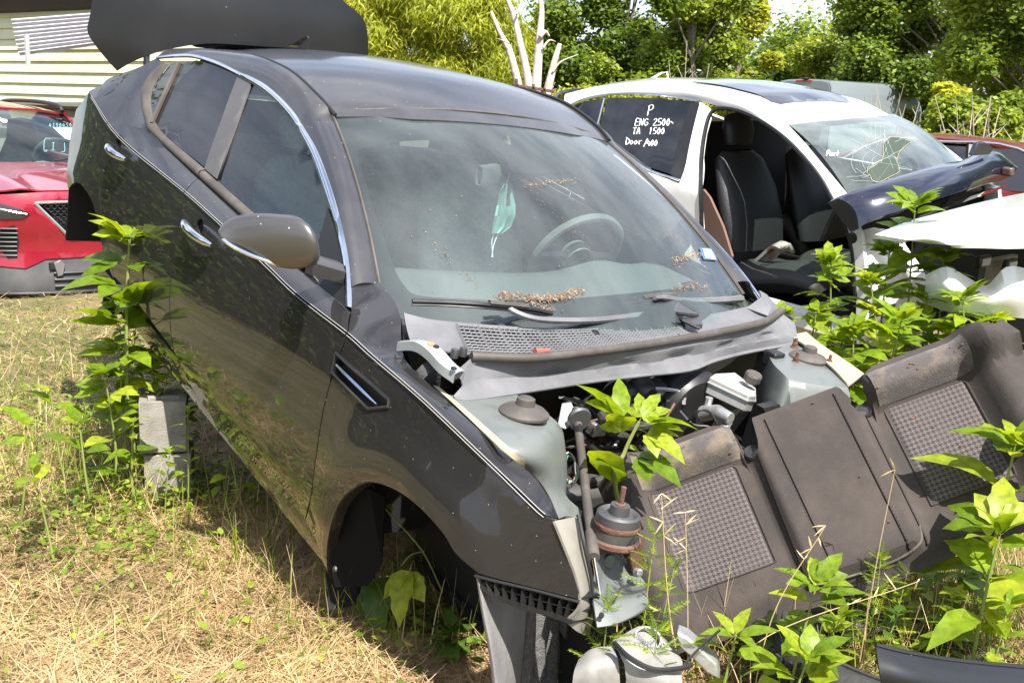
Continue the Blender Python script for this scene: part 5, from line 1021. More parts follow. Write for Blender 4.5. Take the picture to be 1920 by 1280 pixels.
for s in (1, -1):
    hl_ = [(s * a, b) for a, b in ((.52, .790), (.60, .83), (.75, .875), (.90, .90), (.915, .80), (.85, .755), (.68, .745), (.56, .755))]
    h_ = obj('headlight', panel_mesh(hl_, lambda v, w: (Ff(v, w) - .014, v, w), .04), mat('dark_headlight_lens', (.02, .02, .024), .08, coat=1), rv, ang=60, solid=.03)
    m = MB(); m.tube([(Ff(s * a, b) - .02, s * a, b) for a, b in ((.54, .785), (.62, .80), (.75, .83), (.88, .86))], .006, 6); obj('light_strip', m, M['chrome'], h_)
    hg_ = [(s * a, b) for a, b in ((.62, .70), (.72, .66), (.74, .56), (.66, .43), (.60, .44), (.58, .56))]
    io = obj('side_intake', panel_mesh(hg_, lambda v, w: (Ff(v, w) - .004, v, w), .05), M['void'], rv)
    for w in np.linspace(.46, .67, 7):
        m = MB(); m.tube([(Ff(s * a, w) - .012, s * a, w) for a in (.60, .66, .71)], .007, 6); obj('intake_slat', m, M['black'], io)
hr = []
for t in np.linspace(0, 1, 14):
    hr.append([(Ff(.88 * s, .95) + .03 + (1.22 + .28 * (s * s)) * t - .10 * (1 - s * s) * 0, (.88 - .06 * t) * s, .945 + .20 * t - .06 * t * t + .02 * (1 - s * s) + .018 * math.exp(-((abs(s) - .62) / .1) ** 2) * (1 - .3 * t)) for s in np.linspace(1, -1, 33)])
obj('bonnet', MB().grid(hr), M['red'], rv, ang=60, solid=.012)
gl2 = MB().grid([[( .36 + .22 * s * s + (.92 - .08 * s * s) * t, (.74 - .12 * t) * s, 1.09 + .44 * t - .04 * s * s * t + .05 * 4 * t * (1 - t)) for s in np.linspace(1, -1, 21)] for t in np.linspace(0, 1, 9)])
rgl = obj('windshield', gl2, M['sideglass'], rv, ang=80)
ro = MB().grid([[(1.26 + .08 * s * s + 2.0 * t, (.63 + .02 * math.sin(math.pi * t)) * s, 1.515 + .075 * math.sin(math.pi * min(1, t * .7 + .12)) - .05 * s ** 4) for s in np.linspace(1, -1, 17)] for t in np.linspace(0, 1, 10)])
obj('roof', ro, M['red'], rv, ang=60, solid=.02)
for s in (1, -1):
    m = MB(); m.tube(smooth([(1.30, .60 * s, 1.52), (1.42, .60 * s, 1.575), (2.0, .61 * s, 1.60), (2.8, .60 * s, 1.585), (3.0, .59 * s, 1.53)], 5), .020, 8); obj('roof_bar', m, M['black'], rv)
    pl_ = MB().grid([[np.array((.50, .86 * s, 1.03)) * (1 - t) + np.array((1.36, .66 * s, 1.49)) * t, np.array((.56, .76 * s, 1.07)) * (1 - t) + np.array((1.30, .62 * s, 1.52)) * t] for t in np.linspace(0, 1, 8)]); obj('windshield_pillar', pl_, M['red'], rv, solid=.02)
    sd2 = panel_mesh([(-.35, .45), (-.45, .80), (-.3, .93), (.55, 1.03), (3.4, 1.12), (3.7, .9), (3.7, .4), (3.15, .35), (3.1, .6), (2.78, .75), (2.45, .6), (2.4, .3), (.42, .3), (.38, .58), (0, .75), (-.3, .62)], lambda u, w: (u, s * (.92 - .08 * max(0, w - .8) - .35 * max(0, -u) ** 2), w), .1); obj('body_side', sd2, M['red'], rv, ang=60, solid=.02)
    sg = panel_mesh([(.7, 1.05), (3.1, 1.13), (2.9, 1.5), (1.42, 1.5)], lambda u, w: (u, s * (.88 - .5 * (w - 1.05)), w), .15); obj('side_windows', sg, M['darkglass'], rv)
rin = MB(); rin.box((2.0, 0, .7), (3.4, 1.6, .6)); obj('cabin_body', rin, M['void'], rv)
sw3 = MB(); c = np.array([.97, -.37, 1.12]); sw3.tube([c + .18 * (math.cos(q) * e1 + math.sin(q) * e2) for q in np.linspace(0, 2 * math.pi, 25)], .016, 6); obj('steering_wheel', sw3, M['dash'], rv)
for v in (.38, -.38):
    obj('seat', MB().grid(blk([(1.6, .8, .02, .02), (1.6, .82, .26, .14), (1.7, 1.05, .26, .16), (1.78, 1.25, .14, .1), (1.8, 1.42, .12, .1), (1.8, 1.44, .02, .02)], v), closed=True), M['seatgrey'], rv, ang=70)
def rws(px, py):                                    # windshield plane of the SUV
    p0 = np.array([.50, 0, 1.16]); n_ = np.cross(np.array([.92, 0, .44]), np.array([0, 1.0, 0])); d = RF.ray(px, py); s = ((p0 - RF.c) @ n_) / (d @ n_); return RF.c + d * s + n_ / np.linalg.norm(n_) * -.05
write('4390454', (93, 230), 7.5, rws, M['bluechalk'], rgl, 'pen_writing', .0028, .85)
write('[', (83, 273), 21, rws, M['bluechalk'], rgl, 'pen_writing', .0028); write('I', (95, 275), 18, rws, M['bluechalk'], rgl, 'pen_writing', .0028); write(']', (121, 275), 16, rws, M['bluechalk'], rgl, 'pen_writing', .0028)
st2 = MB(); st2.add([rws(x, y) for x, y in ((100, 230), (145, 230), (145, 256), (124, 252))], [(0, 1, 2, 3)]); obj('paper_sticker', st2, mat('white_paper', (.8, .8, .8), .8), rgl, solid=.002)
wp2 = MB(); wp2.tube(smooth([(.36, -.15, 1.115), (.37, -.35, 1.14), (.42, -.6, 1.15)], 4), .010, 5); obj('wiper_arm', wp2, M['black'], rv)

# ------------------------------------------------------------------ grey van, dark red car and other wrecks further back
VF = Frame([[-.62, .0, 0], [0, 0, 0], [0, 0, 1]], (0, 0, 0))
def yawframe(px, py, dist, yaw, z=0.):
    p = wd(px, py, dist); y = math.radians(yaw); fwd = np.array([math.sin(y), math.cos(y), 0]); right = np.array([math.cos(y), -math.sin(y), 0])
    return Frame(np.stack([-fwd, right, (0, 0, 1)], 1), (p[0], p[1], z))
VN = yawframe(1497, 300, 34.0, 50, 0)            # rear left corner region of the van; u counts forward as negative
van = thing('van', 'grey high roof cargo van beyond the white sedan, seen from behind its tail corner', 'van', VN)
M['vangrey'] = mat('silver_grey_van_paint', (.17, .195, .21), .35, .1, coat=.6, coat_r=.1)
# body sections along the length (x = -u, forward), rear at 0
def vsec(x):
    top = 2.5 if x < 3.6 else 2.5 - .55 * ((x - 3.6) / 1.3) ** 1.6
    return top
vr = []
for x in (0, .03, .1, .6, 1.2, 1.8, 2.4, 3.0, 3.5, 3.8, 4.1, 4.4, 4.7):
    T_ = vsec(x) - (.05 if x == 0 else 0); ww = 1.0 - (.03 if x == 0 else 0)
    vr.append([(-x, -ww, .35), (-x, -ww, 1.3), (-x, -ww * .985, 1.7), (-x, -ww * .93, T_ - .16), (-x, -ww * .86, T_ - .04), (-x, -ww * .6, T_), (-x, 0, T_ + .02), (-x, ww * .6, T_), (-x, ww * .86, T_ - .04), (-x, ww * .93, T_ - .16), (-x, ww * .985, 1.7), (-x, ww, 1.3), (-x, ww, .35)])
obj('van_body', MB().grid(vr), M['vangrey'], van, ang=40, solid=.02)
m = MB(); m.add([(-.0, p[1] * .97, p[2]) for p in vr[0]], [tuple(range(13))]); obj('rear_door', m, M['vangrey'], van, solid=.03)
for s in (1,):
    for x0, x1 in ((.25, 1.55), (1.6, 2.9)):
        m = panel_mesh([(x0, 1.55), (x1, 1.55), (x1, 2.12), (x0, 2.12)], lambda x, w: (-x, .995 - .065 * max(0, (w - 1.55)), w), .3); obj('side_panel', m, M['vangrey'], van, solid=.012, off=1)
    m = panel_mesh([(3.75, 1.35), (4.35, 1.35), (4.2, 1.75), (3.75, 1.8)], lambda x, w: (-x, 1.0, w), .2); obj('cab_window', m, M['darkglass'], van)
    m = panel_mesh([(.9, 1.2), (3.2, 1.2), (3.2, 1.5), (.9, 1.5)], lambda x, w: (-x, 1.006, w), .3); obj('side_moulding', m, M['vangrey'], van, solid=.01, off=1)
m = MB(); m.tube([(-.05, -.93, 2.2), (-3.4, -.93, 2.25)], .012, 6); obj('roof_gutter', m, M['grey'], van)
m = MB(); m.box((.02, .0, 2.46), (.05, .55, .05)); bl_ = obj('brake_light', m, mat('red_lamp_lens', (.35, .02, .02), .2), van, bevel=.01); m = MB(); m.box((.05, .05, 2.53), (.16, .18, .06)); obj('reversing_camera', m, M['black'], van, bevel=.02)

def simple_car(fr, label, paint, L=4.6, H=1.42, cat='car', name='sedan', halfw=.9):
    t = thing(name, label, cat, fr); hw = halfw
    prof = [(-.9, .35), (-.92, .62), (-.75, .78), (.35, .93), (.5, .95)]
    sid = [(-.9, .3), (-.92, .62), (-.75, .76), (.4, .92), (1.6, .97), (2.9, 1.0), (3.55, .98), (3.65, .6), (3.6, .3)]
    for s in (1, -1): obj('body_side', panel_mesh(sid, lambda u, w: (u, s * (hw - .06 * max(0, w - .75) - .12 * max(0, -u - .2) ** 2 - .12 * max(0, u - 2.6) ** 2), w), .12), paint, t, ang=50, solid=.02)
    rowz = [[(u, v * s, w) for s in np.linspace(1, -1, 11)] for u, v, w in ((-.9, .62, .62), (-.75, .72, .78), (.4, .84, .93), (.55, .84, .96))]; obj('bonnet', MB().grid(rowz), paint, t, ang=50, solid=.02)
    rowz = [[(u, v * s, w + .04 * (1 - s * s)) for s in np.linspace(1, -1, 11)] for u, v, w in ((1.15, .58, H - .08), (1.5, .60, H - .03), (2.0, .60, H), (2.5, .57, H - .04))]; obj('roof', MB().grid(rowz), paint, t, ang=60, solid=.03)
    rowz = [[(u, v * s, w + .03 * (1 - s * s)) for s in np.linspace(1, -1, 11)] for u, v, w in ((.45, .74, .95), (1.15, .58, H - .08))]; obj('windshield', MB().grid(rowz), M['darkglass'], t, ang=60)
    rowz = [[(u, v * s, w + .03 * (1 - s * s)) for s in np.linspace(1, -1, 11)] for u, v, w in ((2.5, .57, H - .04), (3.15, .7, 1.02), (3.6, .68, .98))]; obj('rear_deck', MB().grid(rowz), paint, t, ang=60, solid=.02)
    for s in (1, -1):
        obj('side_windows', panel_mesh([(.6, .95), (3.0, 1.0), (2.45, H - .06), (1.25, H - .08)], lambda u, w: (u, s * (.83 - .5 * (w - .93)), w), .12), M['gloss'], t)
        m = MB(); m.tube([(u, s * (.835 - .5 * (w - .93)), w) for u, w in smooth([(.6, .96), (1.25, H - .07), (1.9, H - .035), (2.45, H - .05), (3.0, 1.01)], 4)], .012, 5); obj('window_chrome', m, M['chrome'], t)
        m = MB(); m.tube([(1.62, s * .83, .96), (1.66, s * .62, H - .06)], .03, 5); obj('door_pillar', m, M['black'], t)
    return t
M['darkred'] = mat('dark_red_paint', (.20, .018, .02), .3, .2, coat=.8)
simple_car(yawframe(2190, 400, 10.4, 118, -.10), 'dark red sedan at the right edge behind the white sedan', M['darkred'], H=1.40)
simple_car(yawframe(1755, 330, 13.5, 110, -.38), 'black low car seen between the grey van and dark red sedan', M['gloss'], H=1.40)
dk = thing('bonnet_panel', 'black car bonnet edge showing over the rear roof of the white sedan', 'car part', None, tuple(wd(1085, 178, 13.0)))
m = MB(); p0 = wd(1085, 178, 13.0); m.grid([[wd(x, y, d) - p0 for x, y, d in smooth([(1036, 186 + k, 12.6 + k * .02), (1046, 173 + k * .6, 12.8 + k * .02), (1070, 167 + k * .3, 13.0 + k * .02), (1105, 166 + k * .3, 13.2 + k * .02), (1140, 170 + k * .3, 13.4 + k * .02)], 4)] for k in (0, 10, 25, 45)]); obj('panel_skin', m, M['gloss'], dk, solid=.03)
# ------------------------------------------------------------------ ground
rng = np.random.default_rng(7)
def gh(x, y):                                       # gentle unevenness of the yard
    return .04 * np.sin(x * .7 + 1) * np.sin(y * .55) + .02 * np.sin(x * 2.3 + y * 1.7) - .16 / (1 + np.exp(-(y - 7.6) / .35)) / (1 + np.exp((x + .8) / .4))
gm_ = bpy.data.materials.new('dry_grass_soil'); gm_.use_nodes = True; nt = gm_.node_tree; N, L = nt.nodes, nt.links; b = N['Principled BSDF']; b.inputs['Roughness'].default_value = .95
tcn = N.new('ShaderNodeTexCoord'); t1 = N.new('ShaderNodeTexNoise'); t1.inputs['Scale'].default_value = .8; t1.inputs['Detail'].default_value = 9; t1.inputs['Roughness'].default_value = .7; L.new(tcn.outputs['Object'], t1.inputs['Vector'])
r1 = N.new('ShaderNodeValToRGB'); e = r1.color_ramp.elements; e[0].position = .35; e[0].color = (.06, .075, .02, 1); e[1].position = .68; e[1].color = (.26, .19, .09, 1); e2_ = e.new(.5); e2_.color = (.15, .13, .05, 1)
L.new(t1.outputs['Fac'], r1.inputs['Fac']); L.new(r1.outputs['Color'], b.inputs['Base Color'])
t2 = N.new('ShaderNodeTexNoise'); t2.inputs['Scale'].default_value = 30; t2.inputs['Detail'].default_value = 6; L.new(tcn.outputs['Object'], t2.inputs['Vector']); bp = N.new('ShaderNodeBump'); bp.inputs['Distance'].default_value = .05; L.new(t2.outputs['Fac'], bp.inputs['Height']); L.new(bp.outputs['Normal'], b.inputs['Normal'])
gx = np.r_[np.linspace(-400, -16, 8), np.linspace(-12, 12, 61), np.linspace(16, 400, 8)]; gy = np.r_[np.linspace(-60, -2, 6), np.linspace(0, 24, 61), np.linspace(30, 600, 8)]
gmb = MB().grid([[(x, y, float(gh(x, y)) * (abs(x) < 14 and -1 < y < 26)) for x in gx] for y in gy]); obj('ground', gmb, gm_, kind='structure', ang=80)

# blades as numpy strips: every blade is its own little bent strip
def blade_mesh(name, pos, dirs, length, width, lift, droop, tint, material, label=None):
    n = len(pos); d = np.stack([np.cos(dirs), np.sin(dirs)], 1); side = np.stack([-d[:, 1], d[:, 0]], 1)
    V = np.zeros((n, 6, 3), np.float32)
    for k, t in enumerate((0., .5, 1.)):
        h = length * t * np.sin(lift) - droop * length * t * t; r = length * t * np.cos(lift); wv = width * (1 - .75 * t)
        c = pos + np.concatenate([d * r[:, None], h[:, None]], 1)
        V[:, 2 * k, :] = c; V[:, 2 * k + 1, :] = c; V[:, 2 * k, :2] += side * wv[:, None] / 2; V[:, 2 * k + 1, :2] -= side * wv[:, None] / 2
    o = (np.arange(n) * 6)[:, None]; F = np.concatenate([o + np.array([[0, 1, 3, 2]]), o + np.array([[2, 3, 5, 4]])])
    me = mesh_np(name, V.reshape(-1, 3), F, np.repeat(tint, 6)); me.materials.append(material); return link(name, me, kind='stuff')
def scatter(n, px0, px1, py0, py1, power=1.0):      # points of the yard, evenly spread on the picture so near ground gets finer cover
    px = rng.uniform(px0, px1, n); py = py0 + (py1 - py0) * rng.uniform(0, 1, n) ** power
    d = np.stack([(px - 960) / FPX, (py - 640) / FPX, np.ones(n)], 1) @ W.T; s = -CAMH / d[:, 2]; p = d * s[:, None] + np.array([0, 0, CAMH]); p[:, 2] = gh(p[:, 0], p[:, 1]); return p
def patch(p, sc, seed):                             # smooth 0..1 field
    r = np.random.default_rng(seed); v = np.zeros(len(p))
    for k in range(5):
        a = r.uniform(0, 6.28); f = sc * 1.7 ** k; v += np.sin((p[:, 0] * np.cos(a) + p[:, 1] * np.sin(a)) * f + r.uniform(0, 6)) / 1.3 ** k
    return 1 / (1 + np.exp(-v * 1.1))
M['straw'] = leaf_mat('dry_straw', (.30, .175, .085), (.70, .54, .31), .25, .6, 'tint', (.53, .37, .19), (1.1, 1., .8))
M['grass'] = leaf_mat('green_grass', (.075, .125, .012), (.30, .33, .05), .4, .5, 'tint', (.15, .21, .02))
def in_bay(p):                                      # under the wreck or in the shade of the seat nothing grows tall
    q = (p - CAR.o) @ CAR.M; return (q[:, 0] > -.55) & (q[:, 0] < 3.4) & (np.abs(q[:, 1]) < .80)
P = scatter(185000, -420, 2150, 520, 1500, .8); gf = patch(P, 1.6, 3); near = P[:, 0] + .02 * P[:, 1]
keep = rng.uniform(0, 1, len(P)) < np.clip(1.15 - .7 * gf + .35 * (P[:, 1] < 3.7), .2, 1) * np.where((P[:, 0] > .1) & (P[:, 1] < 5), .30, 1) * np.where(P[:, 1] > 5.2, .6, 1); P = P[keep]; n = len(P); dist = P[:, 1]
P[:, 2] += rng.uniform(0, .035, n)
blade_mesh('straw_litter', P, rng.uniform(0, 6.28, n), rng.uniform(.03, .17, n) * (1 + .02 * dist), rng.uniform(.0016, .0050, n) * (1 + .12 * np.maximum(0, dist - 3)), rng.uniform(-.05, .35, n), rng.uniform(0, .15, n), rng.uniform(0, 1, n) ** .8, M['straw'])
P = scatter(112000, -420, 2150, 520, 1500, .7); gf = patch(P, 1.6, 3); keep = (rng.uniform(0, 1, len(P)) < np.clip(gf * 1.1 + .34 * (P[:, 1] - 4.2) + .5 * (P[:, 0] > .2), .08, 1)) & ~in_bay(P); P = P[keep]; n = len(P); dist = P[:, 1]
blade_mesh('short_green_grass', P, rng.uniform(0, 6.28, n), rng.uniform(.03, .10, n), rng.uniform(.0022, .0045, n) * (1 + .12 * np.maximum(0, dist - 3)), rng.uniform(.5, 1.4, n), rng.uniform(0, .3, n), rng.uniform(0, 1, n), M['grass'])
# upright tufts and stalks along the edge of the wreck's shade
tp = []; tdir = []
for px, py, k, s in ((1010 // 2, 1010, 26, .08), (480, 1060, 26, .08), (545, 1110, 24, .08), (590, 1000, 10, .05), (400, 1100, 24, .10), (560, 1200, 20, .10), (240, 860, 60, .14), (150, 820, 60, .2), (700, 1180, 20, .1), (1500, 1190, 90, .25), (1700, 1090, 700, .40), (1850, 1120, 600, .35), (1600, 1200, 500, .3), (1400, 1220, 250, .2), (1750, 1180, 600, .35), (1900, 1020, 400, .35), (860, 1200, 100, .15), (200, 900, 120, .25), (60, 960, 90, .3), (330, 950, 90, .15), (1330, 1180, 60, .15), (1800, 1010, 120, .35), (1650, 1120, 120, .25), (60, 700, 60, .3), (90, 900, 70, .25)):
    c = gp(px, py); tp.append(c + np.c_[rng.normal(0, s, (k, 2)), np.zeros(k)])
P = np.concatenate(tp); n = len(P); P[:, 2] = gh(P[:, 0], P[:, 1])
blade_mesh('tall_grass', P, rng.uniform(0, 6.28, n), rng.uniform(.10, .30, n), rng.uniform(.003, .006, n), rng.uniform(.9, 1.5, n), rng.uniform(.05, .35, n), rng.uniform(.2, 1, n), M['grass'])
P = P + np.c_[rng.normal(0, .05, (n, 2)), np.zeros(n)]
blade_mesh('tall_dry_grass', P, rng.uniform(0, 6.28, n), rng.uniform(.12, .34, n), rng.uniform(.002, .0045, n), rng.uniform(.7, 1.5, n), rng.uniform(.05, .4, n), rng.uniform(.2, 1, n), M['straw'])
# low clover-like ground leaves, many and tiny
tp = [P0 + np.c_[rng.normal(0, s, (k, 2)), np.zeros(k)] for P0, k, s in [(gp(x, y), k, s) for x, y, k, s in ((60, 950, 450, .30), (190, 985, 480, .22), (250, 900, 520, .16), (330, 925, 400, .12), (110, 840, 420, .28), (430, 930, 260, .10), (20, 1040, 400, .22), (250, 1060, 350, .16), (160, 760, 500, .3), (230, 800, 600, .2), (60, 620, 300, .5), (540, 1190, 90, .18), (300, 1230, 60, .2), (820, 1200, 320, .14), (1650, 1130, 500, .3), (1800, 1080, 500, .3), (1500, 1220, 300, .2), (1900, 1180, 300, .25), (760, 1120, 120, .1))]]
P = np.concatenate(tp); n = len(P); P[:, 2] = gh(P[:, 0], P[:, 1])
def leaflets(name, P, size, lift, m, tint):
    n = len(P); a = rng.uniform(0, 6.28, n); d = np.stack([np.cos(a) * np.cos(lift), np.sin(a) * np.cos(lift), np.sin(lift)], 1); s = np.stack([-np.sin(a), np.cos(a), rng.uniform(-.4, .4, n)], 1)
    V = np.zeros((n, 6, 3), np.float32); sz = size[:, None]
    for k, (t, w) in enumerate(((0, 0), (.3, .27), (.65, .26), (1, 0), (.65, -.26), (.3, -.27))): V[:, k] = P + d * t * sz + s * w * sz + np.array([0, 0, -.10]) * (t * t) * sz
    o = (np.arange(n) * 6)[:, None]; F = np.concatenate([o + np.array([[0, 1, 2, 3]]), o + np.array([[0, 3, 4, 5]])]); me = mesh_np(name, V.reshape(-1, 3), F, np.repeat(tint, 6)); me.materials.append(m); return link(name, me, kind='stuff')
M['groundleaf'] = leaf_mat('small_ground_leaf', (.09, .16, .015), (.34, .42, .06), .4, .5, 'tint', (.19, .28, .03))
P[:, 2] += rng.uniform(.01, .10, n); leaflets('ground_weed_leaves', P, rng.uniform(.012, .040, n), rng.uniform(-.1, .7, n), M['groundleaf'], rng.uniform(0, 1, n))

# ------------------------------------------------------------------ yellow-green shed with lapped boards
shed = thing('shed', 'pale yellow shed with horizontal siding behind the red SUV', 'shed', None, (-6.8, 15.3, 0))
A0 = np.array([-9.5, 17.3]); A1 = np.array([-2.6, 12.2]); ad = (A1 - A0) / np.linalg.norm(A1 - A0); an_ = np.array([ad[1], -ad[0]]); an_ = an_ if an_[1] < 0 else -an_; LW = np.linalg.norm(A1 - A0); so3 = np.array([-6.8, 15.3, 0])
M['siding'] = mat('faded_yellow_siding', (.82, .81, .56), .5, noise=((.70, .70, .48), 4, .45, .75), bump=(30, .1)); M['roofbrown'] = mat('dark_eave_boards', (.06, .045, .04), .8)
def sw_(a, o, z): p = A0 + ad * a + an_ * o; return np.array([p[0], p[1], z]) - so3
zb = 1.30
for k in range(9):
    z0 = zb + k * .135; m = MB(); m.grid([[sw_(a, o, z) for o, z in ((.00, z0 - .004), (.028, z0), (.022, z0 + .06), (.004, z0 + .14))] for a in np.linspace(0, LW, 12)]); obj('siding_board', m, M['siding'], shed, ang=30)
bk = MB(); bk.box(sw_(LW / 2, -.15, 1.3), (LW, .2, 2.6), np.array([[ad[0], an_[0], 0], [ad[1], an_[1], 0], [0, 0, 1]])); obj('shed_wall', bk, mat('dull_wall', (.40, .40, .36), .8, noise=((.25, .24, .22), 3, .4, .7)), shed)
rl_ = MB(); rl_.tube([sw_(a, .06, zb - .06 - .03 * math.sin(a)) for a in np.linspace(0, LW, 10)], .022, 6); obj('rusty_rail', rl_, M['rust'], shed)
for a in np.linspace(.6, LW, 6):
    m = MB(); m.box(sw_(a, .06, zb - .25), (.05, .05, .5)); obj('rail_post', m, M['rust'], shed)
ev = MB(); ev.grid([[sw_(a, o, z) for o, z in ((.0, 2.42), (.13, 2.46), (.16, 2.58), (.0, 2.72), (-2.5, 3.2))] for a in np.linspace(0, LW, 6)]); obj('eave', ev, M['roofbrown'], shed, ang=20)
rf_ = MB(); rf_.grid([[sw_(a, o, z) for o, z in ((.22, 2.62), (-2.5, 3.24))] for a in np.linspace(-.2, LW + .2, 30)]); obj('roof_sheet', rf_, mat('pale_yellow_metal_roof', (.60, .60, .42), .5), shed, solid=.03, off=1)
cg = thing('corrugated_sheet', 'crooked white corrugated metal sheet hanging under the eave of the yellow shed', 'metal sheet', None, tuple(so3 + sw_(4.4, .4, 2.2)))
def onwall(px, py, off=.35):
    d = WORLD.ray(px, py); p0 = np.array([A0[0], A0[1]]) + an_ * off; s = (p0 @ an_) / (d[:2] @ an_); return np.array([0, 0, CAMH]) + d * s
q = [onwall(*p) for p in ((22, 36), (205, 22), (205, 82), (36, 105))]; rows = []
for i in range(61):
    t = i / 60; rows.append([(q[0] * (1 - s) + q[1] * s) * (1 - t) + (q[3] * (1 - s) + q[2] * s) * t + np.array([an_[0], an_[1], 0]) * .012 * math.sin(t * 9 * 2 * math.pi) - np.array(cg.location) for s in (0, .5, 1)])
obj('sheet', MB().grid(rows), mat('white_corrugated_metal', (.70, .69, .74), .4, .2), cg, ang=60, solid=.003)
pp = MB(); p0 = onwall(50, 64, .45); p1 = onwall(53, 124, .45); pp.tube([p0 - np.array(cg.location), p1 - np.array(cg.location)], .03, 6); obj('hanger_strip', pp, mat('grey_strip', (.42, .44, .42), .5), cg)
jn = thing('scrap_heap', 'grey scrap metal piled below the shed siding behind the red SUV', 'scrap', None, tuple(onwall(60, 200, .8)))
for k in range(7):
    m = MB(); m.tube([(rng.uniform(-2, 2), rng.uniform(-.2, .4), rng.uniform(-.9, .0)), (rng.uniform(-2, 2), rng.uniform(-.2, .4), rng.uniform(-.6, .1))], rng.uniform(.03, .08), 6); obj('scrap_bar', m, (M['steel'], M['rust'], M['alu'])[k % 3], jn)

# ------------------------------------------------------------------ trees
def crown_leaves(n, clumps, size, tint_lo=0., tint_hi=1., droop=0., flat=.5, long=1.0, shell=.6):
    c = np.array([k[:3] for k in clumps]); r = np.array([k[3] for k in clumps]); w = r ** 2; idx = rng.choice(len(clumps), n, p=w / w.sum())
    v = rng.normal(0, 1, (n, 3)); v /= np.linalg.norm(v, axis=1)[:, None]; rad = r[idx] * (1 - shell * rng.uniform(0, 1, n) ** 1.5) * (1 + rng.normal(0, .22, n)); P = c[idx] + v * rad[:, None] * np.array([1, 1, .82])
    a = rng.uniform(0, 6.28, n); up = rng.normal(0, .5, n) - droop; d = np.stack([np.cos(a), np.sin(a), up], 1); d /= np.linalg.norm(d, axis=1)[:, None]; nn = v * .6 + rng.normal(0, .6, (n, 3)) + np.array([0, 0, flat]); s = np.cross(d, nn); s /= np.linalg.norm(s, axis=1)[:, None] + 1e-6
    L_ = (size * rng.uniform(.6, 1.4, n))[:, None]; wd2 = L_ * .30 / long; Lg = L_ * long
    V = np.zeros((n, 4, 3), np.float32); V[:, 0] = P; V[:, 1] = P + d * Lg * .5 + s * wd2; V[:, 2] = P + d * Lg + np.array([0, 0, -.15]) * Lg; V[:, 3] = P + d * Lg * .5 - s * wd2
    t = np.clip(rng.normal(.5, .22, n) + (rng.uniform(-.25, .25, len(clumps)))[idx], 0, 1) * (tint_hi - tint_lo) + tint_lo
    return V.reshape(-1, 3), np.arange(4 * n).reshape(n, 4), np.repeat(t, 4)
def tree(name, label, base, H, Wd, nl, size, m, ncl=26, trunk=.16, lean=0., low=.2, cat='tree', group=None, droop=0., long=1.0, bark=None, shape=1.0):
    global rng; import zlib; rng = np.random.default_rng(zlib.crc32(label.encode()))
    b0 = np.array(base, float); t = thing(name, label, cat, None, tuple(b0), group); tr = MB()
    top = np.array([lean * H, 0, H * .75]); path = smooth([np.zeros(3), np.array([lean * H * .3 + rng.normal(0, .1), rng.normal(0, .1), H * .3]), np.array([lean * H * .6, 0, H * .55]), top], 4); tr.tube(path, list(np.linspace(trunk, trunk * .25, len(path))), 8)
    cl = []
    for k in range(ncl):
        z = H * (low + (1 - low) * rng.uniform(0, 1)); f = math.sin(math.pi * min(1, max(.0, (z / H - low) / (1 - low) * .8 + .18))) ** .7; a = rng.uniform(0, 6.28); R = Wd * f * rng.uniform(.02, 1.) ** .6 * shape; r = Wd * rng.uniform(.13, .32)
        cpos = np.array([R * math.cos(a) + lean * z, R * math.sin(a) * .8, z - r * .3]); cl.append((*cpos, r)); zt = max(H * .12, z * .6)
        if k % 2 == 0: s0 = path[min(len(path) - 1, int(zt / (H * .75) * (len(path) - 1)))]; tr.tube([s0, (s0 + cpos) / 2 + (0, 0, .1), cpos], [trunk * .35, trunk * .2, trunk * .06], 5)
    obj('trunk', tr, bark or M['bark'], t, fix=False); V, F, tt = crown_leaves(int(nl * 1.7), cl, size * .85, droop=droop, long=long); me = mesh_np('crown', V, F, tt); me.materials.append(m); link('crown', me, None, t); return t
M['bark'] = mat('grey_brown_bark', (.13, .10, .08), .9, noise=((.22, .19, .16), 12, .4, .7), bump=(30, .8))
M['leafdark'] = leaf_mat('dark_green_leaves', (.05, .10, .014), (.36, .43, .08), .48, .38, 'tint', (.16, .24, .034))
M['leafmid'] = leaf_mat('mid_green_leaves', (.09, .155, .016), (.42, .48, .085), .48, .4, 'tint', (.22, .30, .04))
M['leafyel'] = leaf_mat('yellow_green_leaves', (.22, .27, .02), (.58, .58, .09), .5, .5, 'tint', (.38, .42, .045))
def tb(px, dist): p = wd(px, 300, dist); return (p[0], p[1], 0.)
tree('cypress_tree', 'feathery yellow-green tree beyond the roof of the grey sedan', tb(800, 21), 5.0, 1.7, 90000, .085, M['leafyel'], 110, .05, low=.0, droop=.9, long=2.0)
tree('cypress_tree', 'feathery yellow-green tree partly hidden by the raised boot lid', tb(620, 22.5), 5.4, 1.7, 60000, .085, M['leafyel'], 80, .05, low=.0, droop=.9, long=2.0)
tree('leafy_tree', 'small green treetop showing just above the yellow shed roof', tb(140, 29), 4.35, 1.2, 9000, .16, M['leafmid'], 14, .15, low=.4)
tree('leafy_tree', 'mid green tree right behind the bare dead trunks', tb(1010, 27), 3.3, 2.5, 34000, .13, M['leafmid'], 34, .07, low=.05)
tree('leafy_tree', 'dark green tree just right of the dead trunks, over the white sedan', tb(1165, 26), 5.6, 1.9, 52000, .13, M['leafdark'], 44, .09, low=.03)
tree('leafy_tree', 'bright green tree above the sunroof of the white sedan', tb(1285, 24), 5.0, 1.65, 44000, .12, M['leafmid'], 46, .09, low=.05)
tree('leafy_tree', 'slender mid green tree left of the gap of sky above the van', tb(1372, 27), 4.6, .95, 20000, .13, M['leafyel'], 26, .07, low=.02)
tree('leafy_tree', 'dark broadleaf tree right behind the grey van', tb(1590, 41), 8.2, 2.7, 44000, .18, M['leafmid'], 44, .12, low=.02)
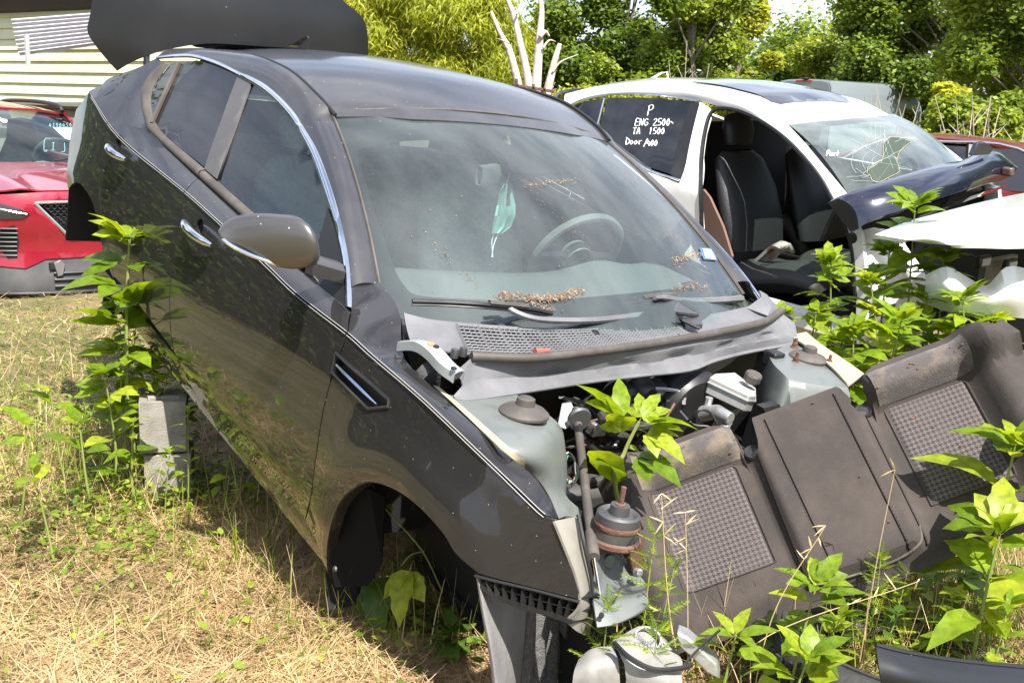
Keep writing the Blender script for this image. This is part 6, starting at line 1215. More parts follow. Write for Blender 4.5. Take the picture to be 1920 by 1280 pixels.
tree('leafy_tree', 'large dark tree with bright leaf sprays at the upper right', tb(1770, 37), 8.8, 3.6, 60000, .18, M['leafdark'], 54, .14, low=.02)
tree('leafy_tree', 'dark tree cut by the right edge of the photo', tb(1935, 24), 6.6, 2.3, 44000, .13, M['leafmid'], 46, .1, low=.02)
tree('leafy_tree', 'far dark tree filling the gap behind the other trees above the van', tb(1480, 46), 4.6, 6.0, 30000, .25, M['leafdark'], 40, .12, low=.02)
for lab, px, d, H_, W_, n_, mm in (('yellow-green bush at the foot of the dead trunks', 1075, 22, 1.75, .9, 9000, 'leafyel'), ('yellow-green bush behind the roof fin of the white sedan', 1230, 20.5, 1.95, 1.1, 11000, 'leafyel'), ('green bush right of the dead trunks, over the rear roof of the white sedan', 1125, 21, 2.3, .9, 10000, 'leafmid'), ('pale green bush between the dead trunks and the feathery tree', 930, 20, 1.6, .7, 7000, 'leafmid'), ('bright green bush left of the van roof', 1335, 22, 1.95, .7, 10000, 'leafyel'),
                                ('bushy shrub with pale sprays right of the van nose', 1800, 14.5, 1.75, .8, 10000, 'leafmid'), ('shrub at the right edge above the dark red sedan', 1900, 13.5, 1.75, .75, 9000, 'leafmid'), ('small yellow-green shrub in front of the van nose', 1760, 16, 1.35, .35, 4000, 'leafyel')):
    tree('bush', lab, tb(px, d), H_, W_, n_, .085, M[mm], 18, .04, low=.1, cat='bush')
tree('climbing_shrub', 'tall sprig with bright yellow-green leaves rising beside the van nose', tb(1765, 15.5), 2.0, .36, 2200, .11, M['leafyel'], 14, .03, low=.3, cat='bush')
# bare twiggy bushes
def bare(label, base, H, spread, nst, m, group=None):
    t = thing('bare_bush', label, 'bush', None, tuple(base), group)
    for k in range(nst):
        a = rng.uniform(0, 6.28); e = np.array([spread * math.cos(a) * rng.uniform(.3, 1), spread * math.sin(a) * .5, H * rng.uniform(.6, 1.05)]); mid = e * .5 + rng.normal(0, .06, 3); mb = MB(); mb.tube(smooth([np.zeros(3), mid, e], 3), [.012, .011, .010, .009, .008, .006, .004], 4)
        for q in range(3): s0 = mid + (e - mid) * rng.uniform(0, .8); mb.tube([s0, s0 + np.array([rng.normal(0, .14), rng.normal(0, .1), rng.uniform(.08, .3)])], [.006, .002], 3)
        obj('twig', mb, m, t, fix=False)
M['drytwig'] = mat('bleached_twigs', (.42, .35, .27), .8)
bare('bare bleached twigs leaning in the bushes right of the van', tb(1835, 12.8), 1.75, .75, 16, M['drytwig']); bare('thin bare sapling against the trees behind the white sedan fin', tb(1285, 18), 2.7, .5, 6, M['drytwig']); bare('leafless twigs standing behind the nose of the van', tb(1660, 24), 2.2, .7, 9, M['drytwig']); bare('dry twigs at the right edge over the dark red car roof', tb(1905, 12.4), 1.6, .4, 9, M['drytwig'])
# dead bleached tree
dt = thing('dead_tree', 'bleached dead tree with four bare broken trunks', 'tree', None, tuple(wd(1000, 240, 17.0) * np.array([1, 1, 0]))); d0 = np.array(dt.location)
M['deadwood'] = mat('bleached_dead_wood', (.50, .43, .38), .85, noise=((.30, .24, .20), 7, .45, .7), bump=(25, .8))
def dtr(pts, rr, name='trunk'): m = MB(); P = [wd(x, y, 17.0) - d0 + (0, k * .05 * (i - 1), 0) for i, (x, y, k) in enumerate([(p[0], p[1], 1) for p in pts])]; S_ = smooth(P, 5); rr = [.66 * q for q in rr]; m.tube(S_, list(np.interp(np.linspace(0, 1, len(S_)), np.linspace(0, 1, len(rr)), rr)), 9); return obj(name, m, M['deadwood'], dt)
dtr([(985, 230), (972, 160), (955, 95), (938, 62), (920, 20)], [.10, .09, .075, .05, .035]); dtr([(998, 240), (990, 150), (975, 80), (962, 25), (948, -10)], [.11, .09, .075, .06, .04]); dtr([(1000, 240), (1006, 150), (1012, 70), (1016, 20), (1012, -10)], [.13, .11, .085, .06, .045]); dtr([(1010, 240), (1028, 165), (1040, 115), (1050, 82)], [.12, .095, .07, .05])
dtr([(968, 28), (975, 12), (982, -8)], [.03, .025, .02], 'branch'); dtr([(1018, 90), (1030, 76), (1042, 78)], [.03, .02, .006], 'branch'); dtr([(1036, 135), (1052, 116), (1085, 102)], [.025, .018, .006], 'branch'); dtr([(955, 82), (940, 75), (931, 72)], [.02, .012, .004], 'branch'); dtr([(1012, 70), (1022, 60), (1030, 68)], [.05, .045, .02], 'branch')
rf2 = thing('rusty_frame', 'rusty steel frame standing at the foot of the dead trunks', 'metal frame', None, tuple(wd(988, 185, 15.5))); r0 = np.array(rf2.location)
for a, b in (((965, 160), (1040, 172)), ((968, 148), (975, 200)), ((1000, 158), (1000, 200)), ((1020, 165), (1024, 200)), ((970, 176), (1040, 184))):
    m = MB(); m.tube([wd(*a, 15.5) - r0, wd(*b, 15.5) - r0], .022, 5); obj('frame_bar', m, M['rust'], rf2)

# unseen woods: added left of the frame to darken what the doors mirror, and on beyond its right edge, each read as one far mass
def woods(n, a0, a1, R0, H0, smin, smax):
    a = rng.uniform(math.radians(a0), math.radians(a1), n); R_ = R0 + rng.normal(0, 1.6, n); z = H0 * rng.uniform(0, 1, n) ** .8 * (1 + .25 * np.sin(a * 23) + .2 * np.sin(a * 11 + 1)); P = np.stack([R_ * np.cos(a), R_ * np.sin(a) + 3, z], 1)
    v = rng.normal(0, 1, (n, 3)); d1 = v / np.linalg.norm(v, axis=1)[:, None]; d2 = np.cross(d1, rng.normal(0, 1, (n, 3))); d2 /= np.linalg.norm(d2, axis=1)[:, None]; s_ = rng.uniform(smin, smax, n)[:, None]
    V = np.stack([P - d1 * s_, P + d2 * s_ * .6, P + d1 * s_, P - d2 * s_ * .6], 1); wm = mesh_np('unseen_woodland', V.reshape(-1, 3), np.arange(4 * n).reshape(n, 4), np.repeat(rng.uniform(0, .3, n), 4)); wm.materials.append(M['leafdark']); link('unseen_woodland', wm, None, kind='stuff')
woods(130000, 137, 206, 15, 5.2, .05, .12)
woods(40000, 10, 56, 27, 7.5, .10, .22)
# ------------------------------------------------------------------ broad weeds: shared leaf meshes, every leaf its own part
random.seed(21)
M['weed'] = leaf_mat('fresh_weed_leaf', (.12, .20, .012), (.36, .42, .035), .50, .42, 'random', (.22, .32, .018), (1.5, 1.4, .4))
M['weeddark'] = leaf_mat('shaded_weed_leaf', (.05, .10, .012), (.12, .18, .02), .42, .45, 'random', (.08, .14, .016))  # darker copy of the weed leaf, with shade put into its colour
M['stem'] = mat('green_stem', (.16, .22, .04), .6, noise=((.22, .2, .07), 20, .4, .7)); M['drystem'] = mat('dry_tan_stem', (.46, .34, .18), .8)
def leaf_mesh(name, lobes, m, stalk=.16, serr=.0, droop=.25, fold=.18, n=7):
    mb = MB()
    mb.tube([(0, 0, 0), (stalk * .5, 0, .01), (stalk, 0, 0)], [.012, .009, .008], 4)
    for ang, L_, w, pk in lobes:                     # each lobe: blade along a curved midrib, two halves folded up
        a = math.radians(ang); rows = []
        for i in range(n + 1):
            t = i / n; wv = w * (math.sin(math.pi * min(1, t ** pk)) ** .85 + .10 * (1 - t)) * (1 - .0 * t) if t < 1 else 0
            wv *= 1 + serr * (1 if i % 2 else -1) * (0 < i < n)
            cx, cy = stalk + L_ * t * math.cos(a), L_ * t * math.sin(a); z = -droop * (L_ * t) ** 2 + .03 * math.sin(3 * t + ang)
            sx, sy = -math.sin(a), math.cos(a)
            rows.append([(cx + sx * wv - .10 * wv * math.cos(a) * 0, cy + sy * wv, z + fold * wv), (cx + sx * wv * .5, cy + sy * wv * .5, z + fold * wv * .62), (cx, cy, z), (cx - sx * wv * .5, cy - sy * wv * .5, z + fold * wv * .62), (cx - sx * wv, cy - sy * wv, z + fold * wv)])
        mb.grid(rows)
    me = bpy.data.meshes.new(name); me.from_pydata(mb.v, [], mb.f); me.materials.append(m); me.shade_smooth(); me.update(); return me
def leafset(suffix, m):
    return {'tri': [leaf_mesh('lobed_leaf_' + suffix, [(0, .85, .20, .8), (42 + k * 4, .62, .16, .85), (-44 + k * 3, .60, .16, .85)], m, .2, .10, .3 + .1 * k) for k in range(3)],
            'five': [leaf_mesh('palmate_leaf_' + suffix, [(0, .85, .16, .85), (36, .72, .13, .9), (-36, .72, .13, .9), (78, .48, .10, .9), (-80, .46, .10, .9)], m, .2, .12, .25 + .12 * k) for k in range(2)],
            'lance': [leaf_mesh('lance_leaf_' + suffix, [(0, .9, .15 + .03 * k, .75)], m, .1, .06, .35 + .15 * k) for k in range(3)],
            'ovate': [leaf_mesh('oval_leaf_' + suffix, [(0, .8, .26, .72)], m, .18, .03, .2 + .1 * k, .12) for k in range(2)],
            'fern': [leaf_mesh('feather_leaf_' + suffix, [(0, .85, .04, .9)] + [(s * (48 + 4 * j), .42 - .05 * j, .035, .9) for j in range(4) for s in (1, -1)], m, .12, .2, .2, .1, 4)]}
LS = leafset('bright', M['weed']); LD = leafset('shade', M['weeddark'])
def fern_mesh(m):                                   # pinnate: leaflets set along the rachis
    mb = MB()
    for i in range(6):
        x = .15 + .14 * i; l = .30 * (1 - .12 * i)
        for s in (1, -1):
            for dx, ll in ((0, 1.), (.05, .5)): mb.add([(x, 0, 0), (x + .10 + dx, s * l * ll * .5, .02), (x + .14 + dx, s * l * ll, -.02), (x + .05, s * l * .45 * ll, .0)], [(0, 1, 2, 3)])
    mb.add([(0, .012, 0), (1, .004, -.05), (1.12, 0, -.08), (1, -.004, -.05), (0, -.012, 0)], [(0, 1, 2, 3, 4)])
    me = bpy.data.meshes.new('feathery_leaf'); me.from_pydata(mb.v, [], mb.f); me.materials.append(m); me.update(); return me
FERN = fern_mesh(M['weed'])
def put_leaf(me, parent, p, az, el, roll, size, name='leaf'):
    o = bpy.data.objects.new(name, me); COL.objects.link(o); o.parent = parent
    d = Vector((math.cos(az) * math.cos(el), math.sin(az) * math.cos(el), math.sin(el))); q = d.to_track_quat('X', 'Z'); o.rotation_mode = 'QUATERNION'
    from mathutils import Quaternion
    o.rotation_quaternion = q @ Quaternion((1, 0, 0), roll); o.location = p; o.scale = (size, size, size); return o
def plant(label, base, tip, kinds, nodes, size, name='ragweed', cat='weed', group=None, bend=.05, per=2, r=.006, start=.25, shade=False, top=4, bare=False, spread=.35, lsz=None, fern=False, stemmat=None, seed=None):
    if seed is not None: random.seed(seed)
    b = np.array(base, float); e = np.array(tip, float) - b; t = thing(name, label, cat, None, tuple(b), group); H = np.linalg.norm(e)
    side = np.array([random.uniform(-1, 1), random.uniform(-1, 1), 0]) * bend * H
    path = smooth([np.zeros(3), e * .35 + side, e * .7 + side * .7, e], 6); m = MB(); m.tube(path, list(np.linspace(r, r * .45, len(path))), 6); obj('stem', m, stemmat or M['stem'], t, fix=False)
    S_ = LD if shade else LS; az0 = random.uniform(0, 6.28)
    for i in range(nodes):
        f = start + (1 - start) * (i + .5) / nodes; k = f * (len(path) - 1); j = min(len(path) - 2, int(k)); p = path[j] + (path[j + 1] - path[j]) * (k - j); az0 += 1.57 + random.uniform(-.4, .4)
        for q in range(per):
            s = size * (1.15 - .55 * abs(f - .62) / .4 * .5) * random.uniform(.75, 1.15) * (1 - .35 * (f > .9)); me = FERN if fern else random.choice(S_[random.choice(kinds)])
            put_leaf(me, t, tuple(p), az0 + q * 2 * math.pi / per + random.uniform(-.35, .35), random.uniform(-.25, .5) + .35 * f, random.uniform(-.4, .4), s)
    for q in range(top):
        me = FERN if fern else random.choice(S_[random.choice(kinds)]); put_leaf(me, t, tuple(e * .985), az0 + q * 6.28 / max(1, top) + random.uniform(-.3, .3), random.uniform(.35, 1.0), random.uniform(-.4, .4), size * random.uniform(.55, .85))
    return t
def G(px, py, d, lift=0.):                          # foot of a plant: straight below the picture point, on the soil
    p = wd(px, py, d); return (p[0], p[1], float(gh(p[0], p[1])) + lift)
def plantpx(label, bx, tx, ty, d, *a, **k):
    lean = k.pop('lean', 0.0); zb_ = k.pop('zb', 0.)
    return plant(label, G(bx, 700, d, zb_), wd(tx, ty, d + lean), *a, **k)
# beside the left flank of the sedan
plantpx('leafy weed right in front of the lower concrete block', 300, 318, 850, 3.8, ['ovate', 'lance'], 6, .06, top=4, r=.003, start=.1, seed=9)
plantpx('thin weed crossing the right corner of the concrete blocks', 345, 352, 770, 3.85, ['ovate', 'lance'], 8, .055, top=4, r=.003, start=.1, seed=10)
plantpx('broad weed between the tall ragweed and the upper concrete block', 235, 222, 640, 4.1, ['tri', 'ovate'], 6, .13, top=4, start=.3, seed=11)
plantpx('tall bright ragweed with lobed leaves growing against the rear door of the grey sedan', 262, 243, 445, 4.12, ['tri'], 7, .20, top=6, r=.010, start=.40, seed=4)
plantpx('leaning ragweed stem just behind the tallest one at the grey sedan', 285, 270, 520, 4.2, ['tri', 'ovate'], 6, .16, top=4, r=.006, start=.35, seed=5)
plantpx('low broad-leaved weed left of the concrete blocks', 205, 195, 700, 4.0, ['ovate', 'tri'], 7, .14, top=5, start=.15, seed=6)
plantpx('low bright weed in front of the left broad-leaved weed', 170, 150, 795, 3.75, ['ovate'], 4, .10, top=4, start=.2, seed=7)
plantpx('oval-leaved weed touching the left side of the lower concrete block', 240, 250, 790, 3.9, ['ovate', 'lance'], 6, .085, top=4, start=.1, seed=8)
for i, (bx, tx, ty, lab) in enumerate(((300, 210, 560, 'wiry weed stem leaning far left over the dry grass'), (310, 255, 600, 'wiry weed stem in the middle of the wiry clump'), (320, 330, 625, 'wiry weed stem standing upright by the sill of the grey sedan'), (335, 352, 660, 'wiry weed stem furthest right, bending towards the sill'), (310, 280, 660, 'short wiry weed stem above the concrete blocks'))):
    plantpx(lab, bx, tx, ty, 4.15, ['lance'], 16, .055, name='wiry_weed', r=.0032, start=.15, top=3, bend=.08, per=3, group='wiry weeds beside the grey sedan', seed=30 + i)
for i, (bx, tx, ty, d, lab) in enumerate(((85, 60, 880, 3.3, 'pale cut stalk standing at the far left of the straw'), (120, 95, 735, 4.0, 'thin stalk with one long leaf at the left edge'), (20, 60, 800, 3.6, 'yellow-green blade leaning right at the left edge'))):
    plantpx(lab, bx, tx, ty, d, ['lance'], 1, .16, name='grass_stalk', cat='grass stalk', r=.005, top=1, start=.7, group='stalks at the left edge', seed=40 + i)
vine_pts = [(415, 905), (428, 890), (440, 918), (452, 905), (432, 935), (460, 940), (437, 860)]
v0 = G(470, 900, 3.75); vt = thing('vine', 'small vine with round leaves right of the concrete blocks', 'vine', None, v0); m = MB(); m.tube(smooth([np.zeros(3), wd(450, 930, 3.75) - v0, wd(430, 850, 3.75) - v0], 6), .0025, 5); obj('stem', m, M['stem'], vt)
for x, y in vine_pts: put_leaf(random.choice(LS['ovate']), vt, tuple(wd(x, y, 3.73) - v0), random.uniform(-2.5, -.5), random.uniform(-.4, .6), random.uniform(-.5, .5), .075)
# engine bay and the front of the sedan
e0 = CAR.w((-.10, .06, .20)); et = CAR.w(cu_(1195, 760, -.12))
def leafpx(me, parent, origin, s, e, ds, de, roll=0., k=1.0):
    p0, p1 = np.array(wd(*s, ds)), np.array(wd(*e, de)); v = p1 - p0; L_ = float(np.linalg.norm(v)); return put_leaf(me, parent, tuple(p0 - origin), math.atan2(v[1], v[0]), math.asin(v[2] / L_), roll, L_ * k)
pt_ = thing('ragweed', 'bright ragweed growing up out of the empty engine bay', 'weed', None, tuple(e0)); dE = float(et[1])
m = MB(); m.tube(smooth([np.zeros(3), wd(1155, 920, dE) - e0, wd(1170, 850, dE) - e0, wd(1198, 790, dE) - e0], 5), list(np.linspace(.008, .004, 16)), 6); obj('stem', m, M['stem'], pt_)
for s, e, dz, kind, q in (((1172, 800), (1098, 708), .0, 'tri', .5), ((1168, 790), (1160, 700), .05, 'lance', -.3), ((1195, 795), (1236, 730), .06, 'five', .4), ((1200, 795), (1305, 785), -.05, 'tri', -.5), ((1198, 805), (1282, 840), -.08, 'tri', .3), ((1180, 850), (1275, 885), -.10, 'tri', .2), ((1176, 840), (1225, 845), .05, 'lance', .3), ((1156, 915), (1118, 800), -.05, 'lance', .6), ((1158, 910), (1150, 830), -.08, 'lance', -.5), ((1160, 905), (1195, 880), -.05, 'ovate', .2), ((1172, 820), (1140, 760), -.04, 'tri', .8)):
    m = MB(); leafpx(random.choice(LS[kind]), pt_, np.array(e0), s, e, dE, dE + dz, q, 1.0 if kind != 'ovate' else 1.2)
# clump between the grey and the white sedan
for i, (bx, tx, ty, d, n_, s, lab) in enumerate(((1690, 1716, 385, 5.05, 7, .19, 'tallest ragweed of the clump in front of the white sedan bonnet'), (1590, 1558, 492, 5.0, 7, .15, 'ragweed in front of the white sedan hinge pillar'), (1640, 1632, 525, 4.9, 7, .16, 'ragweed stem in the middle of the clump before the torn white fender'), (1760, 1770, 480, 5.1, 6, .17, 'ragweed in front of the torn white bumper'), (1790, 1806, 560, 4.7, 7, .17, 'ragweed with spreading leaves just above the right half of the seat back'), (1540, 1530, 585, 4.9, 6, .14, 'low ragweed under the open doorway of the white sedan'), (1480, 1467, 590, 4.6, 3, .12, 'small ragweed beside the cowl end of the grey sedan'), (1680, 1690, 600, 4.5, 6, .15, 'low leafy ragweed right behind the top of the seat back'), (1605, 1600, 620, 4.5, 5, .13, 'low ragweed behind the notch of the seat back'), (1850, 1862, 600, 4.9, 5, .14, 'ragweed at the right under the torn bumper'), (1655, 1668, 470, 5.2, 7, .16, 'ragweed just left of the tallest one, against the torn white fender'), (1730, 1738, 560, 4.9, 7, .16, 'broad ragweed between the tallest one and the torn bumper'), (1560, 1580, 640, 4.6, 6, .14, 'low ragweed over the far strut tower of the grey sedan'), (1820, 1832, 640, 4.6, 6, .15, 'ragweed right behind the top right corner of the seat back'))):
    plantpx(lab, bx, tx, ty, d, ['tri', 'five', 'lance'], n_ + 3, s * 1.12, top=6, r=.006, start=.12, seed=50 + i, group='ragweeds between the two sedans')
for i, (bx, tx, ty, d, n_, s, lab) in enumerate(((1900, 1895, 700, 4.1, 6, .15, 'weed behind the right end of the seat back'), (1870, 1860, 730, 4.4, 5, .13, 'darker low weed behind the outer seat bolster'), (1925, 1905, 830, 2.75, 5, .20, 'large near ragweed cut by the right edge'), (1890, 1875, 1000, 2.6, 4, .22, 'large-leaved weed in the lower right over the tyre'))):
    plantpx(lab, bx, tx, ty, d, ['tri', 'lance'] if i > 1 else ['tri', 'five'], n_, s, top=5, r=.006, start=.2, seed=70 + i)
# foreground weeds
for i, (bx, tx, ty, d, n_, s, kinds, lab) in enumerate(((1528, 1530, 1100, 2.45, 3, .13, ['tri', 'lance'], 'bright weed in front of the lower middle of the seat back'), (1372, 1380, 1190, 2.35, 2, .13, ['lance'], 'narrow-leaved weed beside the white lamp housing'), (1510, 1515, 1235, 2.25, 2, .13, ['ovate', 'tri'], 'weed at the bottom edge left of the black bumper panel'), (745, 762, 1262, 2.75, 3, .13, ['tri', 'lance'], 'bright weed at the bottom edge under the wheel arch'), (660, 655, 1280, 2.8, 2, .10, ['lance'], 'small bright weed at the bottom edge left of the rusty joint'), (700, 690, 1150, 3.1, 2, .06, ['ovate'], 'small sparse weed at the shade edge below the mud flap'))):
    plantpx(lab, bx, tx, ty, d, kinds, n_, s, top=5, r=.005, start=.3, seed=80 + i)
for i, (bx, tx, ty, d, n_, lab) in enumerate(((1240, 1228, 1000, 2.4, 13, 'feathery weed climbing in front of the left houndstooth panel'), (1262, 1265, 1060, 2.38, 9, 'second feathery weed just right of the climbing one'), (1150, 1142, 1130, 2.3, 11, 'thick feathery weed in front of the gas strut foot'), (1655, 1652, 1040, 2.7, 12, 'feathery weed at the bottom edge of the seat back'), (1700, 1702, 1070, 2.75, 9, 'feathery weed under the right houndstooth panel'), (1225, 1232, 1180, 2.25, 9, 'feathery weed over the white lamp housing'))):
    plantpx(lab, bx, tx, ty, d, ['fern'], n_, .062, name='feathery_weed', fern=True, per=3, top=4, r=.003, start=.05, group='feathery weeds in the foreground', seed=90 + i)
for i, (bx, tx, ty, d, s, kinds) in enumerate(((1600, 1605, 1120, 2.75, .08, ['lance']), (1740, 1745, 1090, 2.85, .09, ['ovate', 'lance']), (1800, 1790, 1120, 2.7, .08, ['lance', 'tri']), (1690, 1685, 1150, 2.6, .07, ['ovate']), (1850, 1845, 1080, 2.9, .10, ['tri', 'lance']), (1780, 1775, 1060, 3.1, .09, ['lance']), (1460, 1450, 1170, 2.6, .07, ['lance']), (1560, 1575, 1160, 2.55, .08, ['ovate', 'tri']), (1900, 1890, 1130, 2.6, .10, ['lance']))):
    lab = ('shaded narrow-leaved weed right of the bright weed before the seat back', 'oval-leaved weed between the feathery weeds and the rusty panel', 'weed just above the middle of the black bumper piece', 'shaded oval-leaved weed over the old tyre', 'lobed weed on the right side of the rusty panel', 'narrow-leaved weed at the seat edge above the rusty panel', 'shaded thin weed over the torn undertray', 'oval-leaved weed left of the black bumper corner', 'narrow-leaved weed at the right edge above the black bumper')[i]
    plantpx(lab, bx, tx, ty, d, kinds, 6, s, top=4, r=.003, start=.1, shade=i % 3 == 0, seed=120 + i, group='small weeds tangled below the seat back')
def seedgrass(label, bx, tx, ty, d, curve, n=8, group='dry grass stems with seed heads'):
    b = np.array(G(bx, 800, d)); e = wd(tx, ty, d) - b; t = thing('dry_grass_stem', label, 'grass stalk', None, tuple(b), group); path = smooth([np.zeros(3), e * .5 + np.array([curve, 0, .05]), e], 8); m = MB(); m.tube(path, list(np.linspace(.0016, .0008, len(path))), 4); obj('stem', m, M['drystem'], t)
    for k in range(n):
        p = path[-1 - k // 2 * 1 if k < 12 else -6]; m = MB(); dv = np.array([random.uniform(-.02, .02), random.uniform(-.01, .01), random.uniform(-.015, .02)]); m.tube([p, p + dv * .8, p + dv * 1.7], [.0008, .0024, .0004], 4); obj('seed_head', m, M['drystem'], t)
seedgrass('dry grass stem leaning left across the left houndstooth panel', 1340, 1240, 925, 2.35, -.02); seedgrass('dry grass stem with drooping heads over the left panel', 1330, 1285, 960, 2.38, .0); seedgrass('dry grass stem crossing the centre of the seat back', 1440, 1548, 985, 2.4, -.03); seedgrass('straight dry stem in front of the right end of the seat', 1650, 1678, 880, 2.6, .0, 2); seedgrass('long dry stem arching over the tyre to the right', 1350, 1720, 1090, 2.4, -.12, 8); seedgrass('thin dry stem left of the rusty joint', 690, 668, 1130, 3.0, .0, 3)
# under the wheel arch
a0_ = np.array(G(780, 1100, 3.0)); av = thing('vine', 'thin vine with one large pale lobed leaf hanging inside the front wheel arch', 'vine', None, tuple(a0_)); m = MB(); m.tube(smooth([wd(698, 908, 2.95) - a0_, wd(720, 950, 2.95) - a0_, wd(790, 1030, 2.95) - a0_, wd(830, 1110, 2.95) - a0_], 6), .0025, 5); obj('stem', m, M['stem'], av); m = MB(); m.tube(smooth([wd(795, 1033, 2.95) - a0_, wd(770, 1040, 2.93) - a0_, wd(752, 1060, 2.92) - a0_], 5), .002, 5); obj('leaf_stalk', m, M['stem'], av)
put_leaf(LS['tri'][0], av, tuple(wd(775, 1050, 2.9) - a0_), -1.9, -.75, .3, .17); put_leaf(LD['tri'][1], av, tuple(wd(720, 1060, 3.0) - a0_), -1.7, -.8, .3, .2); put_leaf(LS['lance'][0], av, tuple(wd(725, 945, 2.95) - a0_), -1.2, .2, .3, .05)
for i, (bx, tx, ty, d, lab) in enumerate(((800, 805, 1160, 2.95, 'shaded weed in the middle of the wheel arch gap'), (850, 850, 1180, 2.8, 'shaded weed against the arch liner'), (760, 765, 1190, 3.1, 'shaded weed behind the rusty joint'), (880, 880, 1090, 3.1, 'shaded weed behind the lattice bracket'))):
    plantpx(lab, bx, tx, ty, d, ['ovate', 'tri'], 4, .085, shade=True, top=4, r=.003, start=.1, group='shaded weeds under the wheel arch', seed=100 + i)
# ------------------------------------------------------------------ loose things
M['concrete'] = mat('weathered_concrete', (.25, .235, .21), .95, noise=((.12, .105, .085), 9, .42, .72), bump=(160, .35))
def block(label, px, py_top, d, yaw, zbase):
    p = wd(px, 800, d); t = thing('concrete_block', label, 'concrete block', None, (p[0], p[1], zbase), 'concrete blocks propping the grey sedan'); t.rotation_euler = (0, 0, yaw); m = MB(); w, dp_, h, k = .165, .20, .19, .03
    outer = [(-w / 2, 0), (w / 2, 0), (w / 2, dp_), (-w / 2, dp_)]; holes = [[(-w / 2 + k, y0), (w / 2 - k, y0), (w / 2 - k, y1), (-w / 2 + k, y1)] for y0, y1 in ((k, dp_ / 2 - k / 2), (dp_ / 2 + k / 2, dp_ - k))]
    pm = panel_mesh(outer, lambda a, b: (a, b, h), .05, holes=holes); m.add(pm.v, pm.f); m.add([(x, y, z) for z in (0, h) for x, y in outer], [(i, (i + 1) % 4, (i + 1) % 4 + 4, i + 4) for i in range(4)] + [(0, 1, 2, 3)])
    for hh in holes: m.add([(x, y, z) for z in (.01, h) for x, y in hh], [(i, (i + 1) % 4, (i + 1) % 4 + 4, i + 4) for i in range(4)] + [(0, 1, 2, 3)])
    obj('block', m, M['concrete'], t, ang=30, bevel=.006); return t
bp0 = wd(312, 800, 3.98); gz0 = float(gh(bp0[0], bp0[1])); hz = .185
zt_ = float(wd(305, 757, 3.98)[2])
block('upper concrete block of the two stacked beside the sill of the grey sedan', 306, 0, 4.00, .27, zt_ - .19); block('lower concrete block of the two stacked beside the sill of the grey sedan', 312, 0, 3.98, .22, zt_ - .385); block('bottom concrete block half sunk in the weeds under the other two', 309, 0, 4.0, .30, zt_ - .58) if zt_ - .385 > gz0 + .05 else None
# face mask hanging on the inside mirror
mk = thing('face_mask', 'crumpled pale green face mask hanging from the inside mirror of the grey sedan', 'face mask', CAR); mu = .93
M['mask'] = leaf_mat('pale_green_mask_cloth', (.36, .62, .56), (.36, .62, .56), .4, .8, 'random', None, (1.0, 1.05, 1.0)); rows = []
for y, xl, xr in ((345, 945, 957), (360, 937, 962), (385, 931, 966), (405, 928, 966), (425, 924, 958), (438, 923, 942)):
    rows.append([CAR.on(xl + (xr - xl) * s, y, 0, mu + .012 * math.sin(s * 14 + y * .05) + .004 * (y % 3)) for s in np.linspace(0, 1, 9)])
obj('mask_cloth', MB().grid(rows), M['mask'], mk, solid=.0015)
for pts in ([(926, 436), (922, 455), (924, 482)], [(934, 438), (926, 458), (922, 482)], [(948, 347), (953, 336), (955, 326)]):
    m = MB(); m.tube(smooth([CAR.on(x, y, 0, mu) for x, y in pts], 4), .0018, 5); obj('ear_loop', m, M['chalk'], mk)
# leaf litter and dirt lying on the windshield of the grey sedan
lv, lf, lt_ = [], [], []
def litter(path, n, spread, size, along=None):
    P = resample(smooth(path, 5), 80)
    for k in range(n):
        c = random.choice(P); x, y = c[0] + random.gauss(0, spread[0]), c[1] + random.gauss(0, spread[1]); s, t = wspx(x, y)
        if abs(s) > .99 or t < -.05 or t > .98: continue
        p = ws(s, t) + np.array([-.002, 0, .004 + random.uniform(0, .005)]); a = random.uniform(0, 6.28); e1 = np.array([.75 * math.cos(a), math.sin(a), .45 * math.cos(a)]); e2 = np.array([-.75 * math.sin(a), math.cos(a), -.45 * math.sin(a)]); l = size * random.uniform(.4, 1.5); w = l * random.uniform(.15, .5); nn = np.array([-.45, 0, .75]) * random.uniform(0, .5) * w
        o = len(lv); lv.extend([p - e1 * l, p + e2 * w + nn, p + e1 * l, p - e2 * w + nn]); lf.append((o, o + 1, o + 2, o + 3)); lt_.extend([random.random()] * 4)
litter([(935, 557), (990, 561), (1050, 560), (1083, 547)], 430, (6, 3.5), .006); litter([(985, 352), (1030, 345), (1082, 341)], 130, (5, 2), .0035); litter([(990, 360), (1040, 405), (1090, 450), (1130, 490)], 160, (5, 5), .002)
litter([(790, 430), (840, 490), (900, 540)], 90, (5, 5), .0028); litter([(1268, 495), (1285, 484), (1310, 478)], 150, (7, 4), .005); litter([(1262, 545), (1300, 537), (1325, 545)], 170, (9, 4), .004); litter([(1235, 440), (1262, 447), (1285, 455)], 120, (8, 3), .002); litter([(1250, 510), (1240, 520), (1255, 530)], 80, (6, 8), .002)
litter([(700, 300), (1000, 420), (1250, 350), (900, 500)], 150, (150, 80), .0026); litter([(1000, 572), (1020, 580), (1030, 585)], 50, (10, 3), .005)
lme = mesh_np('leaf_litter', np.array(lv), np.array(lf), lt_); lme.materials.append(leaf_mat('brown_leaf_litter', (.09, .045, .028), (.34, .25, .17), .1, .8, 'tint', (.19, .115, .07), (1, 1, 1))); lo_ = link('leaf_litter', lme, None, car, kind='stuff')
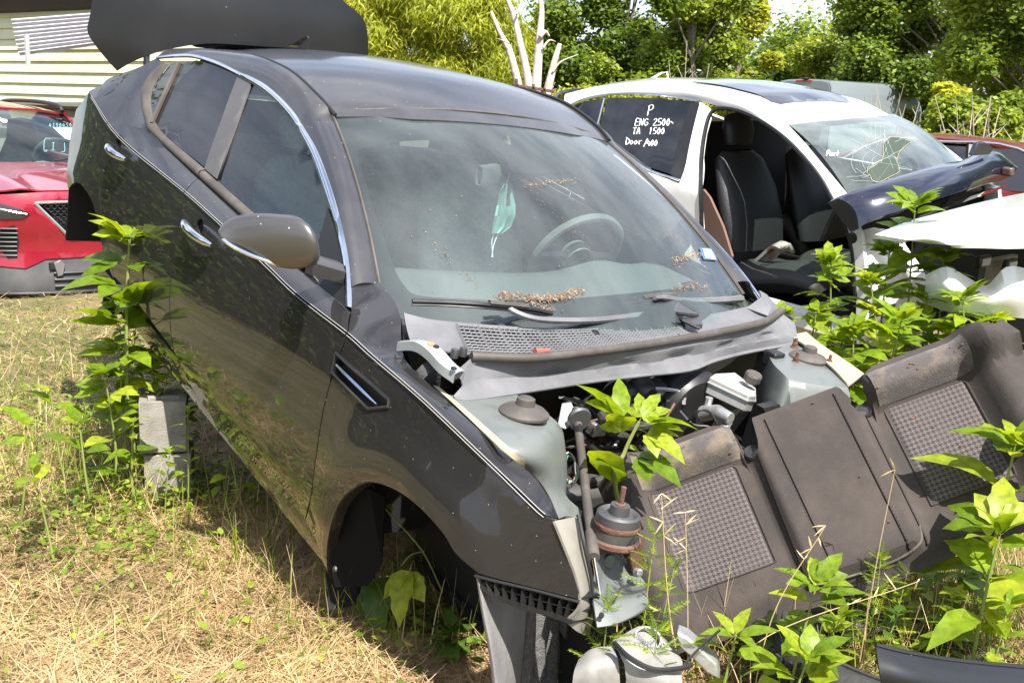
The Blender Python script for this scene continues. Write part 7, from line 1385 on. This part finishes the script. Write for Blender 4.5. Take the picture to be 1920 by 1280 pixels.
stk = MB(); stk.grid([[ws(*wspx(x, y)) + (-.003, 0, .004) for x, y in r] for r in (((1310, 466), (1324, 466), (1333, 468)), ((1314, 478), (1330, 478), (1340, 480)), ((1318, 488), (1334, 489), (1344, 490)))]); so2 = obj('inspection_sticker', stk, mat('blue_sticker_edge', (.05, .12, .45), .5), wsg); s2 = MB(); s2.grid([[ws(*wspx(x, y)) + (-.004, 0, .0055) for x, y in r] for r in (((1315, 468), (1331, 470)), ((1321, 486), (1340, 488)))]); obj('sticker_face', s2, mat('pale_sticker', (.45, .55, .45), .6), so2)
# white lamp housing lying under the nose
lh = thing('lamp_housing', 'broken white plastic lamp housing lying under the nose of the grey sedan', 'lamp housing', None, tuple(wd(1190, 1235, 2.28))); l0 = np.array(lh.location)
def lp_(x, y, d): return wd(x, y, d) - l0
sh = [[lp_(x, y, d) for x, y, d in r] for r in (((1150, 1200, 2.30), (1210, 1172, 2.36), (1265, 1215, 2.36), (1280, 1240, 2.32)), ((1165, 1225, 2.22), (1205, 1235, 2.22), (1245, 1250, 2.22), (1278, 1262, 2.24)), ((1172, 1255, 2.2), (1205, 1270, 2.19), (1245, 1278, 2.19), (1280, 1290, 2.22)), ((1180, 1330, 2.22), (1210, 1335, 2.21), (1250, 1335, 2.21), (1285, 1340, 2.24)))]
sh = [smooth(r, 4) for r in sh]; sh = [smooth([r[k] for r in sh], 4) for k in range(len(sh[0]))]; obj('shell', MB().grid(sh), M['whiteplastic'], lh, solid=.006)
gk = MB(); gk.tube(smooth([lp_(1152, 1205, 2.24), (lp_(1180, 1232, 2.19)), lp_(1225, 1254, 2.18), lp_(1275, 1252, 2.22), lp_(1296, 1245, 2.26)], 5), .006, 6); obj('gasket', gk, M['black'], lh)
sk = MB(); sk.lathe([(.030, .02), (.034, .0), (.028, -.03), (.0, -.03)], lp_(1212, 1205, 2.31), (.1, -.5, .85), 20); obj('bulb_socket', sk, M['whiteplastic'], lh, solid=.004)
bl3 = thing('lamp_housing', 'smooth white plastic shell piece at the bottom edge left of the broken lamp housing', 'lamp housing', None, tuple(wd(1115, 1265, 2.25))); l1 = np.array(bl3.location); sh = [smooth([wd(x, y, d) - l1 for x, y, d in r], 4) for r in (((1085, 1235, 2.3), (1110, 1215, 2.3), (1150, 1210, 2.3)), ((1075, 1265, 2.24), (1110, 1255, 2.22), (1160, 1245, 2.22)), ((1070, 1330, 2.24), (1110, 1330, 2.22), (1165, 1330, 2.22)))]; sh = [smooth([r[k] for r in sh], 4) for k in range(len(sh[0]))]; obj('shell', MB().grid(sh), M['whiteplastic'], bl3, solid=.006)
cb2 = thing('crossmember', 'bent grey sheet metal strut below the left end of the seat back', 'metal strut', None, tuple(wd(1290, 1215, 2.3))); c0_ = np.array(cb2.location)
m = MB(); m.prism([wd(x, y, 2.32) - c0_ for x, y in ((1268, 1186), (1290, 1195), (1345, 1245), (1350, 1275), (1325, 1262), (1275, 1212))], (.01, .05, 0)); obj('strut_plate', m, M['alu'], cb2, bevel=.005)
m = MB(); m.tube(smooth([wd(1268, 1262, 2.25) - c0_, wd(1310, 1215, 2.28) - c0_, wd(1350, 1180, 2.3) - c0_], 4), .003, 5); obj('loose_wire', m, M['black'], cb2)
# rusty ball joint in the grass
bj = thing('ball_joint', 'rusty ball joint with a red rubber boot lying in the straw', 'car part', None, tuple(wd(700, 1215, 3.0))); j0 = np.array(bj.location)
m = MB(); m.lathe([(0, -.03), (.030, -.03), (.038, -.01), (.034, .015), (.022, .022), (0, .022)], np.zeros(3), (.1, -.7, .7), 18); obj('joint_body', m, M['rust'], bj); m = MB(); m.lathe([(.017, .018), (.020, .028), (.016, .034), (.010, .034), (.008, .02)], np.zeros(3), (.1, -.7, .7), 16); obj('rubber_boot', m, mat('red_rubber', (.30, .06, .035), .6), bj); m = MB(); m.prism([wd(x, y, 3.02) - j0 for x, y in ((690, 1215), (712, 1200), (722, 1240), (735, 1285), (700, 1290), (686, 1245))], (0, .03, 0)); obj('joint_arm', m, M['rust'], bj, bevel=.006)
m = MB(); c = wd(672, 1235, 3.05) - j0; m.lathe([(0, -.02), (.03, -.02), (.034, 0), (.022, .02), (0, .024)], c, (.4, -.5, .7), 12); obj('joint_socket', m, M['alu'], bj)
# old tyre and black bumper piece in the lower right
ty = thing('tyre', 'worn flattened black tyre lying in the weeds in the lower right', 'tyre', None, tuple(wd(1660, 1285, 2.62))); t0_ = np.array(ty.location); ty.rotation_euler = (math.radians(-4), math.radians(9), 0)
m = MB(); m.lathe([(.20, .05), (.215, .085), (.26, .105), (.30, .100), (.322, .075), (.328, .03), (.328, -.03), (.31, -.09), (.22, -.09), (.20, -.05)], (0, 0, 0), (0, 0, 1), 60); obj('tyre_body', m, M['rubber'], ty, ang=50)
for k in range(3):
    m = MB(); r_ = .235 + .02 * k; m.tube([(r_ * math.cos(q), r_ * math.sin(q), .094 + .006 * k) for q in np.linspace(0, 2 * math.pi, 61)], .003, 5, caps=False); obj('sidewall_rib', m, M['rubber'], ty)
for q in np.linspace(0, 2 * math.pi, 54, endpoint=False):
    m = MB(); R2 = np.array([[math.cos(q), -math.sin(q), 0], [math.sin(q), math.cos(q), 0], [0, 0, 1]]); m.box(R2 @ np.array([.328, 0, .045]), (.016, .026, .05), R2); obj('tread_block', m, M['rubber'], ty)
bpz = thing('plastic_bumper', 'smooth black plastic bumper piece at the bottom right corner', 'bumper', None, tuple(wd(1800, 1270, 2.25))); b0_ = np.array(bpz.location)
sh = [smooth([wd(x, y, d) - b0_ for x, y, d in r], 5) for r in (((1642, 1208, 2.18), (1700, 1222, 2.2), (1800, 1238, 2.26), (1990, 1256, 2.36)), ((1650, 1262, 2.14), (1720, 1275, 2.15), (1820, 1285, 2.2), (2000, 1300, 2.3)), ((1660, 1330, 2.16), (1720, 1345, 2.17), (1820, 1350, 2.22), (2000, 1360, 2.3)))]; sh = [smooth([r[k] for r in sh], 5) for k in range(len(sh[0]))]
obj('panel_skin', MB().grid(sh), mat('gloss_black_plastic', (.008, .008, .010), .4, coat=.25, coat_r=.15, flecks=((.3, .3, .3), 30, .03)), bpz, ang=60, solid=.005); m = MB(); m.tube([r[0] for r in sh], .005, 6); obj('folded_edge', m, M['black'], bpz)
dkp = thing('metal_panel', 'flat rusty brown panel lying in the weeds under the right end of the seat', 'metal panel', None, tuple(G(1790, 1080, 2.95, .04))); m = MB(); q0 = np.array(dkp.location); m.prism([gp(x, y, .06) - q0 for x, y in ((1765, 1062), (1850, 1100), (1910, 1130), (1860, 1165), (1790, 1130))], (0, 0, .015)); obj('plate', m, M['rust'], dkp)
und = thing('undertray', 'torn black plastic undertray lying below the middle of the seat back', 'car part', None, tuple(G(1500, 1190, 2.75, .05))); u0 = np.array(und.location)
sh = [smooth([gp(x, y, z) - u0 for x, y, z in r], 4) for r in (((1440, 1145, .12), (1520, 1140, .15), (1600, 1160, .14), (1700, 1180, .12)), ((1440, 1180, .06), (1530, 1190, .10), (1610, 1200, .09), (1700, 1215, .05)), ((1450, 1230, .0), (1530, 1235, .03), (1610, 1240, .02), (1700, 1250, .0)))]; sh = [smooth([r[k] for r in sh], 5) for k in range(len(sh[0]))]; obj('tray', MB().grid(sh), M['rubber'], und, solid=.006)
